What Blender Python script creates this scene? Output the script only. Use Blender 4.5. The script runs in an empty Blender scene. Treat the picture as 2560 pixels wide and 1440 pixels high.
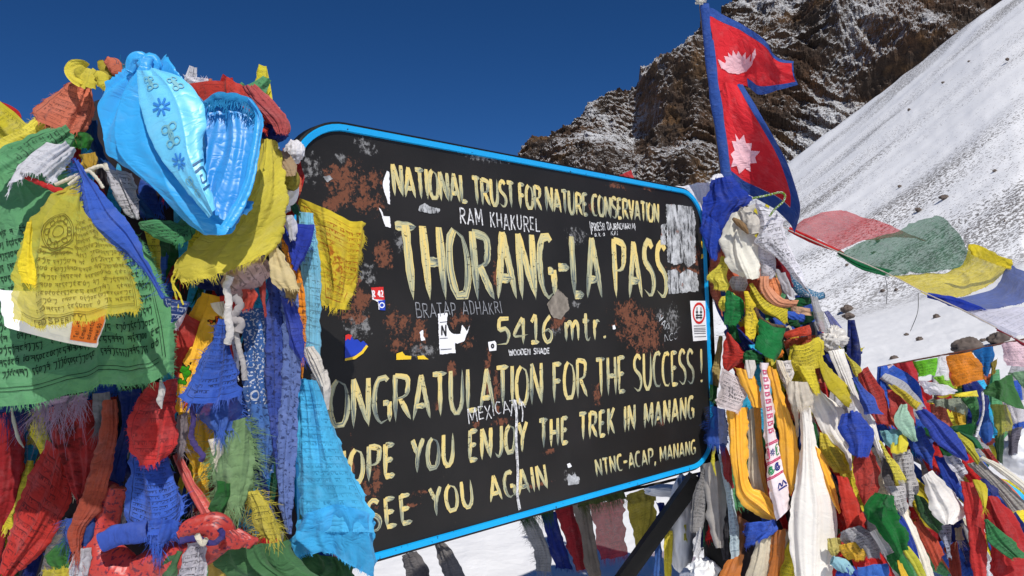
import bpy, math, random
import numpy as np
from mathutils import Matrix, Vector
from mathutils.geometry import tessellate_polygon

S = bpy.context.scene
COL = S.collection
rad = math.radians

# ------------------------------------------------------------------ camera
FPX, W0, H0 = 1950.0, 2560.0, 1440.0
PITCH, ROLL = rad(2.84), rad(1.85)
CAM = np.array([0.0, 0.0, 1.55])
_F = np.array([0, math.cos(PITCH), math.sin(PITCH)])
_U0 = np.array([0, -math.sin(PITCH), math.cos(PITCH)])
_R0 = np.array([1.0, 0, 0])
_R = math.cos(ROLL) * _R0 - math.sin(ROLL) * _U0
_U = math.cos(ROLL) * _U0 + math.sin(ROLL) * _R0
cd = bpy.data.cameras.new('camera')
cam = bpy.data.objects.new('camera', cd)
COL.objects.link(cam)
M = Matrix.Identity(4)
for i in range(3):
    M[i][0], M[i][1], M[i][2], M[i][3] = _R[i], _U[i], -_F[i], CAM[i]
cam.matrix_world = M
cd.sensor_width = 36.0
cd.lens = 36.0 * FPX / W0
cd.clip_start, cd.clip_end = 0.05, 8000
S.camera = cam

# ------------------------------------------------------------------ world, sun, exposure
SUN_EL, SUN_AZ = rad(48), rad(162)        # azimuth clockwise from +Y: behind the camera, to its right
wd = bpy.data.worlds.new('World')
S.world = wd
wd.use_nodes = True
wn = wd.node_tree.nodes
wl = wd.node_tree.links
bg = wn['Background']
sky = wn.new('ShaderNodeTexSky')
sky.sky_type = 'NISHITA'
sky.sun_disc = False
sky.sun_elevation = SUN_EL
sky.sun_rotation = SUN_AZ
sky.altitude = 5400
sky.air_density = 0.75
sky.dust_density = 0.35
sky.ozone_density = 3.0
gm = wn.new('ShaderNodeHueSaturation')
gm.inputs['Saturation'].default_value = 1.25
gm.inputs['Hue'].default_value = 0.505
gm.inputs['Value'].default_value = 0.92
wl.new(sky.outputs[0], gm.inputs['Color'])
wl.new(gm.outputs[0], bg.inputs[0])
bg.inputs[1].default_value = 0.10
sd = bpy.data.lights.new('sun', 'SUN')
sd.energy, sd.angle, sd.color = 4.3, rad(0.53), (1.0, 0.955, 0.89)
sun = bpy.data.objects.new('sun', sd)
COL.objects.link(sun)
_sv = Vector((math.sin(SUN_AZ) * math.cos(SUN_EL), math.cos(SUN_AZ) * math.cos(SUN_EL), math.sin(SUN_EL)))
sun.rotation_euler = _sv.to_track_quat('Z', 'Y').to_euler()
sun.location = _sv * 30
S.view_settings.view_transform = 'Standard'
S.view_settings.look = 'None'
S.view_settings.exposure = 0.0
S.view_settings.gamma = 1.0
S.cycles.max_bounces = 6
S.cycles.transparent_max_bounces = 12

# ------------------------------------------------------------------ helpers
def P(x, y, d):
    """the world point d metres in front of the lens along the ray of a photo coordinate (arrays welcome)"""
    x, y, d = np.asarray(x, float), np.asarray(y, float), np.asarray(d, float)
    a = (x - W0 / 2) / FPX
    b = (y - H0 / 2) / FPX
    return CAM + d[..., None] * (_F + a[..., None] * _R - b[..., None] * _U)

def _hash(ix, iy, iz, seed):
    h = (ix * 374761393 + iy * 668265263 + iz * 2147483647 + seed * 1274126177) & 0xFFFFFFFF
    h = ((h ^ (h >> 13)) * 1274126177) & 0xFFFFFFFF
    h = (h ^ (h >> 16)) & 0xFFFFFFFF
    h = ((h * 2246822519) & 0xFFFFFFFF)
    return ((h ^ (h >> 15)) & 0xFFFFFF) / float(0xFFFFFF) * 2 - 1

def vn(x, y, z=0.0, seed=0):
    """smooth value noise in -1..1"""
    x, y, z = np.broadcast_arrays(np.asarray(x, float), np.asarray(y, float), np.asarray(z, float))
    fx, fy, fz = np.floor(x), np.floor(y), np.floor(z)
    ix, iy, iz = fx.astype(np.int64), fy.astype(np.int64), fz.astype(np.int64)
    def sm(t): return t * t * t * (t * (t * 6 - 15) + 10)
    u, v, w = sm(x - fx), sm(y - fy), sm(z - fz)
    r = 0
    for dx in (0, 1):
        for dy in (0, 1):
            for dz in (0, 1):
                k = (u if dx else 1 - u) * (v if dy else 1 - v) * (w if dz else 1 - w)
                r = r + k * _hash(ix + dx, iy + dy, iz + dz, seed)
    return r

def fbm(x, y, z=0.0, seed=0, o=4, g=0.5, ridge=False):
    r, a, f, t = 0, 1.0, 1.0, 0
    for i in range(o):
        n = vn(x * f, y * f, z * f, seed + i * 7)
        if ridge: n = 1 - 2 * np.abs(n)
        r = r + a * n
        t += a
        a *= g
        f *= 2.03
    return r / t

def lin(r, g, b):
    f = lambda c: (c / 255 / 12.92) if c / 255 < .04045 else ((c / 255 + .055) / 1.055) ** 2.4
    return (f(r), f(g), f(b))

def mesh(name, V, Fc, mat, parent=None, uv=None, smooth=True, attrs=None, col=None):
    V = np.asarray(V, np.float32).reshape(-1, 3)
    me = bpy.data.meshes.new(name)
    if isinstance(Fc, np.ndarray):
        k = Fc.shape[1]
        idx = Fc.astype(np.int32).ravel()
        st = np.arange(0, len(idx), k, dtype=np.int32)
        tot = np.full(len(st), k, np.int32)
    else:
        idx = np.array([i for f in Fc for i in f], np.int32)
        tot = np.array([len(f) for f in Fc], np.int32)
        st = np.concatenate([[0], np.cumsum(tot)[:-1]]).astype(np.int32)
    me.vertices.add(len(V))
    me.vertices.foreach_set('co', V.ravel())
    me.loops.add(len(idx))
    me.loops.foreach_set('vertex_index', idx)
    me.polygons.add(len(st))
    me.polygons.foreach_set('loop_start', st)
    me.polygons.foreach_set('loop_total', tot)
    me.update(calc_edges=True)
    me.validate()
    if uv is not None:
        for nm, a in (uv.items() if isinstance(uv, dict) else (('UVMap', uv),)):
            l = me.uv_layers.new(name=nm)
            ii = np.empty(len(me.loops), np.int32)
            me.loops.foreach_get('vertex_index', ii)
            l.data.foreach_set('uv', np.asarray(a, np.float32)[ii].ravel())
    if attrs:
        for nm, a in attrs.items():
            at = me.attributes.new(nm, 'FLOAT', 'POINT')
            at.data.foreach_set('value', np.asarray(a, np.float32).ravel())
    if col is not None:
        at = me.attributes.new('tint', 'FLOAT_COLOR', 'POINT')
        c4 = np.ones((len(V), 4), np.float32)
        c4[:, :3] = col
        at.data.foreach_set('color', c4.ravel())
    me.polygons.foreach_set('use_smooth', np.full(len(me.polygons), smooth))
    if mat: me.materials.append(mat)
    o = bpy.data.objects.new(name, me)
    COL.objects.link(o)
    if parent is not None:
        o.parent = parent
        o.matrix_parent_inverse = Matrix.Translation(-parent.location)
    return o

def tag(o, label=None, cat=None, group=None, kind=None):
    if label: o['label'] = label
    if cat: o['category'] = cat
    if group: o['group'] = group
    if kind: o['kind'] = kind
    return o

def thing(name, label, cat, group=None):
    o = bpy.data.objects.new(name, None)
    COL.objects.link(o)
    o.empty_display_size = .05
    return tag(o, label, cat, group)

def set_base(o, pt):
    """put a thing's origin at pt without moving what it carries"""
    pt = Vector(pt)
    if o.type == 'MESH':
        o.data.transform(Matrix.Translation(-pt))
    for c in o.children:
        c.matrix_parent_inverse = Matrix.Translation(-pt)
    o.location = pt

def grid_faces(nu, nv):
    i = np.arange(nv)[:, None] * (nu + 1) + np.arange(nu)[None, :]
    return np.stack([i, i + 1, i + nu + 2, i + nu + 1], -1).reshape(-1, 4)

# ---- node helper
class NT:
    def __init__(s, name):
        s.m = bpy.data.materials.new(name)
        s.m.use_nodes = True
        s.t = s.m.node_tree
        for n in list(s.t.nodes): s.t.nodes.remove(n)
        s.out = s.t.nodes.new('ShaderNodeOutputMaterial')
    def link(s, v, sock):
        if v is None: return
        if isinstance(v, bpy.types.NodeSocket): s.t.links.new(v, sock)
        else:
            if sock.type == 'RGBA' and len(v) == 3: v = (*v, 1)
            sock.default_value = v
    def n(s, typ, ins=None, out=0, **kw):
        nd = s.t.nodes.new('ShaderNode' + typ)
        for k, v in kw.items(): setattr(nd, k, v)
        for k, v in (ins or {}).items(): s.link(v, nd.inputs[k])
        return nd.outputs[out]
    def math(s, op, a, b=None, c=None, clamp=False):
        ins = {0: a}
        if b is not None: ins[1] = b
        if c is not None: ins[2] = c
        return s.n('Math', ins, operation=op, use_clamp=clamp)
    def mix(s, f, a, b, blend='MIX'):
        nd = s.t.nodes.new('ShaderNodeMix')
        nd.data_type = 'RGBA'
        nd.blend_type = blend
        s.link(f, nd.inputs[0]); s.link(a, nd.inputs[6]); s.link(b, nd.inputs[7])
        return nd.outputs[2]
    def ramp(s, v, lo, hi, a=0.0, b=1.0, smooth=False):
        return s.n('MapRange', {0: v, 1: lo, 2: hi, 3: a, 4: b}, clamp=True, interpolation_type='SMOOTHSTEP' if smooth else 'LINEAR')
    def noise(s, vec, scale, detail=3, rough=.5, dim='3D', w=None):
        i = {'Scale': scale, 'Detail': detail, 'Roughness': rough}
        if vec is not None and dim != '1D': i['Vector'] = vec
        if w is not None: i['W'] = w
        return s.n('TexNoise', i, noise_dimensions=dim)
    def mapping(s, vec, scale=(1, 1, 1), rot=(0, 0, 0), loc=(0, 0, 0)):
        return s.n('Mapping', {'Vector': vec, 'Scale': scale, 'Rotation': rot, 'Location': loc})
    def attr(s, name, out='Fac'):
        nd = s.t.nodes.new('ShaderNodeAttribute')
        nd.attribute_name = name
        return nd.outputs[out]
    def bump(s, h, strength=.5, dist=.01, normal=None):
        return s.n('Bump', {'Strength': strength, 'Distance': dist, 'Height': h, **({'Normal': normal} if normal else {})})
    def bsdf(s, color, rough=.8, spec=.3, normal=None, **kw):
        i = {'Base Color': color, 'Roughness': rough, 'Specular IOR Level': spec}
        if normal is not None: i['Normal'] = normal
        i.update(kw)
        return s.n('BsdfPrincipled', i)
    def done(s, sh):
        s.t.links.new(sh, s.out.inputs[0])
        return s.m

def simple_mat(name, c, rough=.6, spec=.3, var=.15, bump=.0, scale=40):
    t = NT(name)
    co = t.n('TexCoord', out=3)
    nz = t.noise(co, scale, 4)
    f = t.ramp(nz, .3, .7, 1 - var, 1 + var)
    col = t.mix(1.0, c, t.n('CombineXYZ', {0: f, 1: f, 2: f}), 'MULTIPLY')
    nm = t.bump(nz, bump, .004) if bump else None
    return t.done(t.bsdf(col, rough, spec, nm))

# ------------------------------------------------------------------ ground: one sheet to the horizon, with the scree fan on the right
def crest_y(x):
    x = np.asarray(x, float)
    y = np.interp(x, [1100, 1500, 1700, 1950, 2100, 2300, 2490, 2700, 3200, 4200], [870, 720, 615, 440, 330, 178, 30, -110, -420, -700])
    return y
def foot_y(x):
    return np.interp(np.asarray(x, float), [1100, 1500, 1900, 2060, 2270, 2560, 3200, 4200], [872, 862, 838, 800, 738, 640, 560, 540])
def ray_of(x, y):
    return P(x, y, np.ones_like(np.asarray(x, float))) - CAM
R_FOOT, R_CREST = 55.0, 170.0
def terrain_z(th, r):
    """height of the ground at compass angle th (0 = straight ahead, + = right) and range r"""
    tx = 1280 + FPX * np.tan(np.clip(th, -1.2, 1.0))
    slope_on = np.clip((th - rad(-6)) / rad(14), 0, 1) * np.clip((rad(75) - th) / rad(20), 0, 1)
    dc = ray_of(tx, crest_y(tx)); df = ray_of(tx, foot_y(tx))
    tc = dc[..., 2] / np.hypot(dc[..., 0], dc[..., 1]); tf = df[..., 2] / np.hypot(df[..., 0], df[..., 1])
    zc, zf = CAM[2] + tc * R_CREST, CAM[2] + tf * R_FOOT
    zc = np.maximum(zc, -1); zf = np.clip(zf, 0.0, 30)
    z0 = .25 + .05 * np.exp(-((r - 7) / 4.5) ** 2) - .25 * np.exp(-(r / 2.4) ** 2)
    t1 = np.clip((r - 6) / (R_FOOT - 6), 0, 1)
    near = z0 + (zf - z0) * t1 ** 1.25
    t2 = np.clip((r - R_FOOT) / (R_CREST - R_FOOT), 0, 1)
    fan = zf + (zc - zf) * t2
    t3 = np.clip((r - R_CREST) / 120, 0, 1)
    fan = np.where(r > R_CREST, zc - 14 * t3 * np.clip(zc / 10, 0, 1), fan)
    zr = np.where(r < R_FOOT, near, fan)
    plain = z0 + .8 * np.clip((r - 20) / 100, 0, 1) + np.clip((r - 300) / 1500, 0, 1) * 2
    return plain + (zr - plain) * slope_on, slope_on * np.clip((r - R_FOOT * .66) / 26, 0, 1)
th = np.concatenate([np.linspace(-math.pi, rad(-35), 60)[:-1], np.linspace(rad(-35), rad(-5), 120)[:-1], np.linspace(rad(-5), rad(50), 420)[:-1], np.linspace(rad(50), math.pi, 60)])
rr = np.concatenate([np.geomspace(.5, 12, 90)[:-1], np.geomspace(12, 170, 150), np.geomspace(175, 5000, 40)])
TH, RR = np.meshgrid(th, rr)
Z, scree = terrain_z(TH, RR)
X, Y = RR * np.sin(TH), RR * np.cos(TH)
Z = Z + .05 * fbm(X * 1.1, Y * 1.1, 0, 3, 4) * np.clip(RR / 3, 0, 1) + .018 * fbm(X * 5, Y * 5, 0, 5, 3) * (RR < 40) + .35 * fbm(X * .06, Y * .06, 0, 9, 3) * np.clip((RR - 15) / 30, 0, 1)
# gullies running down the fan
_p1, _p0 = P(2450, 92, 165.), P(2000, 420, 165.)
zz0 = terrain_z(np.array([math.atan2(*_p1[:2])]), np.array([120.]))[0]
D_ST = np.array([.80, -.12, .58]); 
def ground_pt(x, y, r0=20, r1=169):
    """where the ray of a photo coordinate meets the ground"""
    d = ray_of(np.array(x, float), np.array(y, float))
    rs = np.linspace(r0, r1, 3000)
    h = np.hypot(d[0], d[1])
    z = CAM[2] + d[2] / h * rs
    g = terrain_z(np.full_like(rs, math.atan2(d[0], d[1])), rs)[0]
    k = np.argmax(g >= z)
    r = rs[k] if (g >= z).any() else r1
    return np.array([d[0] / h * r, d[1] / h * r, g[k] if (g >= z).any() else z[-1]])
_a, _b = ground_pt(2400, 215), ground_pt(2090, 465)
D_ST = (_a - _b) / np.linalg.norm(_a - _b)
_c = ground_pt(2450, 420)
N_ST = np.cross(D_ST, _c - _b); N_ST /= np.linalg.norm(N_ST)
C_ST = np.cross(N_ST, D_ST)
PT = np.stack([X, Y, Z], -1)
gs, gc = PT @ D_ST, PT @ C_ST
Z = Z + 1.1 * fbm(X * .07, Y * .07, 0, 33, 4) * np.exp(-((RR - R_CREST) / 22) ** 2) * scree
Z = Z + scree * (.55 * fbm(gs * .012, gc * .16, 0, 21, 4) + .2 * fbm(gs * .05, gc * .5, 0, 22, 3))
PT = np.stack([X, Y, Z], -1)
t = NT('snow_ground')
co = t.n('TexCoord', out=3)
sc = t.attr('scree')
along, across = t.attr('along'), t.attr('across')
sv = t.n('CombineXYZ', {0: t.math('MULTIPLY', along, .03), 1: t.math('MULTIPLY', across, .20), 2: 0.0})
streak = t.noise(sv, 1.0, 5, .62)
sv2 = t.n('CombineXYZ', {0: t.math('MULTIPLY', along, .018), 1: t.math('MULTIPLY', across, .075), 2: 3.0})
broad = t.noise(sv2, 1.0, 2, .5)
spv = t.n('CombineXYZ', {0: t.math('MULTIPLY', along, 2.6), 1: t.math('MULTIPLY', across, 3.4), 2: 7.0})
speck = t.noise(spv, 1.0, 3.5, .72)
spk2 = t.noise(spv, 2.7, 2, .6)
dens = t.math('ADD', t.ramp(streak, .34, .66, -.10, .05), t.ramp(broad, .35, .65, -.14, .07))
mask = t.math('ADD', speck, dens)
mask = t.math('ADD', mask, t.math('MULTIPLY', t.math('SUBTRACT', spk2, .5), .55))
stone = t.math('MULTIPLY', t.ramp(mask, .505, .57), sc)
plainspk = t.math('MULTIPLY', t.ramp(t.noise(t.mapping(co, (.9, .25, 1)), .8, 4, .72), .735, .76), t.ramp(t.attr('range'), 14, 26))
stone = t.math('MAXIMUM', stone, plainspk)
fade = t.math('MULTIPLY', stone, .86)
rockc = t.mix(t.noise(co, .7, 2), lin(50, 46, 43), lin(92, 82, 74))
snowc = t.mix(t.noise(co, .35, 4), (.80, .81, .83), (.88, .88, .89))
c = t.mix(fade, snowc, rockc)
h = t.math('ADD', t.math('MULTIPLY', t.noise(co, 9, 5), .6), t.noise(co, 1.2, 3))
t.done(t.bsdf(c, .75, .25, t.bump(h, .45, .05)))
go = mesh('snow_ground', PT.reshape(-1, 3), grid_faces(len(th) - 1, len(rr) - 1)[:, ::-1].copy(), t.m, attrs={'scree': scree.ravel(), 'along': gs.ravel(), 'across': gc.ravel(), 'range': RR.ravel()})
tag(go, kind='structure')

# ------------------------------------------------------------------ rock mountain
sx = [-700, 0, 500, 900, 1150, 1290, 1340, 1380, 1440, 1470, 1530, 1560, 1625, 1655, 1720, 1745, 1800, 1835, 1900, 2000, 2200, 2500, 3000, 3600]
sy = [830, 790, 700, 590, 470, 392, 355, 330, 300, 268, 222, 205, 178, 140, 100, 62, 30, -10, -50, -110, -260, -420, -600, -800]
NU, NV = 1000, 430
xs = np.concatenate([np.linspace(-700, 1200, 120)[:-1], np.linspace(1200, 2580, 780)[:-1], np.linspace(2580, 3600, 103)])
NU = len(xs) - 1
ts = np.linspace(0, 1.25, NV + 1)
XX, TT = np.meshgrid(xs, ts)
top = np.interp(XX, sx, sy)
base = 860 - (XX - 1280) * .033
def build_mountain(top_):
    t1 = np.clip(TT, 0, 1)
    YY = base + (top_ - base) * t1
    DD = 270 + 175 * t1
    V = P(XX, YY, DD)
    back = np.clip(TT - 1, 0, 1)
    V = V + back[..., None] * np.array([0, 420., -330.])
    V[..., 2] = np.maximum(V[..., 2], -2)
    x, y, z = V[..., 0], V[..., 1], V[..., 2]
    tilt = z * .93 + x * .36 + y * .05
    warp = 9 * fbm(x * .012, y * .012, z * .012, 11, 3)
    strata = fbm((tilt + warp) * .11, x * .006, y * .006, 31, 4, .6)
    lay = (tilt + warp * 1.4) / 7.0
    saw = lay - np.floor(lay)
    lay2 = (tilt * 1.04 + warp * .8 + 3 * fbm(x * .05, y * .05, z * .05, 77, 2)) / 2.6
    saw2 = lay2 - np.floor(lay2)
    wx, wy = 26 * fbm(x * .013, y * .013, z * .013, 12, 4), 26 * fbm(x * .013, y * .013, z * .013, 14, 4)
    ridg = fbm((x + wx) * .0095 + z * .006, y * .009, (z + wy) * .0075, 41, 3, .5, ridge=True)
    butt = fbm((x + wx * .5) * .034 + z * .022, y * .03, (z + wy * .5) * .016, 51, 5, .55, ridge=True)
    fine = fbm((x + wx * .3) * .13, y * .12, (z + wx * .3) * .11, 61, 5, .65, ridge=True)
    lm = np.clip(fbm(x * .02, y * .02, z * .02, 91, 3) * 2.2 + .25, 0, 1)
    lm2 = np.clip(fbm(x * .03, y * .03, z * .03, 95, 3) * 2.5 + .3, 0, 1)
    amp = np.clip((XX - 600) / 500, .25, 1)
    big = fbm((x + wx) * .0042 + z * .004, y * .004, (z + wy) * .0036, 43, 2, .5, ridge=True)
    dn = 30 * (big - .1) + 20 * (ridg - .1) + 8 * (butt - .1) + 3.3 * fine + 3.4 * strata - 4.4 * saw * lm - 1.3 * saw2 * lm2
    nrm = np.array([-.28, -.80, .53])
    V = V + (dn * amp * np.clip(TT * 6 + .2, 0, 1))[..., None] * nrm
    return V, dn, XX, YY
def project(V):
    q = V - CAM
    zc = q @ _F
    return W0 / 2 + FPX * (q @ _R) / zc, H0 / 2 - FPX * (q @ _U) / zc
top_c = top.copy()
for it in range(3):
    V, dn, XX, YY = build_mountain(top_c)
    if it == 2: break
    gx, gy = project(V)
    tgt = np.interp(xs, sx, sy)
    bins = np.clip(np.round(np.interp(gx.ravel(), xs, np.arange(len(xs)))).astype(int), 0, NU)
    ym = np.full(len(xs), 9e9); np.minimum.at(ym, bins, gy.ravel())
    df_ = np.where(ym < 8e9, ym - tgt, 0)
    k_ = np.hanning(41); k_ /= k_.sum()
    df_ = np.convolve(np.pad(df_, 20, 'edge'), k_, 'valid')
    top_c = top_c - df_[None, :]
def spots(lst):
    f = np.zeros(XX.shape)
    for x_, y_, rx_, ry_, ro in lst:
        c_, s_ = math.cos(rad(ro)), math.sin(rad(ro))
        a_, b_ = (XX - x_) * c_ + (YY - y_) * s_, -(XX - x_) * s_ + (YY - y_) * c_
        f = np.maximum(f, np.exp(-((a_ / rx_) ** 2 + (b_ / ry_) ** 2)))
    return f
cover = spots([(1530, 395, 70, 26, -20), (1590, 375, 26, 50, 20), (1600, 205, 70, 14, -32), (1735, 170, 18, 60, 20), (1985, 55, 46, 22, 10), (1925, 215, 70, 26, -20), (2110, 210, 90, 40, -35), (2050, 340, 80, 36, -30), (1930, 410, 60, 26, -30), (2180, 90, 60, 24, -30), (1660, 250, 40, 14, 40), (1500, 300, 60, 8, 30), (1840, 130, 16, 40, 10), (2300, 160, 70, 22, -35), (1900, 30, 60, 10, 10)]) \
    - spots([(1700, 350, 34, 70, 5), (1790, 380, 40, 60, 0), (1610, 395, 24, 50, 0), (1440, 345, 70, 22, 25), (1990, 260, 70, 30, -25), (2030, 110, 60, 40, 0), (2370, 50, 90, 50, -30), (2260, 40, 60, 40, 0), (1880, 290, 30, 40, 0), (1380, 390, 50, 20, 10), (1930, 330, 40, 22, -10), (1660, 190, 30, 16, 20)])
t = NT('mountain_rock')
co = t.n('TexCoord', out=3)
geo = t.n('NewGeometry', out=1)
nz_ = t.n('SeparateXYZ', {0: geo}, out=2)
n1 = t.noise(co, .030, 5, .62)
n2 = t.noise(co, .35, 6, .7)
n3 = t.noise(t.mapping(co, (.5, .5, 2.3), (0, rad(20), 0)), .33, 6, .72)
bh = t.math('ADD', t.math('MULTIPLY', n2, 1.0), t.math('MULTIPLY', n3, 1.2))
bn = t.bump(bh, 1.0, 2.8)
bz = t.n('SeparateXYZ', {0: bn}, out=2)
m = t.math('ADD', t.math('MULTIPLY', bz, .75), t.math('MULTIPLY', nz_, .5))
m = t.math('ADD', m, t.ramp(n1, .36, .64, -.30, .34))
m = t.math('ADD', m, t.ramp(n3, .3, .7, -.09, .09))
m = t.math('ADD', m, t.ramp(t.attr('depthmap'), -14, 14, .22, -.16))
m = t.math('ADD', m, t.math('MULTIPLY', t.attr('cover'), .62))
snow = t.ramp(m, .55, .63)
rock = t.mix(t.ramp(t.noise(co, .03, 4, .6), .40, .60), lin(94, 82, 72), lin(152, 108, 74))
rock = t.mix(t.ramp(n3, .35, .7), rock, lin(84, 70, 60))
rock = t.mix(t.ramp(t.noise(co, .055, 3), .58, .68, 0, .6), rock, lin(182, 138, 88))
rock = t.mix(t.ramp(n2, .3, .75), lin(66, 54, 46), rock)
c = t.mix(snow, rock, (.82, .84, .88))
t.done(t.bsdf(c, .85, .2, bn))
mo = mesh('mountain', V.reshape(-1, 3), grid_faces(NU, NV)[:, ::-1].copy(), t.m, attrs={'depthmap': (dn + 2).ravel(), 'cover': cover.ravel()}, smooth=False)
tag(mo, kind='structure')
# ------------------------------------------------------------------ curves, surfaces, strokes
def crom(pts, n):
    """Catmull-Rom through pts, n samples, spaced by chord length"""
    p = np.asarray(pts, float)
    if len(p) == 2:
        return p[0] + (p[1] - p[0]) * np.linspace(0, 1, n)[:, None]
    d = np.linalg.norm(np.diff(p[:, :2], axis=0), axis=1) + 1e-6
    kn = np.concatenate([[0], np.cumsum(d)]) / d.sum()
    q = np.vstack([2 * p[0] - p[1], p, 2 * p[-1] - p[-2]])
    s = np.linspace(0, 1, n)
    k = np.clip(np.searchsorted(kn, s, 'right') - 1, 0, len(p) - 2)
    u = ((s - kn[k]) / (kn[k + 1] - kn[k]))[:, None]
    a, b, c, e = q[k], q[k + 1], q[k + 2], q[k + 3]
    return .5 * (2 * b + (c - a) * u + (2 * a - 5 * b + 4 * c - e) * u ** 2 + (3 * b - a - 3 * c + e) * u ** 3)

def pts3(L):
    return [(a[0], a[1], a[2] if len(a) > 2 else 0.0) for a in L]

class Srf:
    """a grid of points that can be looked up anywhere"""
    def __init__(s, G):
        s.G = G
        s.nv, s.nu = G.shape[0] - 1, G.shape[1] - 1
        du = np.gradient(G, axis=1); dv = np.gradient(G, axis=0)
        n = np.cross(du, dv)
        n /= np.linalg.norm(n, axis=-1, keepdims=True) + 1e-12
        f = np.sign(((CAM - G) * n).sum(-1).mean()) or 1
        s.N = n * f
    def at(s, u, v, off=0.0):
        u = np.clip(np.asarray(u, float), 0, 1) * s.nu
        v = np.clip(np.asarray(v, float), 0, 1) * s.nv
        i, j = np.minimum(u.astype(int), s.nu - 1), np.minimum(v.astype(int), s.nv - 1)
        a, b = (u - i)[..., None], (v - j)[..., None]
        def L(A): return (A[j, i] * (1 - a) + A[j, i + 1] * a) * (1 - b) + (A[j + 1, i] * (1 - a) + A[j + 1, i + 1] * a) * b
        return L(s.G) + L(s.N) * off

def stroke_mesh(strokes, fmap, hw, off=.0012, taper=.35, n=16, seed=0, flat=False, asp=1.0):
    """strokes: polylines in a local plane -> ribbons laid on fmap(x, y); returns V, F, UV(u across, v along), rnd"""
    rs = np.random.RandomState(seed)
    V, Fc, UV, RN = [], [], [], []
    base = 0
    for st in strokes:
        k = max(5, n if len(st) > 2 else n // 2)
        c = crom(pts3(st), k)[:, :2]
        tg = np.gradient(c, axis=0)
        tg[:, 1] *= 1
        L = np.hypot(tg[:, 0] * asp, tg[:, 1]) + 1e-9
        nx, ny = -tg[:, 1] / L / asp, tg[:, 0] * asp / L
        s = np.linspace(0, 1, k)
        w = hw * (1 + .12 * rs.uniform(-1, 1, k))
        if not flat:
            w = w * np.where(s > 1 - taper, np.clip((1 - s) / taper, 0, 1) ** .55 * .95 + .06, 1)
            w[0] *= .82
        a = c + np.stack([nx, ny], 1) * w[:, None]
        b = c - np.stack([nx, ny], 1) * w[:, None]
        if not flat:      # brush ends cut on a slant
            a[-1] += (c[-1] - c[-2]) * .35
        pts = np.stack([a, c, b], 1).reshape(-1, 2)
        V.append(fmap(pts[:, 0], pts[:, 1], off + .00012 * rs.rand() * 2))
        UV.append(np.stack([np.tile([0, .5, 1.], k), np.repeat(s, 3)], 1))
        RN.append(np.full(k * 3, rs.rand()))
        i = np.arange(k - 1)[:, None] * 3
        f = np.concatenate([np.stack([i, i + 1, i + 4, i + 3], -1), np.stack([i + 1, i + 2, i + 5, i + 4], -1)], 1).reshape(-1, 4) + base
        Fc.append(f)
        base += k * 3
    return np.concatenate(V), np.concatenate(Fc), np.concatenate(UV), np.concatenate(RN)

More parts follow.
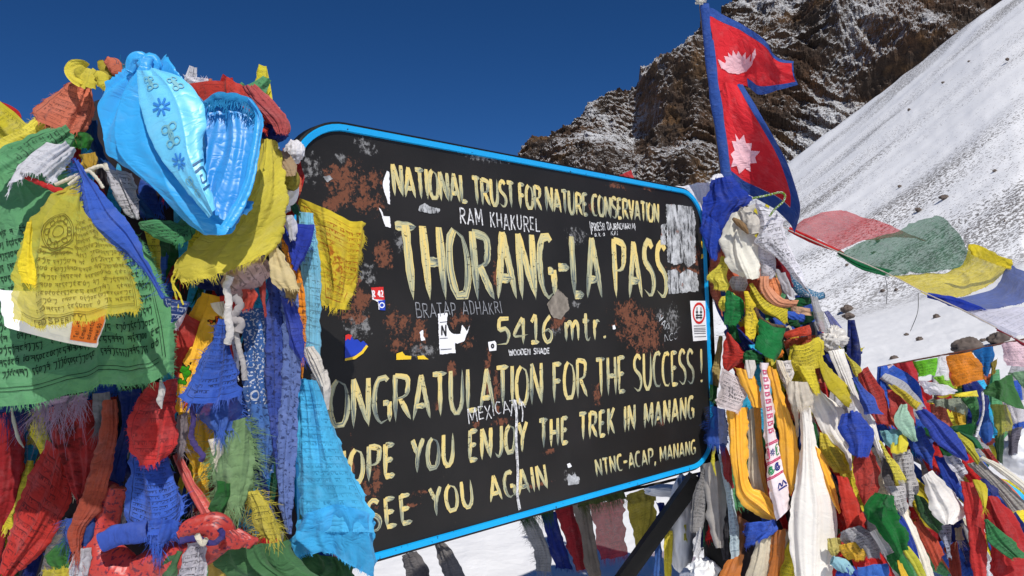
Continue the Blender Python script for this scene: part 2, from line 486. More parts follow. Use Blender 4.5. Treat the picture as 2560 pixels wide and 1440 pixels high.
def arc(cx, cy, rx, ry, a0, a1, n=11):
    t_ = np.linspace(rad(a0), rad(a1), n)
    return [(cx + rx * math.cos(q), cy + ry * math.sin(q)) for q in t_]
O_ = arc(.27, .5, .25, .5, 100, 460, 17)
GL = {
 'A': (.58, [[(.27, 1), (.15, .5), (.0, 0)], [(.27, 1), (.42, .5), (.57, 0)], [(.10, .30), (.47, .30)]]),
 'B': (.5, [[(.05, 1), (.05, 0)], [(.05, 1), (.4, .95), (.42, .6), (.06, .54)], [(.06, .54), (.48, .48), (.46, .05), (.06, 0)]]),
 'C': (.5, [arc(.3, .5, .28, .5, 55, 305, 13)]),
 'D': (.54, [[(.05, 1), (.05, 0)], [(.05, 1), (.4, .9), (.5, .5), (.4, .1), (.05, 0)]]),
 'E': (.44, [[(.05, 1), (.05, 0)], [(.05, .96), (.42, .96)], [(.05, .52), (.36, .52)], [(.05, .04), (.43, .04)]]),
 'F': (.42, [[(.05, 1), (.05, 0)], [(.05, .95), (.42, .95)], [(.05, .52), (.36, .52)]]),
 'G': (.54, [arc(.29, .5, .27, .5, 55, 300, 13), [(.3, .43), (.5, .43)], [(.5, .45), (.5, .02)]]),
 'H': (.52, [[(.05, 1), (.05, 0)], [(.46, 1), (.47, 0)], [(.05, .5), (.46, .5)]]),
 'I': (.12, [[(.06, 1), (.06, 0)]]),
 'J': (.4, [[(.34, 1), (.35, .25), (.2, .0), (.02, .14)]]),
 'K': (.5, [[(.05, 1), (.05, 0)], [(.45, 1), (.07, .46)], [(.16, .55), (.48, 0)]]),
 'L': (.42, [[(.05, 1), (.05, 0)], [(.05, .04), (.42, .04)]]),
 'M': (.7, [[(.06, 1), (.04, 0)], [(.06, 1), (.33, .2)], [(.62, 1), (.33, .2)], [(.62, 1), (.66, 0)]]),
 'N': (.56, [[(.05, 1), (.05, 0)], [(.06, 1), (.48, .02)], [(.5, 1), (.5, 0)]]),
 'O': (.54, [O_]),
 'P': (.5, [[(.05, 1), (.05, 0)], [(.05, .98), (.42, .92), (.46, .7), (.36, .48), (.06, .44)]]),
 'Q': (.54, [O_, [(.3, .25), (.54, -.05)]]),
 'R': (.54, [[(.05, 1), (.05, 0)], [(.05, .98), (.42, .92), (.46, .72), (.36, .52), (.06, .48)], [(.2, .48), (.54, 0)]]),
 'S': (.48, [[(.42, .88), (.25, 1), (.06, .86), (.08, .62), (.38, .42), (.44, .18), (.28, 0), (.03, .1)]]),
 'T': (.5, [[(.0, .96), (.5, .96)], [(.25, .98), (.26, 0)]]),
 'U': (.54, [[(.05, 1), (.06, .25), (.26, 0), (.46, .25), (.48, 1)]]),
 'V': (.5, [[(.03, 1), (.25, 0)], [(.48, 1), (.25, 0)]]),
 'W': (.74, [[(.03, 1), (.2, 0)], [(.37, .8), (.2, 0)], [(.37, .8), (.54, 0)], [(.71, 1), (.54, 0)]]),
 'X': (.5, [[(.03, 1), (.47, 0)], [(.47, 1), (.03, 0)]]),
 'Y': (.5, [[(.02, 1), (.25, .5)], [(.48, 1), (.25, .5), (.22, 0)]]),
 'Z': (.5, [[(.03, .97), (.46, .97), (.04, .03), (.47, .03)]]),
 '0': (.5, [O_]), '1': (.34, [[(.02, .8), (.2, 1), (.2, 0)], [(.0, .03), (.36, .03)]]),
 '2': (.48, [[(.05, .8), (.22, 1), (.42, .8), (.3, .45), (.04, .03), (.46, .03)]]),
 '4': (.58, [[(.36, 1), (.02, .34), (.56, .34)], [(.4, .98), (.4, 0)]]),
 '5': (.52, [[(.46, .97), (.1, .97), (.08, .58), (.3, .62), (.46, .38), (.36, .05), (.04, .04)]]),
 '6': (.5, [[(.38, 1), (.12, .7), (.05, .3), (.22, 0), (.42, .14), (.42, .4), (.22, .5), (.06, .34)]]),
 '7': (.46, [[(.02, .97), (.44, .97), (.18, 0)]]), '9': (.5, [[(.42, .6), (.2, .5), (.06, .75), (.24, 1), (.42, .8), (.36, 0)]]),
 'm': (.72, [[(.05, .72), (.05, 0)], [(.06, .5), (.22, .72), (.34, .55), (.34, 0)], [(.35, .5), (.52, .72), (.64, .55), (.64, 0)]]),
 't': (.4, [[(.17, 1), (.17, .15), (.28, 0), (.38, .1)], [(.02, .72), (.36, .72)]]),
 'r': (.36, [[(.05, .74), (.05, 0)], [(.06, .46), (.2, .7), (.34, .66)]]),
 'a': (.42, [[(.36, .6), (.2, .68), (.04, .4), (.14, .02), (.34, .3)], [(.36, .66), (.38, 0)]]),
 'k': (.4, [[(.05, 1), (.05, 0)], [(.34, .62), (.08, .32), (.38, 0)]]),
 'e': (.42, [[(.05, .36), (.38, .36), (.34, .62), (.18, .68), (.04, .36), (.16, .02), (.38, .1)]]),
 'l': (.12, [[(.06, 1), (.06, 0)]]), 'i': (.12, [[(.06, .66), (.06, 0)], [(.06, .88), (.06, .8)]]),
 'n': (.42, [[(.05, .68), (.05, 0)], [(.06, .45), (.22, .68), (.36, .5), (.36, 0)]]),
 'd': (.42, [[(.36, .55), (.2, .66), (.04, .35), (.16, .02), (.34, .2)], [(.37, 1), (.37, 0)]]),
 'v': (.4, [[(.03, .66), (.2, 0), (.38, .66)]]), 'w': (.6, [[(.03, .66), (.16, 0), (.3, .55), (.43, 0), (.57, .66)]]), 'o': (.42, arc and [arc(.21, .34, .17, .33, 90, 450, 11)]),
 'h': (.42, [[(.05, 1), (.05, 0)], [(.06, .45), (.22, .66), (.36, .5), (.36, 0)]]),
 '.': (.14, [[(.05, .1), (.07, .0)]]), ',': (.16, [[(.09, .1), (.02, -.2)]]), '-': (.36, [[(.0, .5), (.2, .5), (.40, .5)]]), ':': (.14, [[(.07, .6), (.07, .5)], [(.07, .12), (.07, .02)]]),
 '!': (.14, [[(.08, 1), (.06, .28)], [(.06, .08), (.06, .0)]]), '+': (.4, [[(.04, .4), (.36, .4)], [(.2, .6), (.2, .2)]]), ' ': (.34, []),
 '{': (.2, [[(.2, 1.1), (.05, .9), (.1, .5), (.0, .45), (.1, .3), (.05, -.4)]]), '}': (.2, [[(.0, 1.1), (.1, .9), (.06, .5), (.16, .4), (.06, .2), (.02, -.4)]]),
}
WORDS = []
def layout(text, gap=.13, jit=0.0, seed=1, widths=None):
    rs = np.random.RandomState(seed)
    x, out = 0, []
    WORDS.clear()
    WORDS.append(0)
    for ch in text:
        if ch == ' ' and WORDS[-1] != len(out): WORDS.append(len(out))
        w, st = GL.get(ch) or GL[ch.upper()]
        dy, sc_ = jit * rs.uniform(-1, 1), 1 + jit * rs.uniform(-1, 1)
        for s_ in st:
            out.append([(x + px + jit * .3 * rs.uniform(-1, 1), py * sc_ + dy) for px, py in s_])
        x += w + gap
    return out, x - gap

# ------------------------------------------------------------------ the sign board's plane
A_S = rad(44.4)
HS = np.array([math.sin(A_S), math.cos(A_S), 0.0])          # along the board, away to the right
NS = np.array([math.cos(A_S), -math.sin(A_S), 0.0])         # out of its face, towards the viewer's right
P0 = P(900, 860, 1.72)
ZB, ZT, S0, S1 = CAM[2] - .4955, CAM[2] + .4505, .832, 2.463
ORG = (P0 @ NS) * NS
def on_sign(x, y):
    d = P(x, y, np.ones_like(np.asarray(x, float))) - CAM
    k = ((P0 - CAM) @ NS) / (d @ NS)
    p = CAM + d * k[..., None]
    return p @ HS, p[..., 2]
def sp(s, z, off=0.0):
    s, z = np.asarray(s, float), np.asarray(z, float)
    return ORG + s[..., None] * HS + z[..., None] * np.array([0, 0, 1.]) + (off if np.ndim(off) else float(off)) * NS
def quad_map(tl, tr, bl, br):
    """unit text box -> board, from the four corners where the line stands"""
    c = [on_sign(np.array(float(q[0])), np.array(float(q[1]))) for q in (tl, tr, bl, br)]
    c = [np.array([float(a), float(b)]) for a, b in c]
    def f(x, y, off):
        x, y = np.asarray(x)[:, None], np.asarray(y)[:, None]
        q = (c[2] * (1 - x) + c[3] * x) * (1 - y) + (c[0] * (1 - x) + c[1] * x) * y
        return sp(q[:, 0], q[:, 1], off)
    w = np.linalg.norm((c[1] + c[3] - c[0] - c[2]) / 2); h = np.linalg.norm((c[0] + c[1] - c[2] - c[3]) / 2)
    return f, w, h

# materials of the sign
t = NT('board_paint')
co = t.n('TexCoord', out=3)
nA, nB = t.noise(co, 38, 6, .68), t.noise(co, 150, 4, .7)
ru = t.math('ADD', t.attr('rust'), t.math('MULTIPLY', t.math('SUBTRACT', nA, .5), 3.4))
ru = t.math('ADD', ru, t.math('MULTIPLY', t.math('SUBTRACT', nB, .5), 2.2))
rust = t.math('MULTIPLY', t.ramp(ru, .48, .74), .9)
gr = t.math('ADD', t.attr('scuff'), t.math('MULTIPLY', t.math('SUBTRACT', t.noise(co, 75, 6, .75), .5), 3.6))
scuff = t.ramp(gr, .55, .95)
pin = t.ramp(t.noise(co, 95, 3, .8), .70, .76)
base = t.mix(t.ramp(t.noise(co, 4, 4), .35, .7), lin(25, 24, 23), lin(38, 36, 35))
c = t.mix(t.math('MULTIPLY', pin, .45), base, lin(96, 78, 66))
c = t.mix(t.math('MULTIPLY', scuff, .7), c, lin(150, 150, 150))
rc = t.mix(nB, lin(88, 52, 38), lin(136, 86, 64))
c = t.mix(rust, c, rc)
hgt = t.math('SUBTRACT', t.math('MULTIPLY', nB, .25), t.math('MULTIPLY', rust, .8))
MB_ = t.done(t.bsdf(c, t.mix(rust, (.5,) * 3, (.9,) * 3), .25, t.bump(hgt, .5, .002)))
MRIM = simple_mat('rim_blue_paint', lin(4, 160, 226), .42, .4, .16, .3, 60)
t = NT('rim_blue_paint_chipped')
co = t.n('TexCoord', out=3)
ch = t.ramp(t.noise(co, 48, 6, .75), .62, .65)
c = t.mix(ch, t.mix(t.noise(co, 6, 3), lin(0, 150, 222), lin(22, 172, 232)), lin(28, 30, 34))
MRIM = t.done(t.bsdf(c, .45, .4, t.bump(t.noise(co, 90, 4), .25, .002)))
MBLK = simple_mat('black_metal', lin(15, 15, 15), .55, .25, .3, .2, 60)
t = NT('lettering_paint')
uv = t.n('UVMap', uv_map='UVMap')
rn = t.attr('rnd')
sx_ = t.n('SeparateXYZ', {0: uv}, out=0); sy_ = t.n('SeparateXYZ', {0: uv}, out=1)
vec = t.n('CombineXYZ', {0: t.math('MULTIPLY', sx_, 7.0), 1: t.math('MULTIPLY', sy_, 2.2), 2: t.math('MULTIPLY', rn, 40.0)})
st_ = t.noise(vec, 1.0, 4, .6)
g = t.math('ADD', st_, t.math('MULTIPLY', t.math('SUBTRACT', sy_, .42), -.20))
g = t.math('ADD', g, t.math('MULTIPLY', t.math('SUBTRACT', rn, .5), .16))
c = t.mix(t.ramp(g, .31, .45), lin(84, 96, 100), lin(182, 182, 146))
c = t.mix(t.ramp(g, .46, .62), c, lin(228, 202, 122))
co = t.n('TexCoord', out=3)
crk = t.ramp(t.noise(t.mapping(co, (1, 1, 2.2)), 62, 5, .72), .60, .64)
c = t.mix(t.math('MULTIPLY', crk, .85), c, lin(42, 38, 34))
MLET = t.done(t.bsdf(c, .6, .3, t.bump(st_, .3, .001)))
t = NT('white_marker')
co = t.n('TexCoord', out=3)
c = t.mix(t.ramp(t.noise(co, 90, 4, .7), .42, .62), lin(228, 228, 228), lin(120, 120, 122))
MWHT = t.done(t.bsdf(c, .6, .3))
MPAPER = simple_mat('white_paper', lin(236, 236, 238), .55, .35, .05)
t = NT('torn_grey_paper')
co = t.n('TexCoord', out=3)
a_ = t.noise(co, 26, 6, .72); b_ = t.noise(t.mapping(co, (1, 1, .25)), 55, 5, .75)
c = t.mix(t.ramp(a_, .40, .62), lin(198, 200, 202), lin(120, 122, 124))
c = t.mix(t.ramp(b_, .52, .60), c, lin(52, 52, 54))
c = t.mix(t.ramp(t.noise(co, 17, 5, .7), .62, .68), c, lin(130, 84, 66))
MTORN = t.done(t.bsdf(c, .8, .2))

sign = thing('information_sign', 'weathered black sign board with blue rim and hand-painted yellow lettering', 'sign')
# face: one sheet with rounded corners, wear carried as attributes
RC = .135
def halfspan(z):
    """where the board begins and ends at height z"""
    dz = np.maximum(np.maximum(ZB + RC - z, z - (ZT - RC)), 0)
    ins = RC - np.sqrt(np.maximum(RC ** 2 - dz ** 2, 0))
    return S0 + ins, S1 - ins
nu, nv = 330, 190
zz = ZB + (ZT - ZB) * (.5 - .5 * np.cos(np.linspace(0, math.pi, nv + 1)) * .5 - .5 * np.cos(np.linspace(0, math.pi, nv + 1)) ** 3 * .5)
zz = np.sort(zz); zz[0], zz[-1] = ZB, ZT
l_, r_ = halfspan(zz)
uu = np.linspace(0, 1, nu + 1)
SS = l_[:, None] + (r_ - l_)[:, None] * uu
ZZ = np.repeat(zz[:, None], nu + 1, 1)
def blobs(lst):
    f = np.full(SS.shape, -1.0)
    for x, y, rx, ry in lst:
        s_, z_ = on_sign(np.array(float(x)), np.array(float(y)))
        s2, _ = on_sign(np.array(float(x + rx)), np.array(float(y)))
        _, z2 = on_sign(np.array(float(x)), np.array(float(y - ry)))
        q = ((SS - s_) / abs(s2 - s_)) ** 2 + ((ZZ - z_) / abs(z2 - z_)) ** 2
        f = np.maximum(f, .78 - q * .42)
    return f
rustA = blobs([(868, 452, 48, 50), (915, 505, 45, 28), (845, 505, 25, 26), (880, 470, 40, 40), (940, 450, 16, 30), (905, 745, 26, 36), (880, 790, 30, 22), (825, 515, 14, 25), (960, 640, 20, 34), (890, 700, 20, 22),
    (1000, 830, 30, 48), (985, 805, 22, 30), (1052, 830, 18, 40), (1150, 800, 26, 26), (1165, 850, 22, 22), (1395, 800, 24, 24), (1555, 785, 24, 30), (1595, 815, 52, 46), (1620, 850, 34, 36), (1575, 770, 22, 20), (1735, 640, 14, 26), (1712, 680, 40, 14), (1765, 830, 10, 20),
    (1132, 920, 12, 16), (1220, 930, 8, 60), (1240, 985, 8, 60), (1090, 1015, 12, 14), (1255, 1055, 26, 10), (880, 1170, 6, 60), (915, 1200, 12, 50), (940, 1215, 12, 55), (1045, 1235, 22, 9), (1035, 1262, 26, 6), (1185, 1060, 20, 10), (1365, 1130, 22, 7), (1490, 985, 10, 26), (1655, 1055, 10, 10), (1240, 690, 14, 26), (1350, 1210, 26, 6), (1540, 465, 22, 8), (1625, 470, 16, 8), (1480, 520, 8, 14)])
scuffA = blobs([(915, 365, 30, 18), (780, 420, 24, 40), (855, 395, 20, 14), (1440, 590, 26, 22), (1680, 800, 18, 40), (1650, 790, 12, 18), (1420, 1190, 14, 18), (1390, 825, 12, 16), (895, 815, 34, 40), (920, 690, 24, 30), (1210, 395, 60, 10), (1440, 760, 14, 10), (1060, 880, 40, 20), (1000, 600, 14, 30)])
for k, (pp, qq) in enumerate([((735, 500), (850, 1100))]): pass
face = mesh('panel', sp(SS, ZZ, 0.0).reshape(-1, 3), grid_faces(nu, nv), MB_, sign, attrs={'rust': rustA.ravel(), 'scuff': scuffA.ravel()}, smooth=False)
# back plate and edge
def round_rect(d=0.0, n=14):
    out = []
    for cx, cz, a0 in ((S1 - RC, ZT - RC, 0), (S0 + RC, ZT - RC, 90), (S0 + RC, ZB + RC, 180), (S1 - RC, ZB + RC, 270)):
        for q in np.linspace(rad(a0), rad(a0 + 90), n):
            out.append((cx + (RC + d) * math.cos(q), cz + (RC + d) * math.sin(q)))
    return np.array(out)
def frame_loop(profile, name, m, parent):
    """sweep a closed profile of (outset, height off the face) round the board's outline"""
    rings = []
    for d, o in profile:
        q = round_rect(d)
        rings.append(sp(q[:, 0], q[:, 1], o))
    R_ = np.array(rings); k, n = R_.shape[:2]
    f = []
    for a in range(k):
        b = (a + 1) % k
        for i in range(n):
            j = (i + 1) % n
            f.append((a * n + i, a * n + j, b * n + j, b * n + i))
    return mesh(name, R_.reshape(-1, 3), np.array(f), m, parent, smooth=False)
frame_loop([(-.009, .001), (-.0075, .0065), (.0045, .0085), (.0065, .004), (.0065, -.004), (-.004, -.004)], 'rim', MRIM, sign)
frame_loop([(.0068, .003), (.012, .001), (.012, -.030), (-.012, -.030), (-.012, -.0045), (.0068, -.0045)], 'edge_frame', MBLK, sign)
q = round_rect(-.0)
mesh('back_plate', sp(q[:, 0], q[:, 1], -.006), [list(range(len(q)))], MBLK, sign, smooth=False)

LINES = [
 ('NATIONAL TRUST FOR NATURE CONSERVATION', (978, 411), (1646, 511), (984, 488), (1647, 557), .085, .08, .22),
 ('THORANG-LA PASS', (986, 560), (1664, 610), (1006, 747), (1668, 741), .068, .13, .28),
 ('5416 mtr.', (1243, 796), (1512, 781), (1243, 863), (1515, 847), .085, .16, .25),
 ('CONGRATULATION FOR THE SUCCESS !', (768, 960), (1754, 872), (768, 1082), (1756, 955), .062, .10, .3),
 ('HOPE YOU ENJOY THE TREK IN MANANG', (826, 1132), (1734, 990), (826, 1222), (1734, 1046), .085, .16, .4),
 ('SEE YOU AGAIN', (916, 1256), (1362, 1160), (921, 1332), (1370, 1219), .085, .17, .45),
 ('NTNC-ACAP, MANANG', (1486, 1149), (1738, 1100), (1491, 1191), (1738, 1135), .085, .14, .2)]
for k, (tx, a, b, c_, d, hw, gap, spc) in enumerate(LINES):
    GL[' '] = (spc, [])
    st, wt = layout(tx, gap, .018, k + 3)
    f, w, h = quad_map(a, b, c_, d)
    st = [[(x / wt, y) for x, y in s_] for s_ in st]
    for a0, b0 in zip(WORDS[:], WORDS[1:] + [len(st)]):
        V, Fc, UV, RN = stroke_mesh(st[a0:b0], f, hw, .0010, .34, 18, k * 9 + a0, asp=w / h)
        mesh('lettering', V, Fc, MLET, sign, uv=UV, attrs={'rnd': RN}, smooth=False)
GL[' '] = (.4, [])
GRAF = [
 ('RAM KHAKUREL', (1147, 519), (1346, 545), (1150, 560), (1348, 580), .05, .20, .10, MWHT),
 ('{PRIESH BAJRACHARYA}', (1472, 556), (1586, 559), (1476, 577), (1588, 572), .075, .14, .06, MWHT),
 ('a.k.a  KAI', (1484, 581), (1543, 577), (1485, 592), (1543, 588), .08, .2, .06, MWHT),
 ('BRATAP ADHAKRI', (1036, 754), (1250, 756), (1040, 792), (1255, 785), .04, .18, .10, simple_mat('faded_marker', lin(130, 132, 136), .7, .2, .5, 0, 90)),
 ('WOODEN SHADE', (1270, 874), (1372, 870), (1271, 889), (1372, 884), .11, .10, .05, MWHT),
 ('MEXICATA', (1166, 1020), (1306, 995), (1171, 1060), (1312, 1018), .045, .12, .12, MWHT),
 ('VAR', (1650, 785), (1675, 815), (1643, 800), (1668, 832), .06, .1, .1, MTORN), ('NCC', (1660, 838), (1692, 830), (1660, 856), (1692, 846), .06, .1, .1, MTORN)]
for k, (tx, a, b, c_, d, hw, gap, jit, m) in enumerate(GRAF):
    st, wt = layout(tx, gap, jit, k + 30)
    f, w, h = quad_map(a, b, c_, d)
    st = [[(x / wt, y) for x, y in s_] for s_ in st]
    for a0, b0 in zip(WORDS[:], WORDS[1:] + [len(st)]):
        V, Fc, UV, RN = stroke_mesh(st[a0:b0], f, hw, .0018, .2, 10, k + 50, flat=True, asp=w / h)
        mesh('graffiti', V, Fc, m, sign, uv=UV, attrs={'rnd': RN}, smooth=False)
def sign_strokes(name, strokes, hw, m, parent=None, off=.0018, flat=True, n=14, seed=0):
    """strokes given where they stand on the board"""
    ss = []
    for s_ in strokes:
        x, y = np.array(s_, float).T
        a, b = on_sign(x, y)
        ss.append(list(zip(a, b)))
    V, Fc, UV, RN = stroke_mesh(ss, lambda x, y, o: sp(x, y, o), hw, off, .2, n, seed, flat)
    return mesh(name, V, Fc, m, parent or sign, uv=UV, attrs={'rnd': RN}, smooth=False)
sign_strokes('paint_drip', [[(1286, 1000), (1290, 1040), (1289, 1100), (1293, 1180), (1292, 1235), (1298, 1274)]], .0046, MWHT, off=.0022, n=40)
sign_strokes('paint_drip', [[(1300, 1000), (1305, 1030), (1304, 1054)], [(1279, 1010), (1276, 1040)]], .0022, MWHT, off=.0022, n=20)

def poly_mesh(pts, fmap, off, jag=0, seed=0):
    """flat polygon (optionally with a torn outline) laid with fmap"""
    p = np.array(pts, float)
    if jag:
        rs = np.random.RandomState(seed)
        out = []
        for i in range(len(p)):
            a, b = p[i], p[(i + 1) % len(p)]
            k = max(2, int(np.linalg.norm(b - a) / 3))
            for s_ in np.linspace(0, 1, k, endpoint=False):
                out.append(a + (b - a) * s_ + rs.uniform(-jag, jag, 2))
        p = np.array(out)
    tri = tessellate_polygon([[Vector((x, y, 0)) for x, y in p]])
    return fmap(p[:, 0], p[:, 1], off), [list(tr) for tr in tri]
def signmap(x, y, off):
    a, b = on_sign(np.asarray(x, float), np.asarray(y, float))
    return sp(a, b, off)
def sticker(pts, m, label=None, jag=0, off=.0016, name='sticker', parent=None, seed=0):
    V, Fc = poly_mesh(pts, signmap, off, jag, seed)
    o = mesh(name, V, Fc, m, parent or sign, smooth=False)
    if label: o['label'] = label
    return o
def flat(name, c, rough=.5): return simple_mat(name, c, rough, .35, .06)
MBLU, MRED, MYEL, MINK, MORG = flat('sticker_blue', lin(30, 62, 178)), flat('sticker_red', lin(206, 44, 40)), flat('sticker_yellow', lin(236, 196, 46)), flat('black_ink', lin(24, 24, 26)), flat('orange_print', lin(238, 122, 48))
sticker([(966, 427), (972, 430), (974, 512), (969, 510), (957, 470), (956, 455)], MPAPER, 'tall torn white sticker strip', .8)
sticker([(946, 519), (952, 524), (958, 540), (974, 541), (976, 570), (962, 566)], MPAPER, 'torn white sticker wedge', .8)
sticker([(1048, 514), (1060, 508), (1075, 516), (1100, 522), (1095, 533), (1075, 535), (1045, 528)], MTORN, 'small grey paper scrap', 1.2)
sticker([(1664, 510), (1700, 512), (1730, 518), (1737, 545), (1738, 655), (1720, 668), (1706, 655), (1690, 664), (1668, 655)], MTORN, 'large torn grey poster remnant', 1.6)
sticker([(1652, 562), (1662, 558), (1664, 612), (1650, 612)], MTORN, 'narrow grey paper remnant', 1.2)
sticker([(1668, 676), (1690, 672), (1700, 684), (1716, 672), (1742, 685), (1746, 728), (1700, 732), (1670, 736)], MTORN, 'lower torn grey poster remnant', 1.8)
sticker([(1366, 760), (1394, 722), (1418, 746), (1422, 772), (1402, 798), (1384, 796), (1372, 778)], simple_mat('old_grey_sticker', lin(128, 120, 110), .8, .2, .35, 0, 60), 'greyish diamond sticker remnant', 1.2)
o = sticker([(927, 720), (957, 718), (960, 752), (962, 776), (945, 774), (944, 755), (930, 748)], MPAPER, 'small red, white and blue sticker reading R 42', .5)
sticker([(926, 719), (957, 717), (960, 750), (934, 748)], MRED, None, .4, .0022, 'red_field', o)
sticker([(944, 752), (961, 750), (962, 776), (948, 775)], MBLU, None, .4, .0022, 'blue_field', o)
st, wt = layout('R 42', .14)
f, w, h = quad_map((929, 727), (955, 726), (930, 743), (957, 742))
V, Fc, UV, RN = stroke_mesh([[(x / wt, y) for x, y in s_] for s_ in st], f, .1, .0028, .1, 8, 0, True, w / h)
mesh('sticker_text', V, Fc, MPAPER, o, smooth=False)
sign_strokes('ring_mark', [arc(953, 763, 6, 6, 0, 360)], .0012, MPAPER, o, .0028)
o = sticker([(861, 902), (862, 842), (872, 848), (877, 840), (884, 850), (892, 848), (900, 856), (907, 852), (918, 862), (905, 882), (885, 897)], MBLU, 'wedge-shaped sticker, blue with red tip and yellow edge', .3)
sticker([(862, 838), (870, 835), (878, 838), (874, 850), (868, 846), (862, 852)], MRED, None, .3, .0024, 'red_tip', o)
sticker([(861, 896), (884, 891), (902, 878), (914, 862), (919, 866), (906, 884), (886, 898), (861, 902)], MYEL, None, .2, .0024, 'yellow_edge', o)
o = sticker([(1094, 784), (1118, 782), (1116, 810), (1124, 834), (1140, 836), (1136, 856), (1138, 882), (1098, 886)], MPAPER, 'torn white rectangular sticker with black letter N', .8)
sign_strokes('sticker_text', [[(1103, 838), (1103, 814)], [(1103, 814), (1113, 840)], [(1113, 840), (1113, 812)]], .0022, MINK, o, .0024)
sign_strokes('sticker_border', [[(1098, 806), (1116, 804)], [(1098, 846), (1118, 845)], [(1100, 874), (1128, 872)]], .0006, MINK, o, .0024)
sticker([(1120, 824), (1132, 836), (1150, 834), (1154, 812), (1166, 828), (1174, 812), (1160, 852), (1142, 860), (1128, 852)], MPAPER, 'white torn sticker shaped like a crown', .8, .0020)
sticker([(990, 884), (1004, 879), (1012, 888), (1028, 890), (1026, 898), (990, 900)], MYEL, 'small yellow sticker remnant', .6)
sticker([(1042, 890), (1058, 888), (1070, 898), (1044, 898)], MYEL, 'tiny yellow sticker remnant', .6)
sticker([(1048, 830), (1056, 824), (1058, 840), (1062, 850), (1052, 852)], MPAPER, 'tiny white paper scrap', .8)
o = sticker([(1219, 855), (1236, 852), (1240, 858), (1240, 876), (1222, 878)], MPAPER, 'small white square sticker with dark dot', .3)
sign_strokes('dot_mark', [arc(1230, 865, 3, 4, 0, 360)], .0022, MINK, o, .0024)
o = sticker([(1724, 752), (1764, 752), (1769, 850), (1732, 853)], MPAPER, 'tall white sticker with red oval ring and black emblem', .2)
sign_strokes('red_ring', [arc(1746, 783, 14, 24, 0, 360, 25)], .0042, MRED, o, .0024, n=40)
sign_strokes('emblem', [[(1741, 768), (1741, 798)], [(1751, 768), (1751, 798)], [(1738, 780), (1744, 780)], [(1748, 780), (1754, 780)], [(1738, 788), (1754, 788)], [(1738, 794), (1754, 794)]], .0022, MINK, o, .0026)
sign_strokes('sticker_text', [[(1733 + .06 * (yy - 815), yy), (1762 + .06 * (yy - 815), yy - 1)] for yy in (815, 821, 825, 829, 834, 842)], .0011, simple_mat('grey_print', lin(90, 90, 96), .6, .2, .5, 0, 400), o, .0024)
sticker([(1416, 1196), (1420, 1184), (1430, 1190), (1436, 1178), (1440, 1190), (1448, 1192), (1446, 1210), (1420, 1214)], MTORN, 'small grey scrap beside the last word of the bottom line', 1.0)
sticker([(1416, 1160), (1424, 1157), (1428, 1166), (1420, 1170)], MPAPER, 'tiny white paint spot', .6)
sticker([(1530, 814), (1536, 812), (1538, 822), (1532, 824)], MPAPER, 'tiny white fleck', .5)
sticker([(806, 442), (824, 438), (830, 446), (818, 456)], MTORN, 'tiny grey scrap in the upper rusty patch', 1.0)
for a in ([(1752, 602), (1757, 606), (1758, 622), (1753, 618)], [(1752, 636), (1760, 634), (1759, 642), (1752, 648)]):
    sticker(a, MYEL, None, .5)
# stand: legs behind the ends and the slanting brace
def bar(name, a, b, w, dpt, m, parent):
    a, b = np.array(a), np.array(b)
    ax = (b - a) / np.linalg.norm(b - a)
    s_ = np.cross(ax, [0.0, 1, .1]); s_ /= np.linalg.norm(s_)
    t_ = np.cross(ax, s_)
    V = []
    for p in (a, b):
        for i, j in ((-1, -1), (-.86, -1), (.86, -1), (1, -1), (1, -.86), (1, .86), (1, 1), (.86, 1), (-.86, 1), (-1, 1), (-1, .86), (-1, -.86)):
            V.append(p + s_ * i * w / 2 + t_ * j * dpt / 2)
    f = [[i, (i + 1) % 12, 12 + (i + 1) % 12, 12 + i] for i in range(12)] + [list(range(12))[::-1], list(range(12, 24))]
    return mesh(name, V, f, m, parent, smooth=False)
for s_ in (S0 + .10, S1 + .06):
    p = sp(np.array(s_), np.array(ZB), -.05)
    bar('leg', p + np.array([0, 0, .8]), p * np.array([1, 1, 0]), .06, .05, MBLK, sign)
bar('brace', P(1740, 1195, 2.84), P(1520, 1500, 3.0), .052, .045, MBLK, sign)
set_base(sign, sp(np.array(1.63), np.array(.3), -.02))

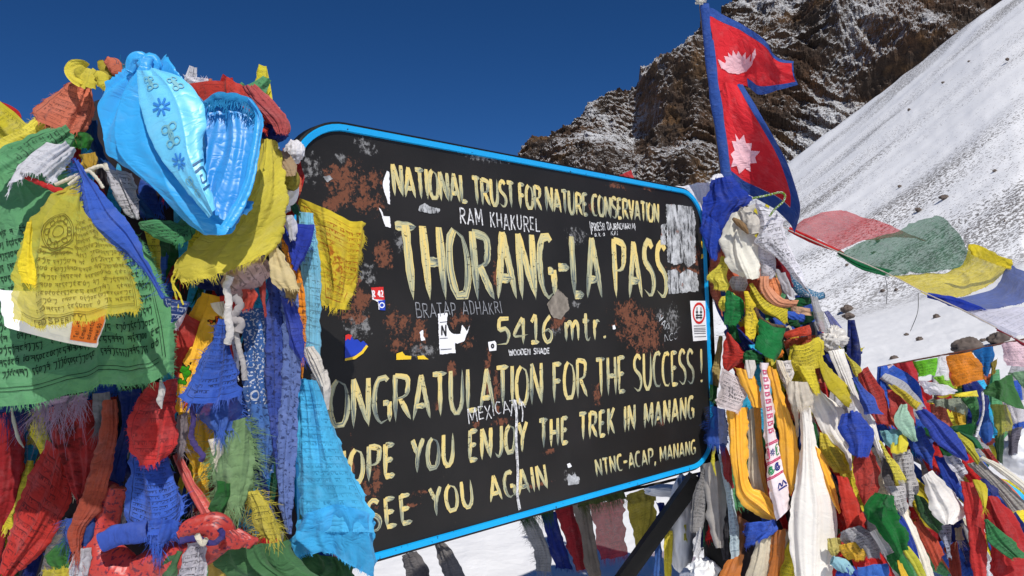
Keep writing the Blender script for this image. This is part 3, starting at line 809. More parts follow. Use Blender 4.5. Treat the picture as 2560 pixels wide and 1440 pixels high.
# ------------------------------------------------------------------ cloth
MATS = {}
_grp = bpy.data.node_groups.new('script_print', 'ShaderNodeTree')
def _mk_script():
    """printed rows of script: a head line with strokes hanging under it"""
    g = _grp
    g.interface.new_socket('Vector', in_out='INPUT', socket_type='NodeSocketVector')
    g.interface.new_socket('Row', in_out='INPUT', socket_type='NodeSocketFloat')
    g.interface.new_socket('Ink', in_out='OUTPUT', socket_type='NodeSocketFloat')
    gi, go_ = g.nodes.new('NodeGroupInput'), g.nodes.new('NodeGroupOutput')
    def n(typ, ins, out=0, **kw):
        nd = g.nodes.new('ShaderNode' + typ)
        for k, v in kw.items(): setattr(nd, k, v)
        for k, v in ins.items():
            if isinstance(v, bpy.types.NodeSocket): g.links.new(v, nd.inputs[k])
            else: nd.inputs[k].default_value = v
        return nd.outputs[out]
    def mth(op, a, b=0.0, c=0.0): return n('Math', {0: a, 1: b, 2: c}, operation=op)
    x, y = n('SeparateXYZ', {0: gi.outputs[0]}), n('SeparateXYZ', {0: gi.outputs[0]}, 1)
    q = mth('DIVIDE', y, gi.outputs[1])
    row, fr = mth('FLOOR', q), mth('FRACT', q)
    xx = mth('DIVIDE', x, gi.outputs[1])
    v1 = n('CombineXYZ', {0: mth('MULTIPLY', xx, 1.4), 1: mth('MULTIPLY', row, 7.31), 2: 0.0})
    gate = n('MapRange', {0: n('TexNoise', {'Vector': v1, 'Scale': 1.0, 'Detail': 2.0}), 1: .40, 2: .44})
    v2 = n('CombineXYZ', {0: mth('MULTIPLY', xx, 5.2), 1: mth('ADD', mth('MULTIPLY', fr, 2.2), mth('MULTIPLY', row, 9.7)), 2: 0.0})
    body = n('MapRange', {0: n('TexNoise', {'Vector': v2, 'Scale': 1.0, 'Detail': 1.5}), 1: .50, 2: .56})
    inb = mth('MULTIPLY', mth('GREATER_THAN', fr, .30), mth('LESS_THAN', fr, .82))
    head = mth('MULTIPLY', mth('GREATER_THAN', fr, .22), mth('LESS_THAN', fr, .36))
    ink = mth('MAXIMUM', mth('MULTIPLY', inb, body), head)
    g.links.new(mth('MULTIPLY', ink, gate), go_.inputs[0])
_mk_script()

def cmat(c, ink=0.0, row=.011, sheer=0.0, satin=0.0, pat=None, inkc=(.015, .015, .02), tr=.28, dirt=.38, tint=False, weave=1.0):
    key = (tuple(round(q, 3) for q in c), ink, row, sheer, satin, pat, inkc, tr, dirt, tint)
    if key in MATS: return MATS[key]
    t = NT('satin' if satin else ('sheer_cloth' if sheer else 'cotton_cloth'))
    uv = t.n('UVMap', uv_map='UVMap')
    co = t.n('TexCoord', out=3)
    oi = t.n('ObjectInfo', out=4 if False else 'Random')
    c = tuple(q * .93 + .07 * (.3 * c[0] + .5 * c[1] + .2 * c[2]) * k_ for q, k_ in zip(c, (1.1, 1.0, .9)))
    base = t.attr('tint', 'Color') if tint else c
    nz = t.noise(uv, 7, 6, .66)
    dk = t.ramp(nz, .3, .7, 1 - dirt * .8, 1 + dirt * .6)
    dk = t.math('MULTIPLY', dk, t.ramp(oi, 0, 1, .96, 1.14))
    col = t.mix(1.0, base, t.n('CombineXYZ', {0: dk, 1: dk, 2: dk}), 'MULTIPLY')
    fad = t.ramp(t.noise(uv, 22, 4, .65), .5, .75, 0, .22)
    col = t.mix(fad, col, tuple(min(1, q * .7 + .25) for q in c))
    if pat in ('print', 'wind') or ink:
        nd = t.t.nodes.new('ShaderNodeGroup'); nd.node_tree = _grp
        wob = t.mix(.012, uv, t.n('TexNoise', {'Vector': uv, 'Scale': 14.0}, out=1))
        t.link(uv, nd.inputs[0]); nd.inputs[1].default_value = row
        ik = nd.outputs[0]
        n2 = t.n('UVMap', uv_map='unit')
        ux, uy = t.n('SeparateXYZ', {0: n2}), t.n('SeparateXYZ', {0: n2}, out=1)
        ex = t.math('SUBTRACT', .5, t.math('ABSOLUTE', t.math('SUBTRACT', ux, .5)))
        ey = t.math('SUBTRACT', .5, t.math('ABSOLUTE', t.math('SUBTRACT', uy, .5)))
        ed = t.math('MINIMUM', ex, ey)
        ins = t.math('GREATER_THAN', ed, .10)
        frm = t.math('MULTIPLY', t.math('GREATER_THAN', ed, .07), t.math('LESS_THAN', ed, .082))
        ik = t.math('MAXIMUM', t.math('MULTIPLY', ik, ins), frm)
        if pat == 'wind':
            dx, dy = t.math('DIVIDE', t.math('SUBTRACT', ux, .5), .19), t.math('DIVIDE', t.math('SUBTRACT', uy, .5), .17)
            rr_ = t.math('ADD', t.math('POWER', t.math('ABSOLUTE', dx), 2.0), t.math('POWER', t.math('ABSOLUTE', dy), 2.0))
            blot = t.ramp(t.noise(uv, 120, 4, .65), .46, .54)
            inn = t.math('LESS_THAN', rr_, 1.0)
            ik = t.n('Mix', {0: inn, 2: ik, 3: blot})
        wear = t.ramp(t.noise(uv, 30, 3), .32, .55)
        ik = t.math('MULTIPLY', t.math('MULTIPLY', ik, wear), ink or .7)
        col = t.mix(ik, col, inkc)
    if pat == 'bandana':
        vo = t.n('TexVoronoi', {'Vector': uv, 'Scale': 24.0, 'Randomness': .5})
        k1 = t.math('MULTIPLY', t.math('GREATER_THAN', vo, .17), t.math('LESS_THAN', vo, .24))
        k2 = t.math('LESS_THAN', vo, .08)
        k3 = t.math('MULTIPLY', t.math('GREATER_THAN', vo, .30), t.math('GREATER_THAN', t.noise(uv, 210, 1), .58))
        k = t.math('MAXIMUM', t.math('MAXIMUM', k1, k2), k3)
        col = t.mix(t.math('MULTIPLY', k, .85), col, lin(222, 226, 232))
    if pat == 'paisley':
        k = t.ramp(t.noise(uv, 130, 3, .6), .55, .6)
        col = t.mix(t.math('MULTIPLY', k, .7), col, (.01, .012, .05))
    if pat == 'floral':
        wv = t.mix(.04, uv, t.n('TexNoise', {'Vector': uv, 'Scale': 60.0}, out=1))
        nd = t.t.nodes.new('ShaderNodeTexVoronoi'); t.link(wv, nd.inputs['Vector']); nd.inputs['Scale'].default_value = 20
        d_, cc = nd.outputs[0], t.n('SeparateColor', {0: nd.outputs[1]})
        blob = t.math('LESS_THAN', d_, .30)
        rim = t.math('MULTIPLY', t.math('GREATER_THAN', d_, .30), t.math('LESS_THAN', d_, .335))
        fc = t.mix(t.math('GREATER_THAN', cc, .45), lin(60, 150, 30), lin(226, 92, 24))
        on = t.math('GREATER_THAN', t.n('SeparateColor', {0: nd.outputs[1]}, out=1), .35)
        col = t.mix(t.math('MULTIPLY', blob, on), col, fc)
        col = t.mix(t.math('MULTIPLY', rim, on), col, (.03, .03, .01))
    if pat == 'stain':
        k = t.ramp(t.noise(uv, 26, 5, .65), .50, .62)
        col = t.mix(t.math('MULTIPLY', k, .8), col, (.02, .008, .008))
    ux2 = t.mapping(uv, (1, 1, 1))
    wv1 = t.n('TexWave', {'Vector': uv, 'Scale': 190.0, 'Distortion': .6}, out=1, bands_direction='X')
    wv2 = t.n('TexWave', {'Vector': uv, 'Scale': 190.0, 'Distortion': .6}, out=1, bands_direction='Y')
    wr = t.noise(uv, 70, 4, .6)
    wd_ = t.mix(.05, uv, t.n('TexNoise', {'Vector': uv, 'Scale': 18.0, 'Detail': 2.0}, out=1))
    wr2 = t.math('POWER', t.math('SUBTRACT', 1.0, t.math('ABSOLUTE', t.math('MULTIPLY', t.math('SUBTRACT', t.noise(wd_, 13, 2, .5), .5), 5.0)), clamp=True), 2.0)
    wr3 = t.math('POWER', t.math('SUBTRACT', 1.0, t.math('ABSOLUTE', t.math('MULTIPLY', t.math('SUBTRACT', t.noise(t.mapping(wd_, (1, 1.7, 1), (0, 0, .7)), 29, 2, .5), .5), 5.0)), clamp=True), 2.0)
    wr2 = t.math('ADD', t.math('MULTIPLY', wr2, .8), t.math('MULTIPLY', wr3, .45))
    if satin:
        nm = t.bump(t.math('ADD', t.math('MULTIPLY', wr, .08), wr2), .35, .004)
        sh = t.bsdf(col, .40, .5, nm, **{'Sheen Weight': .1, 'Anisotropic': .5, 'Coat Weight': .06 * satin, 'Coat Roughness': .35})
    else:
        hh = t.math('ADD', t.math('MULTIPLY', t.math('ADD', wv1, wv2), .05), t.math('ADD', t.math('MULTIPLY', wr, .5), wr2))
        nm = t.bump(hh, .55, .006)
        sh = t.bsdf(col, .9, .08, nm, **{'Sheen Weight': .08, 'Sheen Roughness': .5})
    tl = t.n('BsdfTranslucent', {'Color': col, 'Normal': nm})
    sh = t.n('MixShader', {0: tr, 1: sh, 2: tl})
    if sheer:
        th_ = t.math('MULTIPLY', t.ramp(t.noise(uv, 60, 2), .3, .7, .8, 1.1), sheer)
        tb = t.n('BsdfTransparent', {'Color': tuple(q * .35 + .65 for q in c)})
        sh = t.n('MixShader', {0: th_, 1: sh, 2: tb})
    MATS[key] = t.done(sh)
    return t.m

def coons(L, R, T=None, B=None, d=1.5, nu=40, nv=60, bulge=0.0, dr=0.0, sag=0.0, rough=0.0):
    """patch through its photo-space edges, every point at its own distance d + delta"""
    if np.ndim(d) == 0: d = (d, d)
    l, r = crom(pts3(L), nv + 1), crom(pts3(R), nv + 1)
    u, v = np.linspace(0, 1, nu + 1)[None, :, None], np.linspace(0, 1, nv + 1)[:, None, None]
    G = l[:, None, :] * (1 - u) + r[:, None, :] * u
    if T is not None or B is not None:
        tl, tr_, bl, br = l[0], r[0], l[-1], r[-1]
        t_ = crom(pts3([tl] + list(pts3(T)) + [tr_]), nu + 1) if T is not None else tl + (tr_ - tl) * u[0]
        b_ = crom(pts3([bl] + list(pts3(B)) + [br]), nu + 1) if B is not None else bl + (br - bl) * u[0]
        G = G + (t_[None] * (1 - v) + b_[None] * v) - ((tl * (1 - u) + tr_ * u) * (1 - v) + (bl * (1 - u) + br * u) * v)
    bulge = math.copysign(min(abs(bulge), .28 * float(np.median(np.hypot(*(r - l)[:, :2].T))) * d[0] / FPX), bulge)
    dep = G[..., 2] + d[0] + (d[1] - d[0]) * v[..., 0] + dr * u[..., 0] - bulge * np.sin(math.pi * u[..., 0]) ** .8
    if rough:
        wd0 = float(np.median(np.hypot(*(r - l)[:, :2].T)))
        w_ = min(rough, .07 * wd0)
        q_ = (np.linspace(0, np.hypot(*np.diff(l[:, :2], axis=0).T).sum() / 26.0, nv + 1) + L[0][0])[:, None]
        uu_ = u[..., 0]
        for e_, k_ in ((np.clip(1 - uu_ * wd0 / 14, 0, 1), 0.0), (np.clip(1 - (1 - uu_) * wd0 / 14, 0, 1), 50.0)):
            G[..., 0] += e_ * w_ * (vn(q_ + k_, L[0][1], 0, 3) + .6 * vn(q_ * 2.7 + k_, L[0][1], 0, 4))
            G[..., 1] += e_ * .5 * w_ * vn(q_ * 1.3 + k_, L[0][1] + 9, 0, 5)
    y = G[..., 1] + sag * 4 * (u * (1 - u))[..., 0] * np.minimum(1, .25 + v[..., 0])
    return P(G[..., 0], y, dep)

RS = np.random.RandomState(5)
def folds(G, npl=3, amp=.012, namp=.006, seed=0, env=None, drift=.25, nscale=9.0, tw=.5, crease=.004):
    """pleats running down the cloth plus wrinkles and sharp creases, pushed along the cloth's own normal"""
    s = Srf(G)
    nv, nu = s.nv, s.nu
    u, v = np.meshgrid(np.linspace(0, 1, nu + 1), np.linspace(0, 1, nv + 1))
    lu = np.linalg.norm(np.diff(G, axis=1), axis=-1).sum(1).mean()
    lv = np.linalg.norm(np.diff(G, axis=0), axis=-1).sum(0).mean()
    amp = min(amp, .16 * lu / max(npl, 1) + .001)
    uw = u + .13 * vn(u * 2.6 + seed * 3.3, v * .9, seed, seed + 1) + drift * .22 * vn(u * 2 + seed, v * 2.3, seed * 1.7, seed) + tw * (v - .5) * .3 / max(npl, 1)
    ph = 2 * math.pi * (npl * uw + (seed * .37 % 1))
    cusp = 1 - 2 * np.abs(np.sin(ph / 2 + .4 * np.sin(ph))) ** .8
    pl = .5 * np.sin(ph) + .75 * cusp + .25 * np.sin(2.3 * ph + seed)
    e = 1.0 if env is None else np.interp(v, np.linspace(0, 1, len(env)), env)
    e = e * (.75 + .5 * vn(u * 3, v * 3, seed * 2.2, seed + 4))
    h = amp * pl * e
    a, b = u * lu, v * lv
    fl = min(1, lu / .12)
    b = b * (.35 if lv > 2.2 * lu else .62)
    namp, crease = namp * .75, crease * .75
    h = h + fl * namp * fbm(a * nscale, b * nscale * .6, seed * 3.1, seed + 3, 4, .5)
    def sharp(n_): return (1 - np.abs(n_) * 2.2).clip(0, 1) ** 2.2
    c1 = sharp(vn(a * nscale * 1.1 + b * 3.2 + .3 * vn(a * 20, b * 20, 0, seed), b * nscale * .9 - a * 3, seed * 1.3, seed + 9))
    c2 = sharp(vn(a * nscale * 2.3 - b * 7, b * nscale * 1.9 + a * 9, seed * 2.3, seed + 19))
    h = h + fl * crease * (1.3 * c1 + .7 * c2)
    return G + s.N * h[..., None], lu, lv

def fringe_geo(s, edges, ln, seed=0, step=.0035, w=.00045):
    step, ln = step * .65, ln * .7
    rs = np.random.RandomState(seed + 100)
    V, Fc, U1, U2 = [], [], [], []
    lu = np.linalg.norm(np.diff(s.G, axis=1), axis=-1).sum(1).mean()
    lv = np.linalg.norm(np.diff(s.G, axis=0), axis=-1).sum(0).mean()
    base = 0
    for e in edges:
        n = int((lu if e in 'TB' else lv) / step)
        if n < 2: continue
        q = np.sort(rs.rand(n))
        o, z = np.ones(n), np.zeros(n)
        uv0 = {'B': (q, o), 'T': (q, z), 'L': (z, q), 'R': (o, q)}[e]
        inn = {'B': (q, o - .04), 'T': (q, z + .04), 'L': (z + .04, q), 'R': (o - .04, q)}[e]
        p, pi = s.at(*uv0), s.at(*inn)
        dr_ = p - pi
        dr_ /= np.linalg.norm(dr_, axis=1, keepdims=True) + 1e-9
        dr_ = dr_ + rs.normal(0, .35, (n, 3)) + np.array([0, 0, -.25])
        clump = .35 + .9 * np.abs(vn(q * n / 14, 0, 0, seed + 5)) + .3 * rs.rand(n)
        l = ln * clump[:, None]
        sd_ = np.cross(dr_, CAM - p); sd_ /= np.linalg.norm(sd_, axis=1, keepdims=True) + 1e-9
        p1 = p + dr_ * l * .55
        p2 = p1 + (dr_ + rs.normal(0, .45, (n, 3)) + np.array([0, 0, -.35])) * l * .5
        p0 = p - dr_ * .003
        ww = w * (.6 + .6 * rs.rand(n))[:, None]
        vv = np.stack([p0 - sd_ * ww, p0 + sd_ * ww, p1 - sd_ * ww * .8, p1 + sd_ * ww * .8, p2 - sd_ * ww * .25, p2 + sd_ * ww * .25], 1)
        V.append(vv.reshape(-1, 3))
        i = np.arange(n)[:, None] * 6 + base
        Fc.append(np.concatenate([np.stack([i, i + 1, i + 3, i + 2], -1), np.stack([i + 2, i + 3, i + 5, i + 4], -1)], 1).reshape(-1, 4))
        U2.append(np.repeat(np.stack(uv0, 1), 6, 0) * .98 + .01)
        U1.append(np.repeat(np.stack(uv0, 1) * np.array([lu, lv]), 6, 0))
        base += n * 6
    if not V: return None
    return np.concatenate(V), np.concatenate(Fc), np.concatenate(U1), np.concatenate(U2)

SEED = [10]
def cloth(name, label, cat, mat, L, R, d, T=None, B=None, np_=2, amp=.01, na=.006, cr=.004, bulge=.02, dr=0.0, sag=0.0, fray='', fl=.012, group=None, parent=None, nu=None, nv=None, env=None, seed=None, drift=.25, ns=9.0, tw=.5, step=.0035, rough=5.0):
    SEED[0] += 1
    sd_ = seed if seed is not None else SEED[0]
    px = np.ptp([a[0] for a in L + R]); py = np.ptp([a[1] for a in L + R])
    nu = nu or int(np.clip(px / 3.2, 18, 110)); nv = nv or int(np.clip(py / 3.6, 22, 130))
    nu = max(nu, np_ * 8)
    G = coons(L, R, T, B, d, nu, nv, bulge, dr, sag, rough)
    G, lu, lv = folds(G, np_, amp, na, sd_, env, drift, ns, tw, cr)
    s = Srf(G)
    u, v = np.meshgrid(np.linspace(0, 1, nu + 1), np.linspace(0, 1, nv + 1))
    V, Fc = G.reshape(-1, 3), grid_faces(nu, nv)
    u2 = np.stack([u.ravel(), v.ravel()], 1)
    u1 = u2 * np.array([lu, lv]) + sd_ * .173
    if fray:
        fg = fringe_geo(s, fray, fl, sd_, step)
        if fg:
            Fc = np.concatenate([Fc, fg[1] + len(V)])
            V = np.concatenate([V, fg[0]]); u1 = np.concatenate([u1, fg[2]]); u2 = np.concatenate([u2, fg[3]])
    o = mesh(name, V, Fc, mat, parent, uv={'UVMap': u1, 'unit': u2})
    if label: tag(o, label, cat, group)
    if parent is None:
        set_base(o, V[:(nu + 1)].mean(0))
    o_s[o.name] = s
    return o
o_s = {}

def tube(name, label, cat, mat, path, r, d, nr=18, ridges=5, ra=.18, twist=2.0, group=None, parent=None, n=None, na=.12, caps=True):
    """rope, roll or twisted scarf: path in photo space with its distance, radius list in metres"""
    SEED[0] += 1
    sd_ = SEED[0]
    if np.ndim(d) == 0: d = (d, d)
    L_ = sum(math.hypot(b[0] - a[0], b[1] - a[1]) for a, b in zip(path, path[1:]))
    n = n or int(np.clip(L_ / 3.0, 10, 160))
    c = crom(pts3(path), n)
    s = np.linspace(0, 1, n)
    C = P(c[:, 0], c[:, 1], c[:, 2] + d[0] + (d[1] - d[0]) * s)
    tg = np.gradient(C, axis=0); tg /= np.linalg.norm(tg, axis=1, keepdims=True) + 1e-9
    vw = CAM - C; vw /= np.linalg.norm(vw, axis=1, keepdims=True)
    a = np.cross(tg, vw); a /= np.linalg.norm(a, axis=1, keepdims=True) + 1e-9
    b = np.cross(a, tg)
    rr_ = np.interp(s, np.linspace(0, 1, len(r)), r) if np.ndim(r) else np.full(n, r)
    q = np.linspace(0, 2 * math.pi, nr + 1)
    Q, Sx = np.meshgrid(q, s)
    gq = ridges * Q + twist * 2 * math.pi * Sx + 1.6 * vn(Sx * 5, np.cos(Q), np.sin(Q), sd_)
    rad_ = rr_[:, None] * (1 + ra * (2.0 * np.abs(np.sin(.5 * gq)) ** .6 - 1.3) + .12 * vn(Sx * n * .06, 0, 0, sd_ + 3) + na * fbm(np.cos(Q) * 1.3 + sd_, np.sin(Q) * 1.3, Sx * n * .09, sd_, 3))
    G = C[:, None] + rad_[..., None] * (np.cos(Q)[..., None] * a[:, None] + .62 * np.sin(Q)[..., None] * b[:, None])
    V = G.reshape(-1, 3)
    Fc = grid_faces(nr, n - 1)[:, ::-1].copy()
    Ln = np.linalg.norm(np.diff(C, axis=0), axis=1).sum()
    u2 = np.stack([(Q / (2 * math.pi)).ravel(), Sx.ravel()], 1)
    u1 = u2 * np.array([2 * math.pi * rr_.mean(), Ln]) + sd_ * .13
    if caps:
        V = np.vstack([V, C[0] - tg[0] * rr_[0] * .4, C[-1] + tg[-1] * rr_[-1] * .4])
        k0, k1, e = len(V) - 2, len(V) - 1, (n - 1) * (nr + 1)
        i = np.arange(nr)
        Fc = np.concatenate([Fc, np.stack([np.full(nr, k0), i + 1, i, i], 1), np.stack([np.full(nr, k1), e + i, e + i + 1, e + i + 1], 1)])
        Fc = [list(dict.fromkeys(f)) for f in Fc.tolist()]
        u1 = np.vstack([u1, u1[:1], u1[-1:]]); u2 = np.vstack([u2, u2[:1], u2[-1:]])
    o = mesh(name, V, Fc, mat, parent, uv={'UVMap': u1, 'unit': u2})
    if label: tag(o, label, cat, group)
    if parent is None: set_base(o, C[0])
    return o

def wad(name, label, cat, mat, x, y, rx, ry, d, depth=None, group=None, parent=None, na=.35, freq=2.2, rot=0.0, n=40):
    """crumpled lump of cloth (or snow)"""
    SEED[0] += 1
    sd_ = SEED[0]
    q, w = np.meshgrid(np.linspace(0, 2 * math.pi, n * 2 + 1), np.linspace(.02, math.pi - .02, n + 1))
    X_, Y_, Z_ = np.sin(w) * np.cos(q), np.sin(w) * np.sin(q), np.cos(w)
    k = 1 + na * fbm(X_ * freq + sd_, Y_ * freq, Z_ * freq, sd_, 4, .5, ridge=True) + na * .5 * fbm(X_ * 1.2, Y_ * 1.2, Z_ * 1.2 + sd_, sd_, 2)
    X_, Y_, Z_ = X_ * k, Y_ * k, Z_ * k
    cr_, sr_ = math.cos(rot), math.sin(rot)
    dx, dy = (X_ * rx * cr_ - Z_ * ry * sr_), (X_ * rx * sr_ + Z_ * ry * cr_)
    dd_ = depth or min(rx, ry) / FPX * d
    G = P(x + dx, y + dy, d + Y_ * dd_)
    V = G.reshape(-1, 3)
    u2 = np.stack([(q / (2 * math.pi)).ravel(), (w / math.pi).ravel()], 1)
    u1 = u2 * np.array([6 * rx, 3 * ry]) / FPX * d
    o = mesh(name, V, grid_faces(2 * n, n), mat, parent, uv={'UVMap': u1, 'unit': u2})
    if label: tag(o, label, cat, group)
    if parent is None: set_base(o, V.mean(0))
    return o

def marks(name, srf, strokes, hw, m, parent, off=.0016, flat_=True, n=10, asp=1.0, seed=0):
    """strokes in a cloth's own 0..1 coordinates, laid on its folds"""
    V, Fc, UV, RN = stroke_mesh(strokes, lambda x, y, o: srf.at(x, y, o), hw, off, .2, n, seed, flat_, asp)
    return mesh(name, V, Fc, m, parent, uv=UV, attrs={'rnd': RN}, smooth=False)
def fill(name, srf, polys, m, parent, off=.0014, n=90):
    """filled shapes in a cloth's own coordinates"""
    V, Fc = [], []
    for poly in polys:
        p = np.array(poly, float)
        lo, hi = p.min(0), p.max(0)
        u, v = np.meshgrid(np.linspace(lo[0], hi[0], n + 1), np.linspace(lo[1], hi[1], n + 1))
        cu, cv = (u[:-1, :-1] + u[1:, 1:]) / 2, (v[:-1, :-1] + v[1:, 1:]) / 2
        ins = np.zeros(cu.shape, bool)
        x1, y1 = p[-1]
        for x2, y2 in p:
            c_ = ((y1 > cv) != (y2 > cv)) & (cu < (x2 - x1) * (cv - y1) / (y2 - y1 + 1e-12) + x1)
            ins ^= c_
            x1, y1 = x2, y2
        f = grid_faces(n, n)[ins.ravel()] + sum(len(q) for q in V)
        V.append(srf.at(u, v, off).reshape(-1, 3)); Fc.append(f)
    V, Fc = np.concatenate(V), np.concatenate(Fc)
    used = np.unique(Fc)
    mp = np.zeros(len(V), int); mp[used] = np.arange(len(used))
    uvv = np.zeros((len(used), 2)); uvv[:, 0] = V[used][:, 0]; uvv[:, 1] = V[used][:, 2]
    return mesh(name, V[used], mp[Fc], m, parent, uv={'UVMap': uvv, 'unit': uvv})
def subsheet(name, srf, u0, u1, v0, v1, m, parent, off=.0, nu=40, nv=60):
    u, v = np.meshgrid(np.linspace(u0, u1, nu + 1), np.linspace(v0, v1, nv + 1))
    G = srf.at(u, v, off)
    lu = np.linalg.norm(np.diff(G, axis=1), axis=-1).sum(1).mean(); lv = np.linalg.norm(np.diff(G, axis=0), axis=-1).sum(0).mean()
    u2 = np.stack([u.ravel(), v.ravel()], 1)
    a = np.stack([((u - u0) / (u1 - u0) * lu).ravel(), ((v - v0) / (v1 - v0) * lv).ravel()], 1)
    return mesh(name, G.reshape(-1, 3), grid_faces(nu, nv), m, parent, uv={'UVMap': a, 'unit': u2})

# ------------------------------------------------------------------ the flag on its pole beside the board
FRED = cmat(lin(214, 30, 44), tr=.22, dirt=.08)
FBLU = cmat(lin(46, 82, 158), tr=.2, dirt=.12)
FPNK = cmat(lin(240, 196, 206), tr=.2, dirt=.06)
FD = 2.78
fl_ = thing('flag', 'red double-pennant flag with blue border flying from a short pole', 'flag')
tube('pole', None, None, simple_mat('pole_wood', lin(110, 92, 70), .7), [(1753, 2), (1784, 250), (1830, 620)], .010, FD + .012, 12, 3, .02, 0, parent=fl_, na=.02)
wad('finial_tie', None, None, cmat(lin(226, 224, 214)), 1752, 2, 12, 9, FD, parent=fl_, na=.5)
tube('hem_sleeve', None, None, FBLU, [(1760, 10), (1772, 110), (1788, 240), (1804, 340), (1816, 444)], [.016, .017, .019, .018, .018], FD, 16, 3, .10, .6, parent=fl_, na=.06)
up = coons([(1768, 18), (1779, 110), (1798, 228)], [(1984, 152, -.14), (1985, 180, -.15), (1995, 212, -.16)], [(1850, 58, .02), (1902, 94, -.05), (1936, 138, -.10)], [(1853, 212, .02), (1895, 236, -.04), (1945, 226, -.11)], FD, 90, 70, 0)
up, _, _ = folds(up, 1, .016, .008, 3, None, .3, 7, .9, .004)
us = Srf(up)
lo = coons([(1795, 206, .004), (1806, 300), (1822, 445)], [(1857, 210, .024), (1902, 290, -.05), (1942, 356, -.09), (1976, 428, -.12), (2003, 520, -.16), (1992, 586, -.16)], None, [(1880, 494, .04), (1940, 534, -.05)], FD, 80, 110, .01)
lo, _, _ = folds(lo, 1, .014, .010, 8, [0.6, 1, 1.4], .4, 7, .9, .005)
ls = Srf(lo)
subsheet('field', us, 0, .985, .115, .86, FRED, fl_)
subsheet('field', us, 0, .34, .86, 1, FRED, fl_)
for q in ((0, 1, 0, .115), (.34, 1, .86, 1), (.985, 1, .115, .86)): subsheet('border', us, *q, FBLU, fl_, .0006)
subsheet('field', ls, 0, .80, 0, .90, FRED, fl_)
for q in ((.80, 1, 0, .90), (0, 1, .90, 1)): subsheet('border', ls, *q, FBLU, fl_, .0006)
def toUV(srf, pts):
    """photo-space points -> the nearest cloth coordinates"""
    G = srf.G
    v = G - CAM
    zc = v @ _F
    gx, gy = W0 / 2 + FPX * (v @ _R) / zc, H0 / 2 - FPX * (v @ _U) / zc
    out = []
    for x, y in pts:
        k = np.argmin((gx - x) ** 2 + (gy - y) ** 2)
        j, i = divmod(k, gx.shape[1])
        out.append((i / srf.nu, j / srf.nv))
    return out
moon = [(1794, 148), (1804, 170), (1822, 183), (1845, 186), (1866, 180), (1882, 162), (1891, 138), (1888, 121), (1880, 150), (1876, 156), (1877, 134), (1866, 148), (1864, 129), (1856, 142), (1846, 127), (1840, 140), (1832, 127), (1829, 141), (1818, 130), (1820, 143), (1808, 140), (1816, 154), (1812, 160)]
fill('moon_emblem', us, [toUV(us, moon)], FPNK, fl_, .0022)
sunp = [(1838, 334), (1848, 350), (1859, 337), (1866, 358), (1881, 357), (1877, 376), (1902, 378), (1888, 394), (1893, 408), (1876, 409), (1876, 430), (1862, 420), (1848, 434), (1842, 414), (1828, 418), (1833, 398), (1826, 386), (1836, 376), (1828, 352), (1840, 354)]
fill('sun_emblem', ls, [toUV(ls, sunp)], FPNK, fl_, .0022)
set_base(fl_, P(1830, 620, FD + .012))
# ------------------------------------------------------------------ flags and scarves, each where it hangs
def pp(s):
    return [tuple(float(q) for q in w.split(',')) for w in s.split()]
YEL, YEO, GRN, GRD, GRB = lin(226, 212, 62), lin(250, 184, 16), lin(92, 156, 106), lin(30, 84, 46), lin(26, 128, 66)
RED, RDD, RUS, SAL = lin(196, 44, 44), lin(150, 30, 36), lin(176, 76, 52), lin(208, 112, 84)
BLU, NAV, LBL, TEA = lin(54, 94, 190), lin(30, 44, 112), lin(60, 186, 236), lin(24, 120, 150)
WHT, CRM, GRY, TAU, ORG, PNK, PGR = lin(232, 232, 238), lin(228, 220, 198), lin(168, 168, 172), lin(128, 120, 108), lin(248, 150, 8), lin(226, 190, 192), lin(160, 200, 176)
NEO, ORN = lin(112, 206, 30), lin(255, 140, 10)
GL_, GR_, GU_, GF_, GS_ = 'flags tied round the left pile', 'flags tied round the right post', 'flags hanging behind the board', 'flags strung along the far line', 'string of flags flying in the wind'
KN = {'f': ('prayer_flag', 'prayer flag'), 's': ('silk_scarf', 'scarf'), 'b': ('bandana', 'bandana'), 'c': ('cloth_strip', 'cloth strip')}
def F(k, label, mat, L, R, d, T=None, B=None, grp=None, **kw):
    if k == 'f' and 'fray' not in kw: kw = dict(kw, fray='B', fl=.004)
    nm, ct = KN[k]
    return cloth(nm, label, ct, mat, pp(L), pp(R), d, pp(T) if T else None, pp(B) if B else None, group=grp, **kw)
def TB(k, label, mat, path, r, d, grp=None, **kw):
    if k == 'w': kw = {**kw, 'ridges': max(7, kw.get('ridges', 7)), 'ra': .34, 'na': .2, 'nr': 24}
    nm, ct = {**KN, 'r': ('rope', 'rope'), 'w': ('knotted_scarf', 'scarf')}[k]
    return tube(nm, label, ct, mat, pp(path), r, d, group=grp, **kw)
def WD(label, mat, *a, name='knotted_cloth', cat='knotted cloth', **kw):
    return wad(name, label, cat, mat, *a, **kw)

# ================= left pile =================
g = GL_
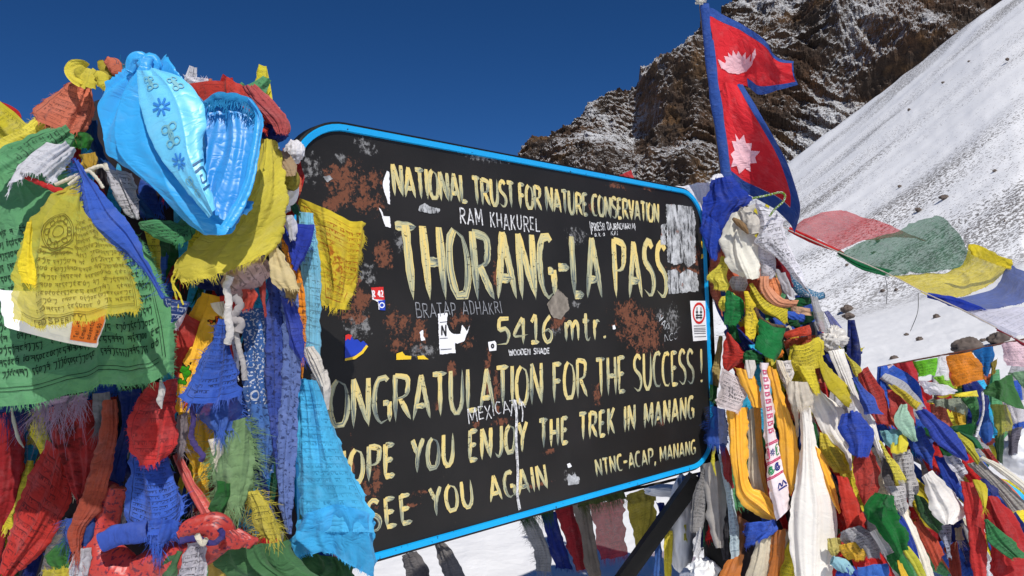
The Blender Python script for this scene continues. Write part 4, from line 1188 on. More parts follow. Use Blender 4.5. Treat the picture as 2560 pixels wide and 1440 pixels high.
# --- the blue satin scarf on top
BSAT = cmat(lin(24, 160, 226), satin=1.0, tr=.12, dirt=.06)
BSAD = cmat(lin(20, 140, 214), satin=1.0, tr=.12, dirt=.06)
sc_ = thing('silk_scarf', 'shiny bright blue satin scarf knotted and draped over the top of the pile', 'scarf')
dr_ = cloth('drape', None, None, BSAT, pp('340,160 292,194 250,232 236,290 237,348 262,398 322,440 400,498 460,548 506,576'), pp('392,176 440,196 492,236 514,280 516,340 526,410 560,470 612,500 634,505 618,524'), (1.36, 1.27), T=pp('352,158 376,162'), B=pp('530,588 566,582 596,556'), np_=2, amp=.013, na=.018, cr=.008, bulge=.04, rough=1.5, parent=sc_, env=[2.2, 1.2, .7, .6, .5], seed=4, drift=1.2, ns=5, tw=2.2, nu=120, nv=130)
bd = cloth('patterned_band', None, None, cmat(lin(96, 200, 240), satin=1.6, tr=.1, dirt=.05), pp('346,176 352,240 366,310 388,372 428,432 480,496 520,545'), pp('392,178 455,200 500,250 514,310 507,360 513,420 540,520'), (1.305, 1.222), np_=1, amp=.005, na=.008, cr=.006, bulge=.015, rough=1.5, parent=sc_, seed=9, ns=9, nu=80, nv=110)
bs = o_s[bd.name]
gold = simple_mat('gold_print', lin(120, 176, 186), .35, .5, .1); purp = simple_mat('violet_print', lin(52, 128, 206), .5, .4, .1)
bs = o_s[bd.name]
def flower(cx, cy, rx, ry, k=8, ph=0):
    return [[(cx + .25 * rx * math.cos(a), cy + .25 * ry * math.sin(a)), (cx + rx * math.cos(a), cy + ry * math.sin(a))] for a in np.linspace(ph, ph + 2 * math.pi, k, endpoint=False)]
for q in ((.36, .27), (.32, .62)): marks('violet_motif', bs, flower(*q, .17, .055), .006, purp, bd, asp=.3)
def knotm(cx, cy, rx, ry):
    return [arc(cx - rx * .5, cy - ry, rx * .5, ry * .5, 0, 360), arc(cx + rx * .5, cy - ry, rx * .5, ry * .5, 0, 360), arc(cx, cy, rx * .3, ry * .5, 0, 360), arc(cx - rx * .5, cy + ry, rx * .5, ry * .5, 0, 360), arc(cx + rx * .5, cy + ry, rx * .5, ry * .5, 0, 360), [(cx, cy - 1.4 * ry), (cx, cy + 1.4 * ry)]]
for q in ((.36, .10, .14, .03), (.36, .45, .14, .045), (.30, .80, .14, .045), (.80, .18, .10, .03)): marks('gold_motif', bs, knotm(*q), .004, gold, bd, asp=.3)
key = [[(.62, .74), (.9, .74), (.9, .82), (.7, .82), (.7, .78), (.82, .78)], [(.62, .70), (.95, .70)], [(.62, .86), (.95, .86)]]
marks('key_border', bs, key, .006, simple_mat('blue_print', lin(20, 84, 130), .5, .3, .1), bd, asp=.3)
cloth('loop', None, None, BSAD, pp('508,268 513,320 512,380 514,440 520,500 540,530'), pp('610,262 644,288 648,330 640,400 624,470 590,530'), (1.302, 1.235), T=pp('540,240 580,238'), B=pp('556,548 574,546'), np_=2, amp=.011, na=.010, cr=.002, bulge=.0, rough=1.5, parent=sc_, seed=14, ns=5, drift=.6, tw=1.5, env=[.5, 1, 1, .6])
cloth('loop_edge', None, None, BSAT, pp('610,250 634,284 632,340 618,410 600,470 572,526 548,566'), pp('626,246 657,290 655,345 646,410 634,470 610,526 584,570'), (1.285, 1.215), np_=1, amp=.006, na=.008, bulge=.012, rough=1.5, parent=sc_, seed=12)
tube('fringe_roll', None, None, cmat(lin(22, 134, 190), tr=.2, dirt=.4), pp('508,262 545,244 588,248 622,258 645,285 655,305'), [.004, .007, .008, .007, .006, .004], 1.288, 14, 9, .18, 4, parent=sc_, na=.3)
tube('knot', None, None, BSAT, pp('326,180 338,156 352,150 366,166 378,152 390,168 380,186'), [.008, .012, .013, .012, .012, .010, .008], 1.33, 20, 7, .3, 1.5, parent=sc_, na=.2)
wad('knot_core', None, None, BSAT, 356, 174, 32, 18, 1.35, parent=sc_, na=.5, freq=2.4)
set_base(sc_, P(356, 174, 1.40))
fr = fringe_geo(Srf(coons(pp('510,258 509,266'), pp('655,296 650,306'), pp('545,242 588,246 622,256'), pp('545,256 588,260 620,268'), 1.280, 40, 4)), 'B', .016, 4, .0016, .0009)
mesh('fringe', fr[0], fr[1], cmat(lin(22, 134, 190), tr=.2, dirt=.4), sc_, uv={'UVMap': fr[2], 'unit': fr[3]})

# --- crown of the pile
yl_ = thing('prayer_flag', 'thin yellow cotton flag curled into a loop at the top left of the pile', 'prayer flag', g)
ym_ = cmat(YEL, tr=.4)
cloth('loop', None, None, ym_, pp('196,212 172,196 163,172 176,152 204,149 224,160'), pp('200,200 186,192 180,176 188,166 204,164 218,172'), (1.36, 1.40), np_=1, amp=.004, bulge=-.008, parent=yl_)
cloth('loop_inside', None, None, ym_, pp('186,164 184,180 196,200'), pp('216,162 218,178 216,196'), 1.425, np_=1, amp=.004, parent=yl_)
cloth('tail', None, None, ym_, pp('186,206 200,196 206,180 212,166'), pp('256,226 262,206 268,192 280,192'), (1.37, 1.39), T=pp('216,220 240,214'), B=pp('232,172 256,184'), np_=2, amp=.008, bulge=.02, parent=yl_, fray='R', fl=.014)
tube('fold', None, None, ym_, pp('240,182 256,196 262,214 268,228'), [.006, .010, .010, .004], 1.365, ridges=4, parent=yl_)
set_base(yl_, P(250, 200, 1.40))
F('f', 'salmon red flag with faded script sticking out left under the yellow loop', cmat(SAL, .6, .010), '176,204 128,232 92,262 74,274 88,300', '228,218 234,262 226,306 205,334', (1.44, 1.40), T='200,204', B='120,318 165,330', np_=2, amp=.012, bulge=.05, fray='LB', grp=g)
F('f', 'yellow flag under the salmon one reaching the left picture edge', cmat(YEL, .5, .010), '110,280 56,320 8,345 -30,372', '188,288 150,330 96,352 30,384', (1.46, 1.42), np_=2, amp=.010, bulge=.03, grp=g, fray='L')
TB('f', 'small orange-red twist of cloth at the top beside the blue knot', cmat(SAL), '266,150 282,160 300,178 306,196', [.008, .012, .013, .008], 1.42, g, ridges=4)
TB('f', 'small olive yellow strip poking up beside the orange-red twist', cmat(lin(180, 164, 40)), '250,152 262,176 276,200', [.005, .010, .012], 1.43, g, ridges=3)
F('f', 'dark teal frayed strip next to the blue satin knot', cmat(TEA), '290,165 286,190 290,212', '318,160 322,186 324,206', 1.42, np_=2, fray='TLB', fl=.02, grp=g)
F('f', 'faded red cloth humped along the top right of the pile', cmat(lin(186, 52, 40), .3, .012), '466,210 470,250 510,285', '700,286 690,318 672,345', (1.47, 1.40), T='500,200 560,196 610,214 660,246', B='560,290 620,320', np_=3, amp=.010, na=.010, cr=.008, bulge=.07, grp=g)
F('f', 'crinkled dusty pink-red cloth on the right shoulder of the pile', cmat(lin(196, 88, 88), .3, .02), '606,214 622,246 660,290 690,330', '640,212 690,256 720,300 718,336', (1.40, 1.36), np_=4, amp=.008, na=.012, cr=.012, bulge=.04, grp=g, ns=16)
F('f', 'thin white gauze strip peeping over the humped red cloth', cmat(WHT, sheer=.2), '456,190 462,206', '520,196 516,212', 1.50, np_=2, grp=g, fray='T', fl=.006)
WD('dark navy cloth knot under the pink-red shoulder', cmat(NAV), 684, 332, 30, 22, 1.40)
WD('small white crumpled cloth beside the top left rim of the board', cmat(WHT, tr=.15), 735, 380, 22, 26, 1.46, na=.3)
F('s', 'beige gathered scarf wound tight below the navy knot', cmat(lin(176, 150, 116)), '674,368 684,402 704,442', '716,378 740,408 744,438', (1.40, 1.38), np_=5, amp=.012, na=.01, bulge=.04, grp=g)
TB('w', 'thin olive twisted scarf below the beige one', cmat(lin(150, 140, 50), .4, .008), '690,420 706,436 722,452 716,470', [.012, .018, .018, .010], 1.40, g, ridges=6)
TB('w', 'white satin strip twisted beside the left rim of the board', cmat(WHT, satin=.6), '708,440 728,462 726,490 708,505 712,530', [.006, .012, .012, .012, .008], 1.42, g, ridges=4)
TB('w', 'orange-red twisted strip by the left rim of the board', cmat(lin(206, 96, 60)), '722,428 738,450 748,480', [.007, .010, .004], 1.44, g, ridges=4)
# --- greens and the big yellow on the left
F('f', 'green flag with dense black script draped over the left shoulder', cmat(GRN, .75, .0125, tr=.3), '158,318 100,330 50,350 0,372 -40,398', '188,340 176,366 150,392 110,410 40,440', (1.38, 1.30), T='172,322', B='0,425', np_=2, amp=.010, bulge=.05, grp=g, fray='B', tw=.2)
F('f', 'plain bright green flag tucked under the blue satin scarf', cmat(lin(44, 120, 44), tr=.3), '160,342 158,356 176,370', '238,338 240,355 232,372', 1.40, T='200,330', np_=2, amp=.012, bulge=.03, grp=g)
gf = F('f', 'large green flag with rows of black script hanging at the far left', cmat(GRN, 0, tr=.32, dirt=.18), '-60,400 -64,560 -66,720 -70,880 -74,1020', '120,400 230,470 330,560 392,660 420,780 437,932', (1.40, 1.20), B='60,1010 200,972 330,960', np_=2, amp=.010, na=.007, bulge=.05, dr=.06, grp=g, fray='BR', fl=.007, nu=130, nv=150, env=[.4, .8, 1, 1.2], step=.0022, seed=21)
INK = simple_mat('script_ink', lin(30, 52, 38), .8, .1, .3, 0, 300); INKY = simple_mat('script_ink_brown', lin(104, 92, 34), .8, .1, .3, 0, 300)
def script(n_rows, y0, y1, x0, x1, seed, cw=.022, hw=.0014, asp=1.0, skip=None):
    """rows of invented script: a head bar with hooks and tails hanging from it"""
    rs = np.random.RandomState(seed)
    out = []
    rh = (y1 - y0) / n_rows
    for r in range(n_rows):
        y = y0 + rh * (r + .25)
        x = x0 + rs.rand() * .01
        while x < x1:
            w = cw * rs.uniform(.6, 1.15)
            if skip and skip(x, y): x += w; continue
            if rs.rand() < .10: x += w * .9; continue
            h = rh * .62
            out.append([(x, y), (x + w * .85, y)])
            k = rs.randint(5)
            if k == 0: out.append([(x + w * .7, y), (x + w * .72, y + h * .6), (x + w * .4, y + h)])
            elif k == 1: out.append([(x + w * .15, y), (x + w * .1, y + h * .5), (x + w * .5, y + h * .55), (x + w * .75, y + h * .1)])
            elif k == 2: out.append([(x + w * .8, y), (x + w * .8, y + h * .75)]); out.append([(x + w * .1, y + h * .35), (x + w * .45, y + h * .2), (x + w * .8, y + h * .45)])
            elif k == 3: out.append([(x + w * .2, y), (x + w * .3, y + h * .5), (x + w * .7, y + h * .45), (x + w * .6, y + h * .9)])
            else: out.append([(x + w * .5, y), (x + w * .15, y + h * .4), (x + w * .6, y + h * .6)])
            if rs.rand() < .3: out.append([(x + w * .3, y - rh * .1), (x + w * .6, y - rh * .24)])
            x += w
    return out
gs_ = o_s[gf.name]
marks('script', gs_, script(13, .30, .90, .12, .93, 5, .021, 1), .0021, INK, gf, n=8)
marks('border_line', gs_, [[(q, .945 + .0 * q) for q in np.linspace(.1, .93, 14)], [(q, .930) for q in np.linspace(.1, .93, 14)], [(.955, q) for q in np.linspace(.3, .94, 14)], [(.945, q) for q in np.linspace(.3, .93, 14)]], .0012, INK, gf, n=40)
F('f', 'crumpled pale grey-white flag blown left over the green one', cmat(lin(206, 206, 214), .25, .012), '110,382 70,408 40,450 24,486', '196,380 180,402 150,440 132,462', (1.31, 1.26), T='160,362', B='62,444 100,436', np_=3, amp=.012, na=.012, cr=.008, bulge=.03, grp=g, fray='B', fl=.008)
TB('r', 'thin red cords tied across under the grey-white flag', cmat(lin(196, 40, 40)), '62,442 110,462 150,478 192,480', [.003, .004, .005, .006], 1.25, None, nr=10, ridges=3, ra=.3, twist=6)
TB('r', 'white cotton cord looped near the frayed blue strip', cmat(CRM), '138,462 175,446 210,430 252,415 268,425 262,408', .0028, 1.22, None, nr=8, ridges=3, ra=.2, twist=14)
TB('r', 'second white cotton cord crossing the first under the blue strip', cmat(CRM), '172,462 200,440 222,428 245,450 258,470', .0026, 1.215, None, nr=8, ridges=3, ra=.2, twist=14)
F('f', 'small green flag hung beneath the white cords', cmat(GRN, .4), '136,440 140,470 150,490', '205,430 200,455 190,480', 1.33, np_=2, grp=g)
F('f', 'mustard crumpled cloth below the bright green flag', cmat(lin(200, 160, 50)), '198,386 204,410 214,424', '240,380 246,402 240,422', 1.35, np_=4, amp=.012, na=.014, bulge=.02, grp=g)
F('f', 'grey-white flag with black script half hidden by the blue strip', cmat(lin(196, 194, 200), .8, .011), '250,420 268,470 300,520 330,545', '330,430 350,480 352,540', (1.36, 1.34), np_=2, amp=.012, grp=g)
F('f', 'deep blue cloth lining the gap under the blue satin scarf', cmat(lin(16, 70, 130)), '205,300 215,350 240,390 300,470', '242,300 262,400 330,470 400,560', 1.46, np_=2, grp=g)
yf = F('f', 'large translucent yellow flag with black script in front of the green one', cmat(YEL, 0, tr=.45, dirt=.15, sheer=.24), '196,446 116,498 58,566 28,650 18,735 28,790', '212,468 276,556 316,620 336,690 348,745 350,780', (1.27, 1.10), B='90,815 180,806 280,790', np_=2, amp=.009, na=.006, bulge=.06, grp=g, fray='BR', fl=.006, nu=110, nv=120, env=[.6, 1, .8, .7], step=.0022, seed=31)
ys = o_s[yf.name]
marks('script', ys, script(13, .30, .93, .20, .93, 8, .032, 1, skip=lambda x, y: x < .5 and y < .52), .0019, INKY, yf, n=8)
marks('border_line', ys, [[(.95, q) for q in np.linspace(.2, .95, 10)], [(.965, q) for q in np.linspace(.2, .96, 10)], [(q, .955) for q in np.linspace(.06, .95, 10)], [(q, .94) for q in np.linspace(.06, .95, 10)]], .0015, INKY, yf, n=40)
marks('figure_print', ys, [arc(.36, .42, r, r * .9, 20, 380) for r in (.05, .09, .13, .145)] + [arc(.36 + .1 * math.cos(a), .42 + .09 * math.sin(a), .02, .02, 0, 360) for a in np.linspace(0, 6, 9)] + [[(.24, .56), (.5, .56)], [(.24, .53), (.5, .53)], [(.52, .34), (.54, .56)]], .0026, INKY, yf, n=20)
GL[' '] = (.4, [])
st, wt = layout('PROSPERITY', .16)
marks('printed_word', ys, [[(.20 + .36 * x / wt, .995 - .030 * y) for x, y in s_] for s_ in st] + [[(.17, .958), (.585, .958), (.585, .999)], [(.17, .958), (.17, .999)]], .0028, INKY, yf, asp=1.0)
F('f', 'narrow folded flap of the yellow flag catching the sun', cmat(lin(250, 226, 20), tr=.45), '70,556 56,600 50,660 58,706', '86,552 82,600 88,660 98,716', 1.12, np_=1, amp=.004, bulge=.012, grp=g, fray='B')
cd_ = F('c', 'white and orange printed card under the yellow flag', MPAPER, '-6,725 0,770 6,816', '268,735 270,766 240,870', (1.19, 1.165), B='80,836 160,856', np_=0, amp=0, na=.0015, cr=0, bulge=.01)
cd_.name = 'printed_card'; cd_['category'] = 'card'
del cd_['label']; cd_['label'] = 'white and orange printed card under the large yellow flag'
cs = o_s.get('cloth_strip') or list(o_s.values())[-1]
fill('orange_panel', cs, [[(.70, .30), (1.0, .30), (.985, .93), (.72, .93)]], MORG, cd_)
tm = []
for i, w_ in enumerate(['Tel: +977', 'Email: info', 'adventure', 'www.ao']):
    st, wt = layout(w_, .16)
    x0 = .755 + .062 * i
    tm += [[(x0 + .040 * (1 - y), .88 - .50 * min(1, wt / 6.2) * x / wt) for x, y in s_] for s_ in st]
marks('card_text', cs, tm, .0035, MINK, cd_, off=.003, n=8)
F('f', 'frayed bright blue cloth strip running diagonally over the yellow flag', cmat(BLU, tr=.3), '182,396 196,440 204,500 212,560 262,600 318,640 362,684 402,744', '196,404 246,466 300,530 340,578 366,640 392,694 412,746', (1.22, 1.12), np_=2, amp=.009, bulge=.03, grp=g, fray='L', fl=.022, step=.0012)
F('f', 'small green flag with printed border under the tip of the satin scarf', cmat(lin(74, 150, 96), .85, .010), '342,556 352,570 372,580 430,604', '452,548 482,556 484,572 450,606', (1.33, 1.30), T='400,548', np_=1, amp=.008, bulge=.03, grp=g, fray='BR', fl=.006)
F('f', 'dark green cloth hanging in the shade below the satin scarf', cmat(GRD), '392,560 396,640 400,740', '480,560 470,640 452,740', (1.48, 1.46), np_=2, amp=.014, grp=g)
F('f', 'thin olive-yellow flag with script in the shade right of the blue strip', cmat(lin(190, 176, 40), .7), '352,560 366,610 384,660 398,690', '398,560 402,620 404,690', 1.40, np_=2, grp=g)
F('f', 'large plain yellow flag hung from the scarf and lit through', cmat(lin(212, 198, 60), tr=.4), '652,346 626,440 566,540 500,610 443,668 464,707', '690,350 704,420 714,490 706,555 694,604 672,629', (1.40, 1.30), B='540,690 610,660', np_=2, amp=.008, na=.008, bulge=.05, grp=g, fray='B', fl=.009, env=[.5, 1, 1, .6], step=.0018)
TB('r', 'loose yellow threads hanging from the corner of the plain yellow flag', cmat(lin(206, 192, 44)), '444,672 430,700 440,740 446,770', .0016, 1.29, None, nr=6, ridges=2, ra=.4, twist=5)
TB('r', 'second bunch of yellow threads beside the first', cmat(lin(206, 192, 44)), '450,680 434,710 448,735 458,762', .0014, 1.29, None, nr=6, ridges=2, ra=.4, twist=5)
# --- yellow flag over the board, orange and light blue beside it
F('f', 'yellow flag with red print blown across the left end of the board', cmat(lin(216, 192, 30), .75, .012, pat='wind', inkc=lin(170, 60, 30), tr=.35), '742,491 768,560 792,640 800,700 804,762', '915,560 916,600 904,664 882,722 860,775', (1.50, 1.47), T='800,516 860,540', B='830,768', np_=2, amp=.009, bulge=.02, grp=g, fray='RB', fl=.010, tw=1.2)
F('s', 'orange patterned scarf hanging between the bandanas and the light blue strip', cmat(ORG, pat='paisley', tr=.3), '690,548 700,600 712,650 728,720 738,800 744,880 742,960', '722,560 742,630 764,720 770,790 766,860 758,955', (1.42, 1.40), np_=2, amp=.012, bulge=.04, grp=g)
F('s', 'pale blue satin scarf hanging flat along the left end of the board', cmat(lin(120, 196, 226), .5, .014, satin=.5), '752,530 746,600 758,690 762,780 762,880', '780,532 796,620 803,700 803,800 800,892', (1.46, 1.44), np_=3, amp=.008, bulge=.03, grp=g, drift=.1)
F('f', 'ultramarine flag with a frayed side by the yellow flag over the board', cmat(lin(44, 66, 180), .4), '706,560 716,600 728,650', '782,560 772,620 742,684', (1.42, 1.40), np_=2, grp=g, fray='R', fl=.010)
F('f', 'small blank white flag above the orange scarf', cmat(lin(214, 214, 226)), '706,540 712,570 722,600', '740,536 744,566 744,596', 1.39, np_=1, amp=.004, grp=g)
F('f', 'green scrap with white edge beside the small blank flag', cmat(lin(20, 84, 60)), '716,486 722,510 736,536', '732,488 742,512 752,540', 1.44, np_=1, grp=g)
F('s', 'white crumpled cloth tied above the light blue bag', cmat(lin(222, 216, 206)), '756,870 764,900 788,940 804,968', '784,864 802,890 813,930 816,962', 1.385, np_=3, amp=.012, na=.014, cr=.01, bulge=.03, grp=g)
TB('w', 'narrow white strip hanging from the white knot across the board', cmat(lin(218, 212, 204)), '796,930 806,966 814,1000 818,1024', [.012, .012, .008, .003], 1.42, g, ridges=3)
lb = F('f', 'big light blue flag with faint script hanging like a bag in front of the board', cmat(lin(62, 178, 226), .5, .013, inkc=lin(24, 90, 130), tr=.3), '748,945 743,1030 738,1130 738,1220 744,1290 752,1330', '790,955 816,1010 850,1100 892,1190 934,1275 936,1330', (1.40, 1.34), np_=2, amp=.012, na=.006, bulge=.085, grp=g, nu=70, nv=90, env=[1.3, 1, .8, .8], seed=45)
F('f', 'lower fold of the light blue flag with a wavy stitched hem', cmat(lin(48, 168, 224), tr=.3), '738,1300 722,1345 712,1360 740,1395', '936,1290 944,1340 946,1400 938,1446', (1.36, 1.35), T='840,1262', B='800,1380 860,1405', np_=2, amp=.010, bulge=.06, grp=g, fray='B', fl=.004, cr=.008)
# --- middle: bandanas, floral yellow, knot
F('b', 'blue bandana with white flower pattern hanging below the knot', cmat(lin(58, 104, 172), pat='bandana'), '598,770 610,850 612,950 622,1050 638,1130 650,1200', '668,770 672,870 676,980 680,1080 684,1180', (1.38, 1.36), np_=2, amp=.012, grp=g)
F('b', 'plain-edged blue bandana corner hanging beneath the flowered one', cmat(lin(66, 110, 176), pat='paisley'), '618,1010 628,1080 644,1140 660,1200', '676,1010 682,1080 678,1130 664,1196', (1.35, 1.33), np_=1, amp=.008, grp=g)
F('b', 'long dark navy bandana in tight pleats', cmat(lin(52, 74, 150), pat='paisley', tr=.15), '666,688 664,800 662,920 664,1020 676,1110 690,1200', '716,690 722,800 724,900 720,1000 716,1100 704,1190', (1.36, 1.34), np_=4, amp=.014, grp=g, drift=.1)
F('b', 'long grey-blue bandana tapering to a point near the light blue bag', cmat(lin(96, 118, 176), pat='paisley', tr=.2), '700,720 706,850 704,980 696,1080 690,1180 698,1270 718,1334', '742,730 752,850 748,980 740,1080 736,1180 730,1270 728,1336', (1.34, 1.33), np_=2, amp=.012, grp=g)
F('f', 'ultramarine flag with frayed edge overlapping the navy bandana', cmat(lin(54, 74, 170), .4), '700,740 712,800 724,860 748,900', '742,760 752,800 762,850 764,890', 1.33, np_=2, grp=g, fray='RB', fl=.014)
F('s', 'beige cotton scarf with a split fold under the plain yellow flag', cmat(lin(214, 194, 140)), '672,606 668,650 676,700 700,720', '694,606 716,650 744,690 752,724', (1.32, 1.30), np_=2, amp=.014, bulge=.03, grp=g, fray='B', fl=.006)
F('f', 'olive-brown scrap at the end of the beige scarf', cmat(lin(150, 124, 70)), '712,716 718,745', '754,706 740,748', 1.31, np_=1, grp=g, fray='B')
F('f', 'navy cloth folded under the plain yellow flag', cmat(NAV), '470,706 500,722 545,742', '668,634 650,670 570,730', 1.40, np_=2, grp=g)
TB('w', 'rolled dusty pink cloth tied into the middle knot', cmat(lin(206, 174, 170), .5, .02), '664,660 630,676 600,700 574,728', [.018, .026, .026, .018], 1.33, g, ridges=5, ra=.2, twist=.6)
F('f', 'brick red cloth fold beside the middle knot', cmat(lin(196, 72, 56)), '604,724 606,744 596,778', '634,722 642,738 636,768', 1.32, np_=2, amp=.012, grp=g)
F('f', 'brick red strip hanging beside the navy bandana', cmat(lin(176, 66, 60)), '642,694 648,740 660,790', '664,690 666,740 668,790', 1.335, np_=1, grp=g)
F('f', 'red strip hanging straight down from the middle knot', cmat(RED), '552,740 560,800 582,900', '596,740 590,800 598,920', 1.37, np_=2, grp=g)
TB('r', 'white braided cord hanging from the middle knot', cmat(lin(214, 210, 206)), '576,690 566,718 572,750 570,790 576,830 568,860', .0062, 1.29, None, nr=10, ridges=3, ra=.15, twist=10)
TB('r', 'grey cord dangling down over the flowered bandana', cmat(lin(190, 186, 184)), '580,780 594,800 590,830 598,870 608,910 612,950', .0044, 1.30, None, nr=10, ridges=3, ra=.15, twist=12)
TB('r', 'grey cords tangled into a knot in the middle of the pile', cmat(lin(176, 170, 170)), '584,740 600,760 590,780 576,792 590,800 604,806 596,830', .0062, 1.295, None, nr=10, ridges=3, ra=.2, twist=8)
F('f', 'small white printed strip hanging from the tangled cords', cmat(WHT, .6, .02), '572,800 578,850 584,920 590,945', '600,810 598,860 602,910 596,945', 1.33, np_=1, grp=g)
F('s', 'yellow scarf printed with red and green flowers', cmat(lin(248, 188, 20), pat='floral', tr=.25), '500,730 474,790 458,870 446,950 440,1030', '560,744 566,790 528,870 496,950 470,1030', (1.38, 1.35), np_=3, amp=.013, grp=g, drift=.15)
F('f', 'white and pink cloth corner above the triangular blue flag', cmat(CRM), '526,758 534,776 552,792', '562,752 570,772 564,790', 1.325, np_=3, amp=.01, na=.01, grp=g)
F('f', 'dark blue flag with white script wedged beside the green flag', cmat(lin(48, 76, 140), .8, .014, inkc=lin(214, 220, 232)), '400,742 408,770 414,812', '480,756 470,780 440,812', 1.30, np_=1, grp=g)
F('f', 'thin red flag showing beside the right edge of the large green one', cmat(lin(194, 60, 52), tr=.35), '404,750 410,800 424,860 440,935', '500,806 492,850 470,890 442,938', 1.36, np_=1, grp=g)
F('f', 'white flag with faint blue print above the red one', cmat(lin(216, 206, 216), .4), '410,800 416,815', '470,770 450,820', 1.345, np_=1, grp=g)
F('f', 'triangular blue flag with dense script hanging from the knot', cmat(BLU, .75, .0095, tr=.28), '544,796 514,860 486,920 462,966 444,990', '566,800 588,870 602,930 610,985', (1.33, 1.29), B='480,1010 560,1000', np_=2, amp=.008, bulge=.03, grp=g, fray='BL', fl=.010, seed=61)
F('f', 'worn blue gauze hanging under the triangular blue flag', cmat(lin(70, 110, 196), sheer=.25), '448,985 480,1020 520,1060 536,1075', '606,985 606,1020 590,1055 572,1076', (1.33, 1.31), np_=2, grp=g, fray='BLR', fl=.022, step=.0016)
F('s', 'lower end of the yellow flowered scarf', cmat(lin(238, 190, 16), pat='floral', tr=.25), '448,1030 458,1100 470,1160 480,1200 520,1262', '530,1040 536,1100 530,1180 524,1260', (1.38, 1.36), np_=2, amp=.012, grp=g)
TB('r', 'purple braided cord dangling among the fringes', cmat(lin(76, 64, 120)), '480,1010 484,1050 478,1090 492,1120 508,1140 500,1152', .0045, 1.29, None, nr=10, ridges=3, ra=.25, twist=9)
F('f', 'shredded pale green flag of loose threads', cmat(lin(116, 148, 100), tr=.3), '566,1060 544,1100 532,1160 540,1230 556,1280', '618,1040 626,1100 628,1160 622,1220 612,1260', (1.33, 1.31), np_=4, amp=.016, na=.012, cr=.01, grp=g, fray='BLR', fl=.03, step=.0011)
F('f', 'small white flag in the shredded green threads', cmat(CRM), '518,1100 522,1130 532,1156', '566,1090 566,1130 550,1150', 1.315, np_=1, grp=g, fray='B')
F('f', 'short dark green flag below the shredded threads', cmat(lin(40, 104, 46)), '538,1200 530,1240 524,1276 544,1290', '590,1212 590,1240 576,1266 556,1290', 1.30, np_=2, grp=g, fray='B', fl=.008)
F('f', 'faded yellow flag with loose threads and script', cmat(lin(196, 180, 60), .7, .010), '616,1230 630,1280 640,1320 660,1345', '640,1226 672,1270 692,1310 704,1345', (1.31, 1.29), np_=2, grp=g, fray='BLR', fl=.024, step=.0016)
F('f', 'blue strip hanging low behind the grey-blue bandana', cmat(lin(50, 70, 160)), '630,1186 640,1240 664,1300', '664,1180 676,1240 690,1300', 1.38, np_=2, grp=g)
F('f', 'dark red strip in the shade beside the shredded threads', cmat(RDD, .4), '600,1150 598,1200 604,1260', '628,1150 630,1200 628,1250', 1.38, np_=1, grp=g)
# --- lower left reds and blues
F('f', 'dark red flag hanging at the lower left picture edge', cmat(RDD, tr=.25), '-60,1010 -60,1200 -60,1460', '62,1010 52,1200 20,1330 -10,1440', (1.46, 1.42), np_=3, amp=.016, grp=g)
F('f', 'red flag with a dark stained print below the green flag', cmat(lin(178, 44, 42), pat='stain'), '108,1020 124,1100 156,1190 196,1252', '290,990 288,1060 262,1150 206,1256', (1.40, 1.36), np_=2, amp=.014, bulge=.03, grp=g)
F('f', 'wide red flag with rows of script at the lower left', cmat(lin(192, 48, 42), .65, .0125), '122,1100 66,1210 24,1320 -6,1430', '176,1180 170,1260 116,1360 32,1440', (1.38, 1.33), B='0,1445', np_=2, amp=.012, bulge=.03, grp=g)
F('c', 'rust red cloth strip shredded at its lower end', cmat(lin(172, 76, 54), .15), '256,1000 248,1080 224,1170 194,1260 170,1330 180,1380', '294,998 298,1080 276,1180 254,1270 216,1320 200,1372', (1.33, 1.29), np_=3, amp=.012, grp=g, fray='B', fl=.03, step=.0016)
F('c', 'dark blue strip hanging under the green flag', cmat(lin(28, 50, 120)), '290,980 302,1060 286,1130 272,1190 300,1216', '356,970 332,1060 320,1140 304,1214', (1.37, 1.34), np_=2, grp=g)
F('f', 'red flag with faint script hanging in front of the dark blue strip', cmat(lin(190, 46, 46), .5, .012), '378,956 342,1018 320,1076 322,1120 345,1164', '440,946 444,1020 444,1070 440,1120 416,1144', (1.31, 1.27), B='380,1160', np_=1, amp=.010, bulge=.04, grp=g, fray='BL', fl=.006)
F('f', 'blue flag covered with slanted script below the red one', cmat(BLU, .8, .0085, tr=.25), '322,1130 318,1190 312,1250 308,1306', '426,1120 446,1176 462,1232 462,1290', (1.33, 1.29), B='370,1336 420,1330', np_=1, amp=.010, bulge=.03, grp=g, fray='BR', fl=.018)
F('f', 'frayed blue end of the slanted-script flag trailing threads', cmat(BLU), '360,1300 366,1330 376,1360', '446,1300 434,1340 412,1372', 1.27, np_=2, grp=g, fray='BLR', fl=.024, step=.0012)
TB('f', 'blue flag rolled into a stiff sideways tube', cmat(lin(60, 92, 186)), '254,1356 290,1340 330,1332 372,1324', [.016, .018, .017, .014], 1.27, g, ridges=4, ra=.18, twist=.2)
SR = cmat(lin(206, 60, 50), satin=.8, pat='paisley')
TB('s', 'red satin scarf looped low and knotted with a purple cord', SR, '276,1216 262,1270 252,1330 258,1390 300,1425 340,1440 400,1410 455,1392 505,1378 546,1340 530,1318 480,1322 448,1340', [.022, .026, .026, .028, .030, .032, .030, .028, .022, .024, .026, .022, .010], (1.33, 1.27), g, ridges=5, ra=.16, twist=1.2, nr=24)
F('s', 'coral pink satin scarf hanging diagonally behind the red knot', cmat(lin(222, 92, 84), satin=.7), '430,1140 456,1200 494,1270 530,1330', '446,1130 484,1200 522,1260 552,1316', (1.36, 1.30), np_=2, grp=g)
F('s', 'red satin tail spreading right from the knot', SR, '546,1330 556,1350 548,1376', '600,1322 648,1350 640,1368', 1.27, np_=3, amp=.008, grp=g)
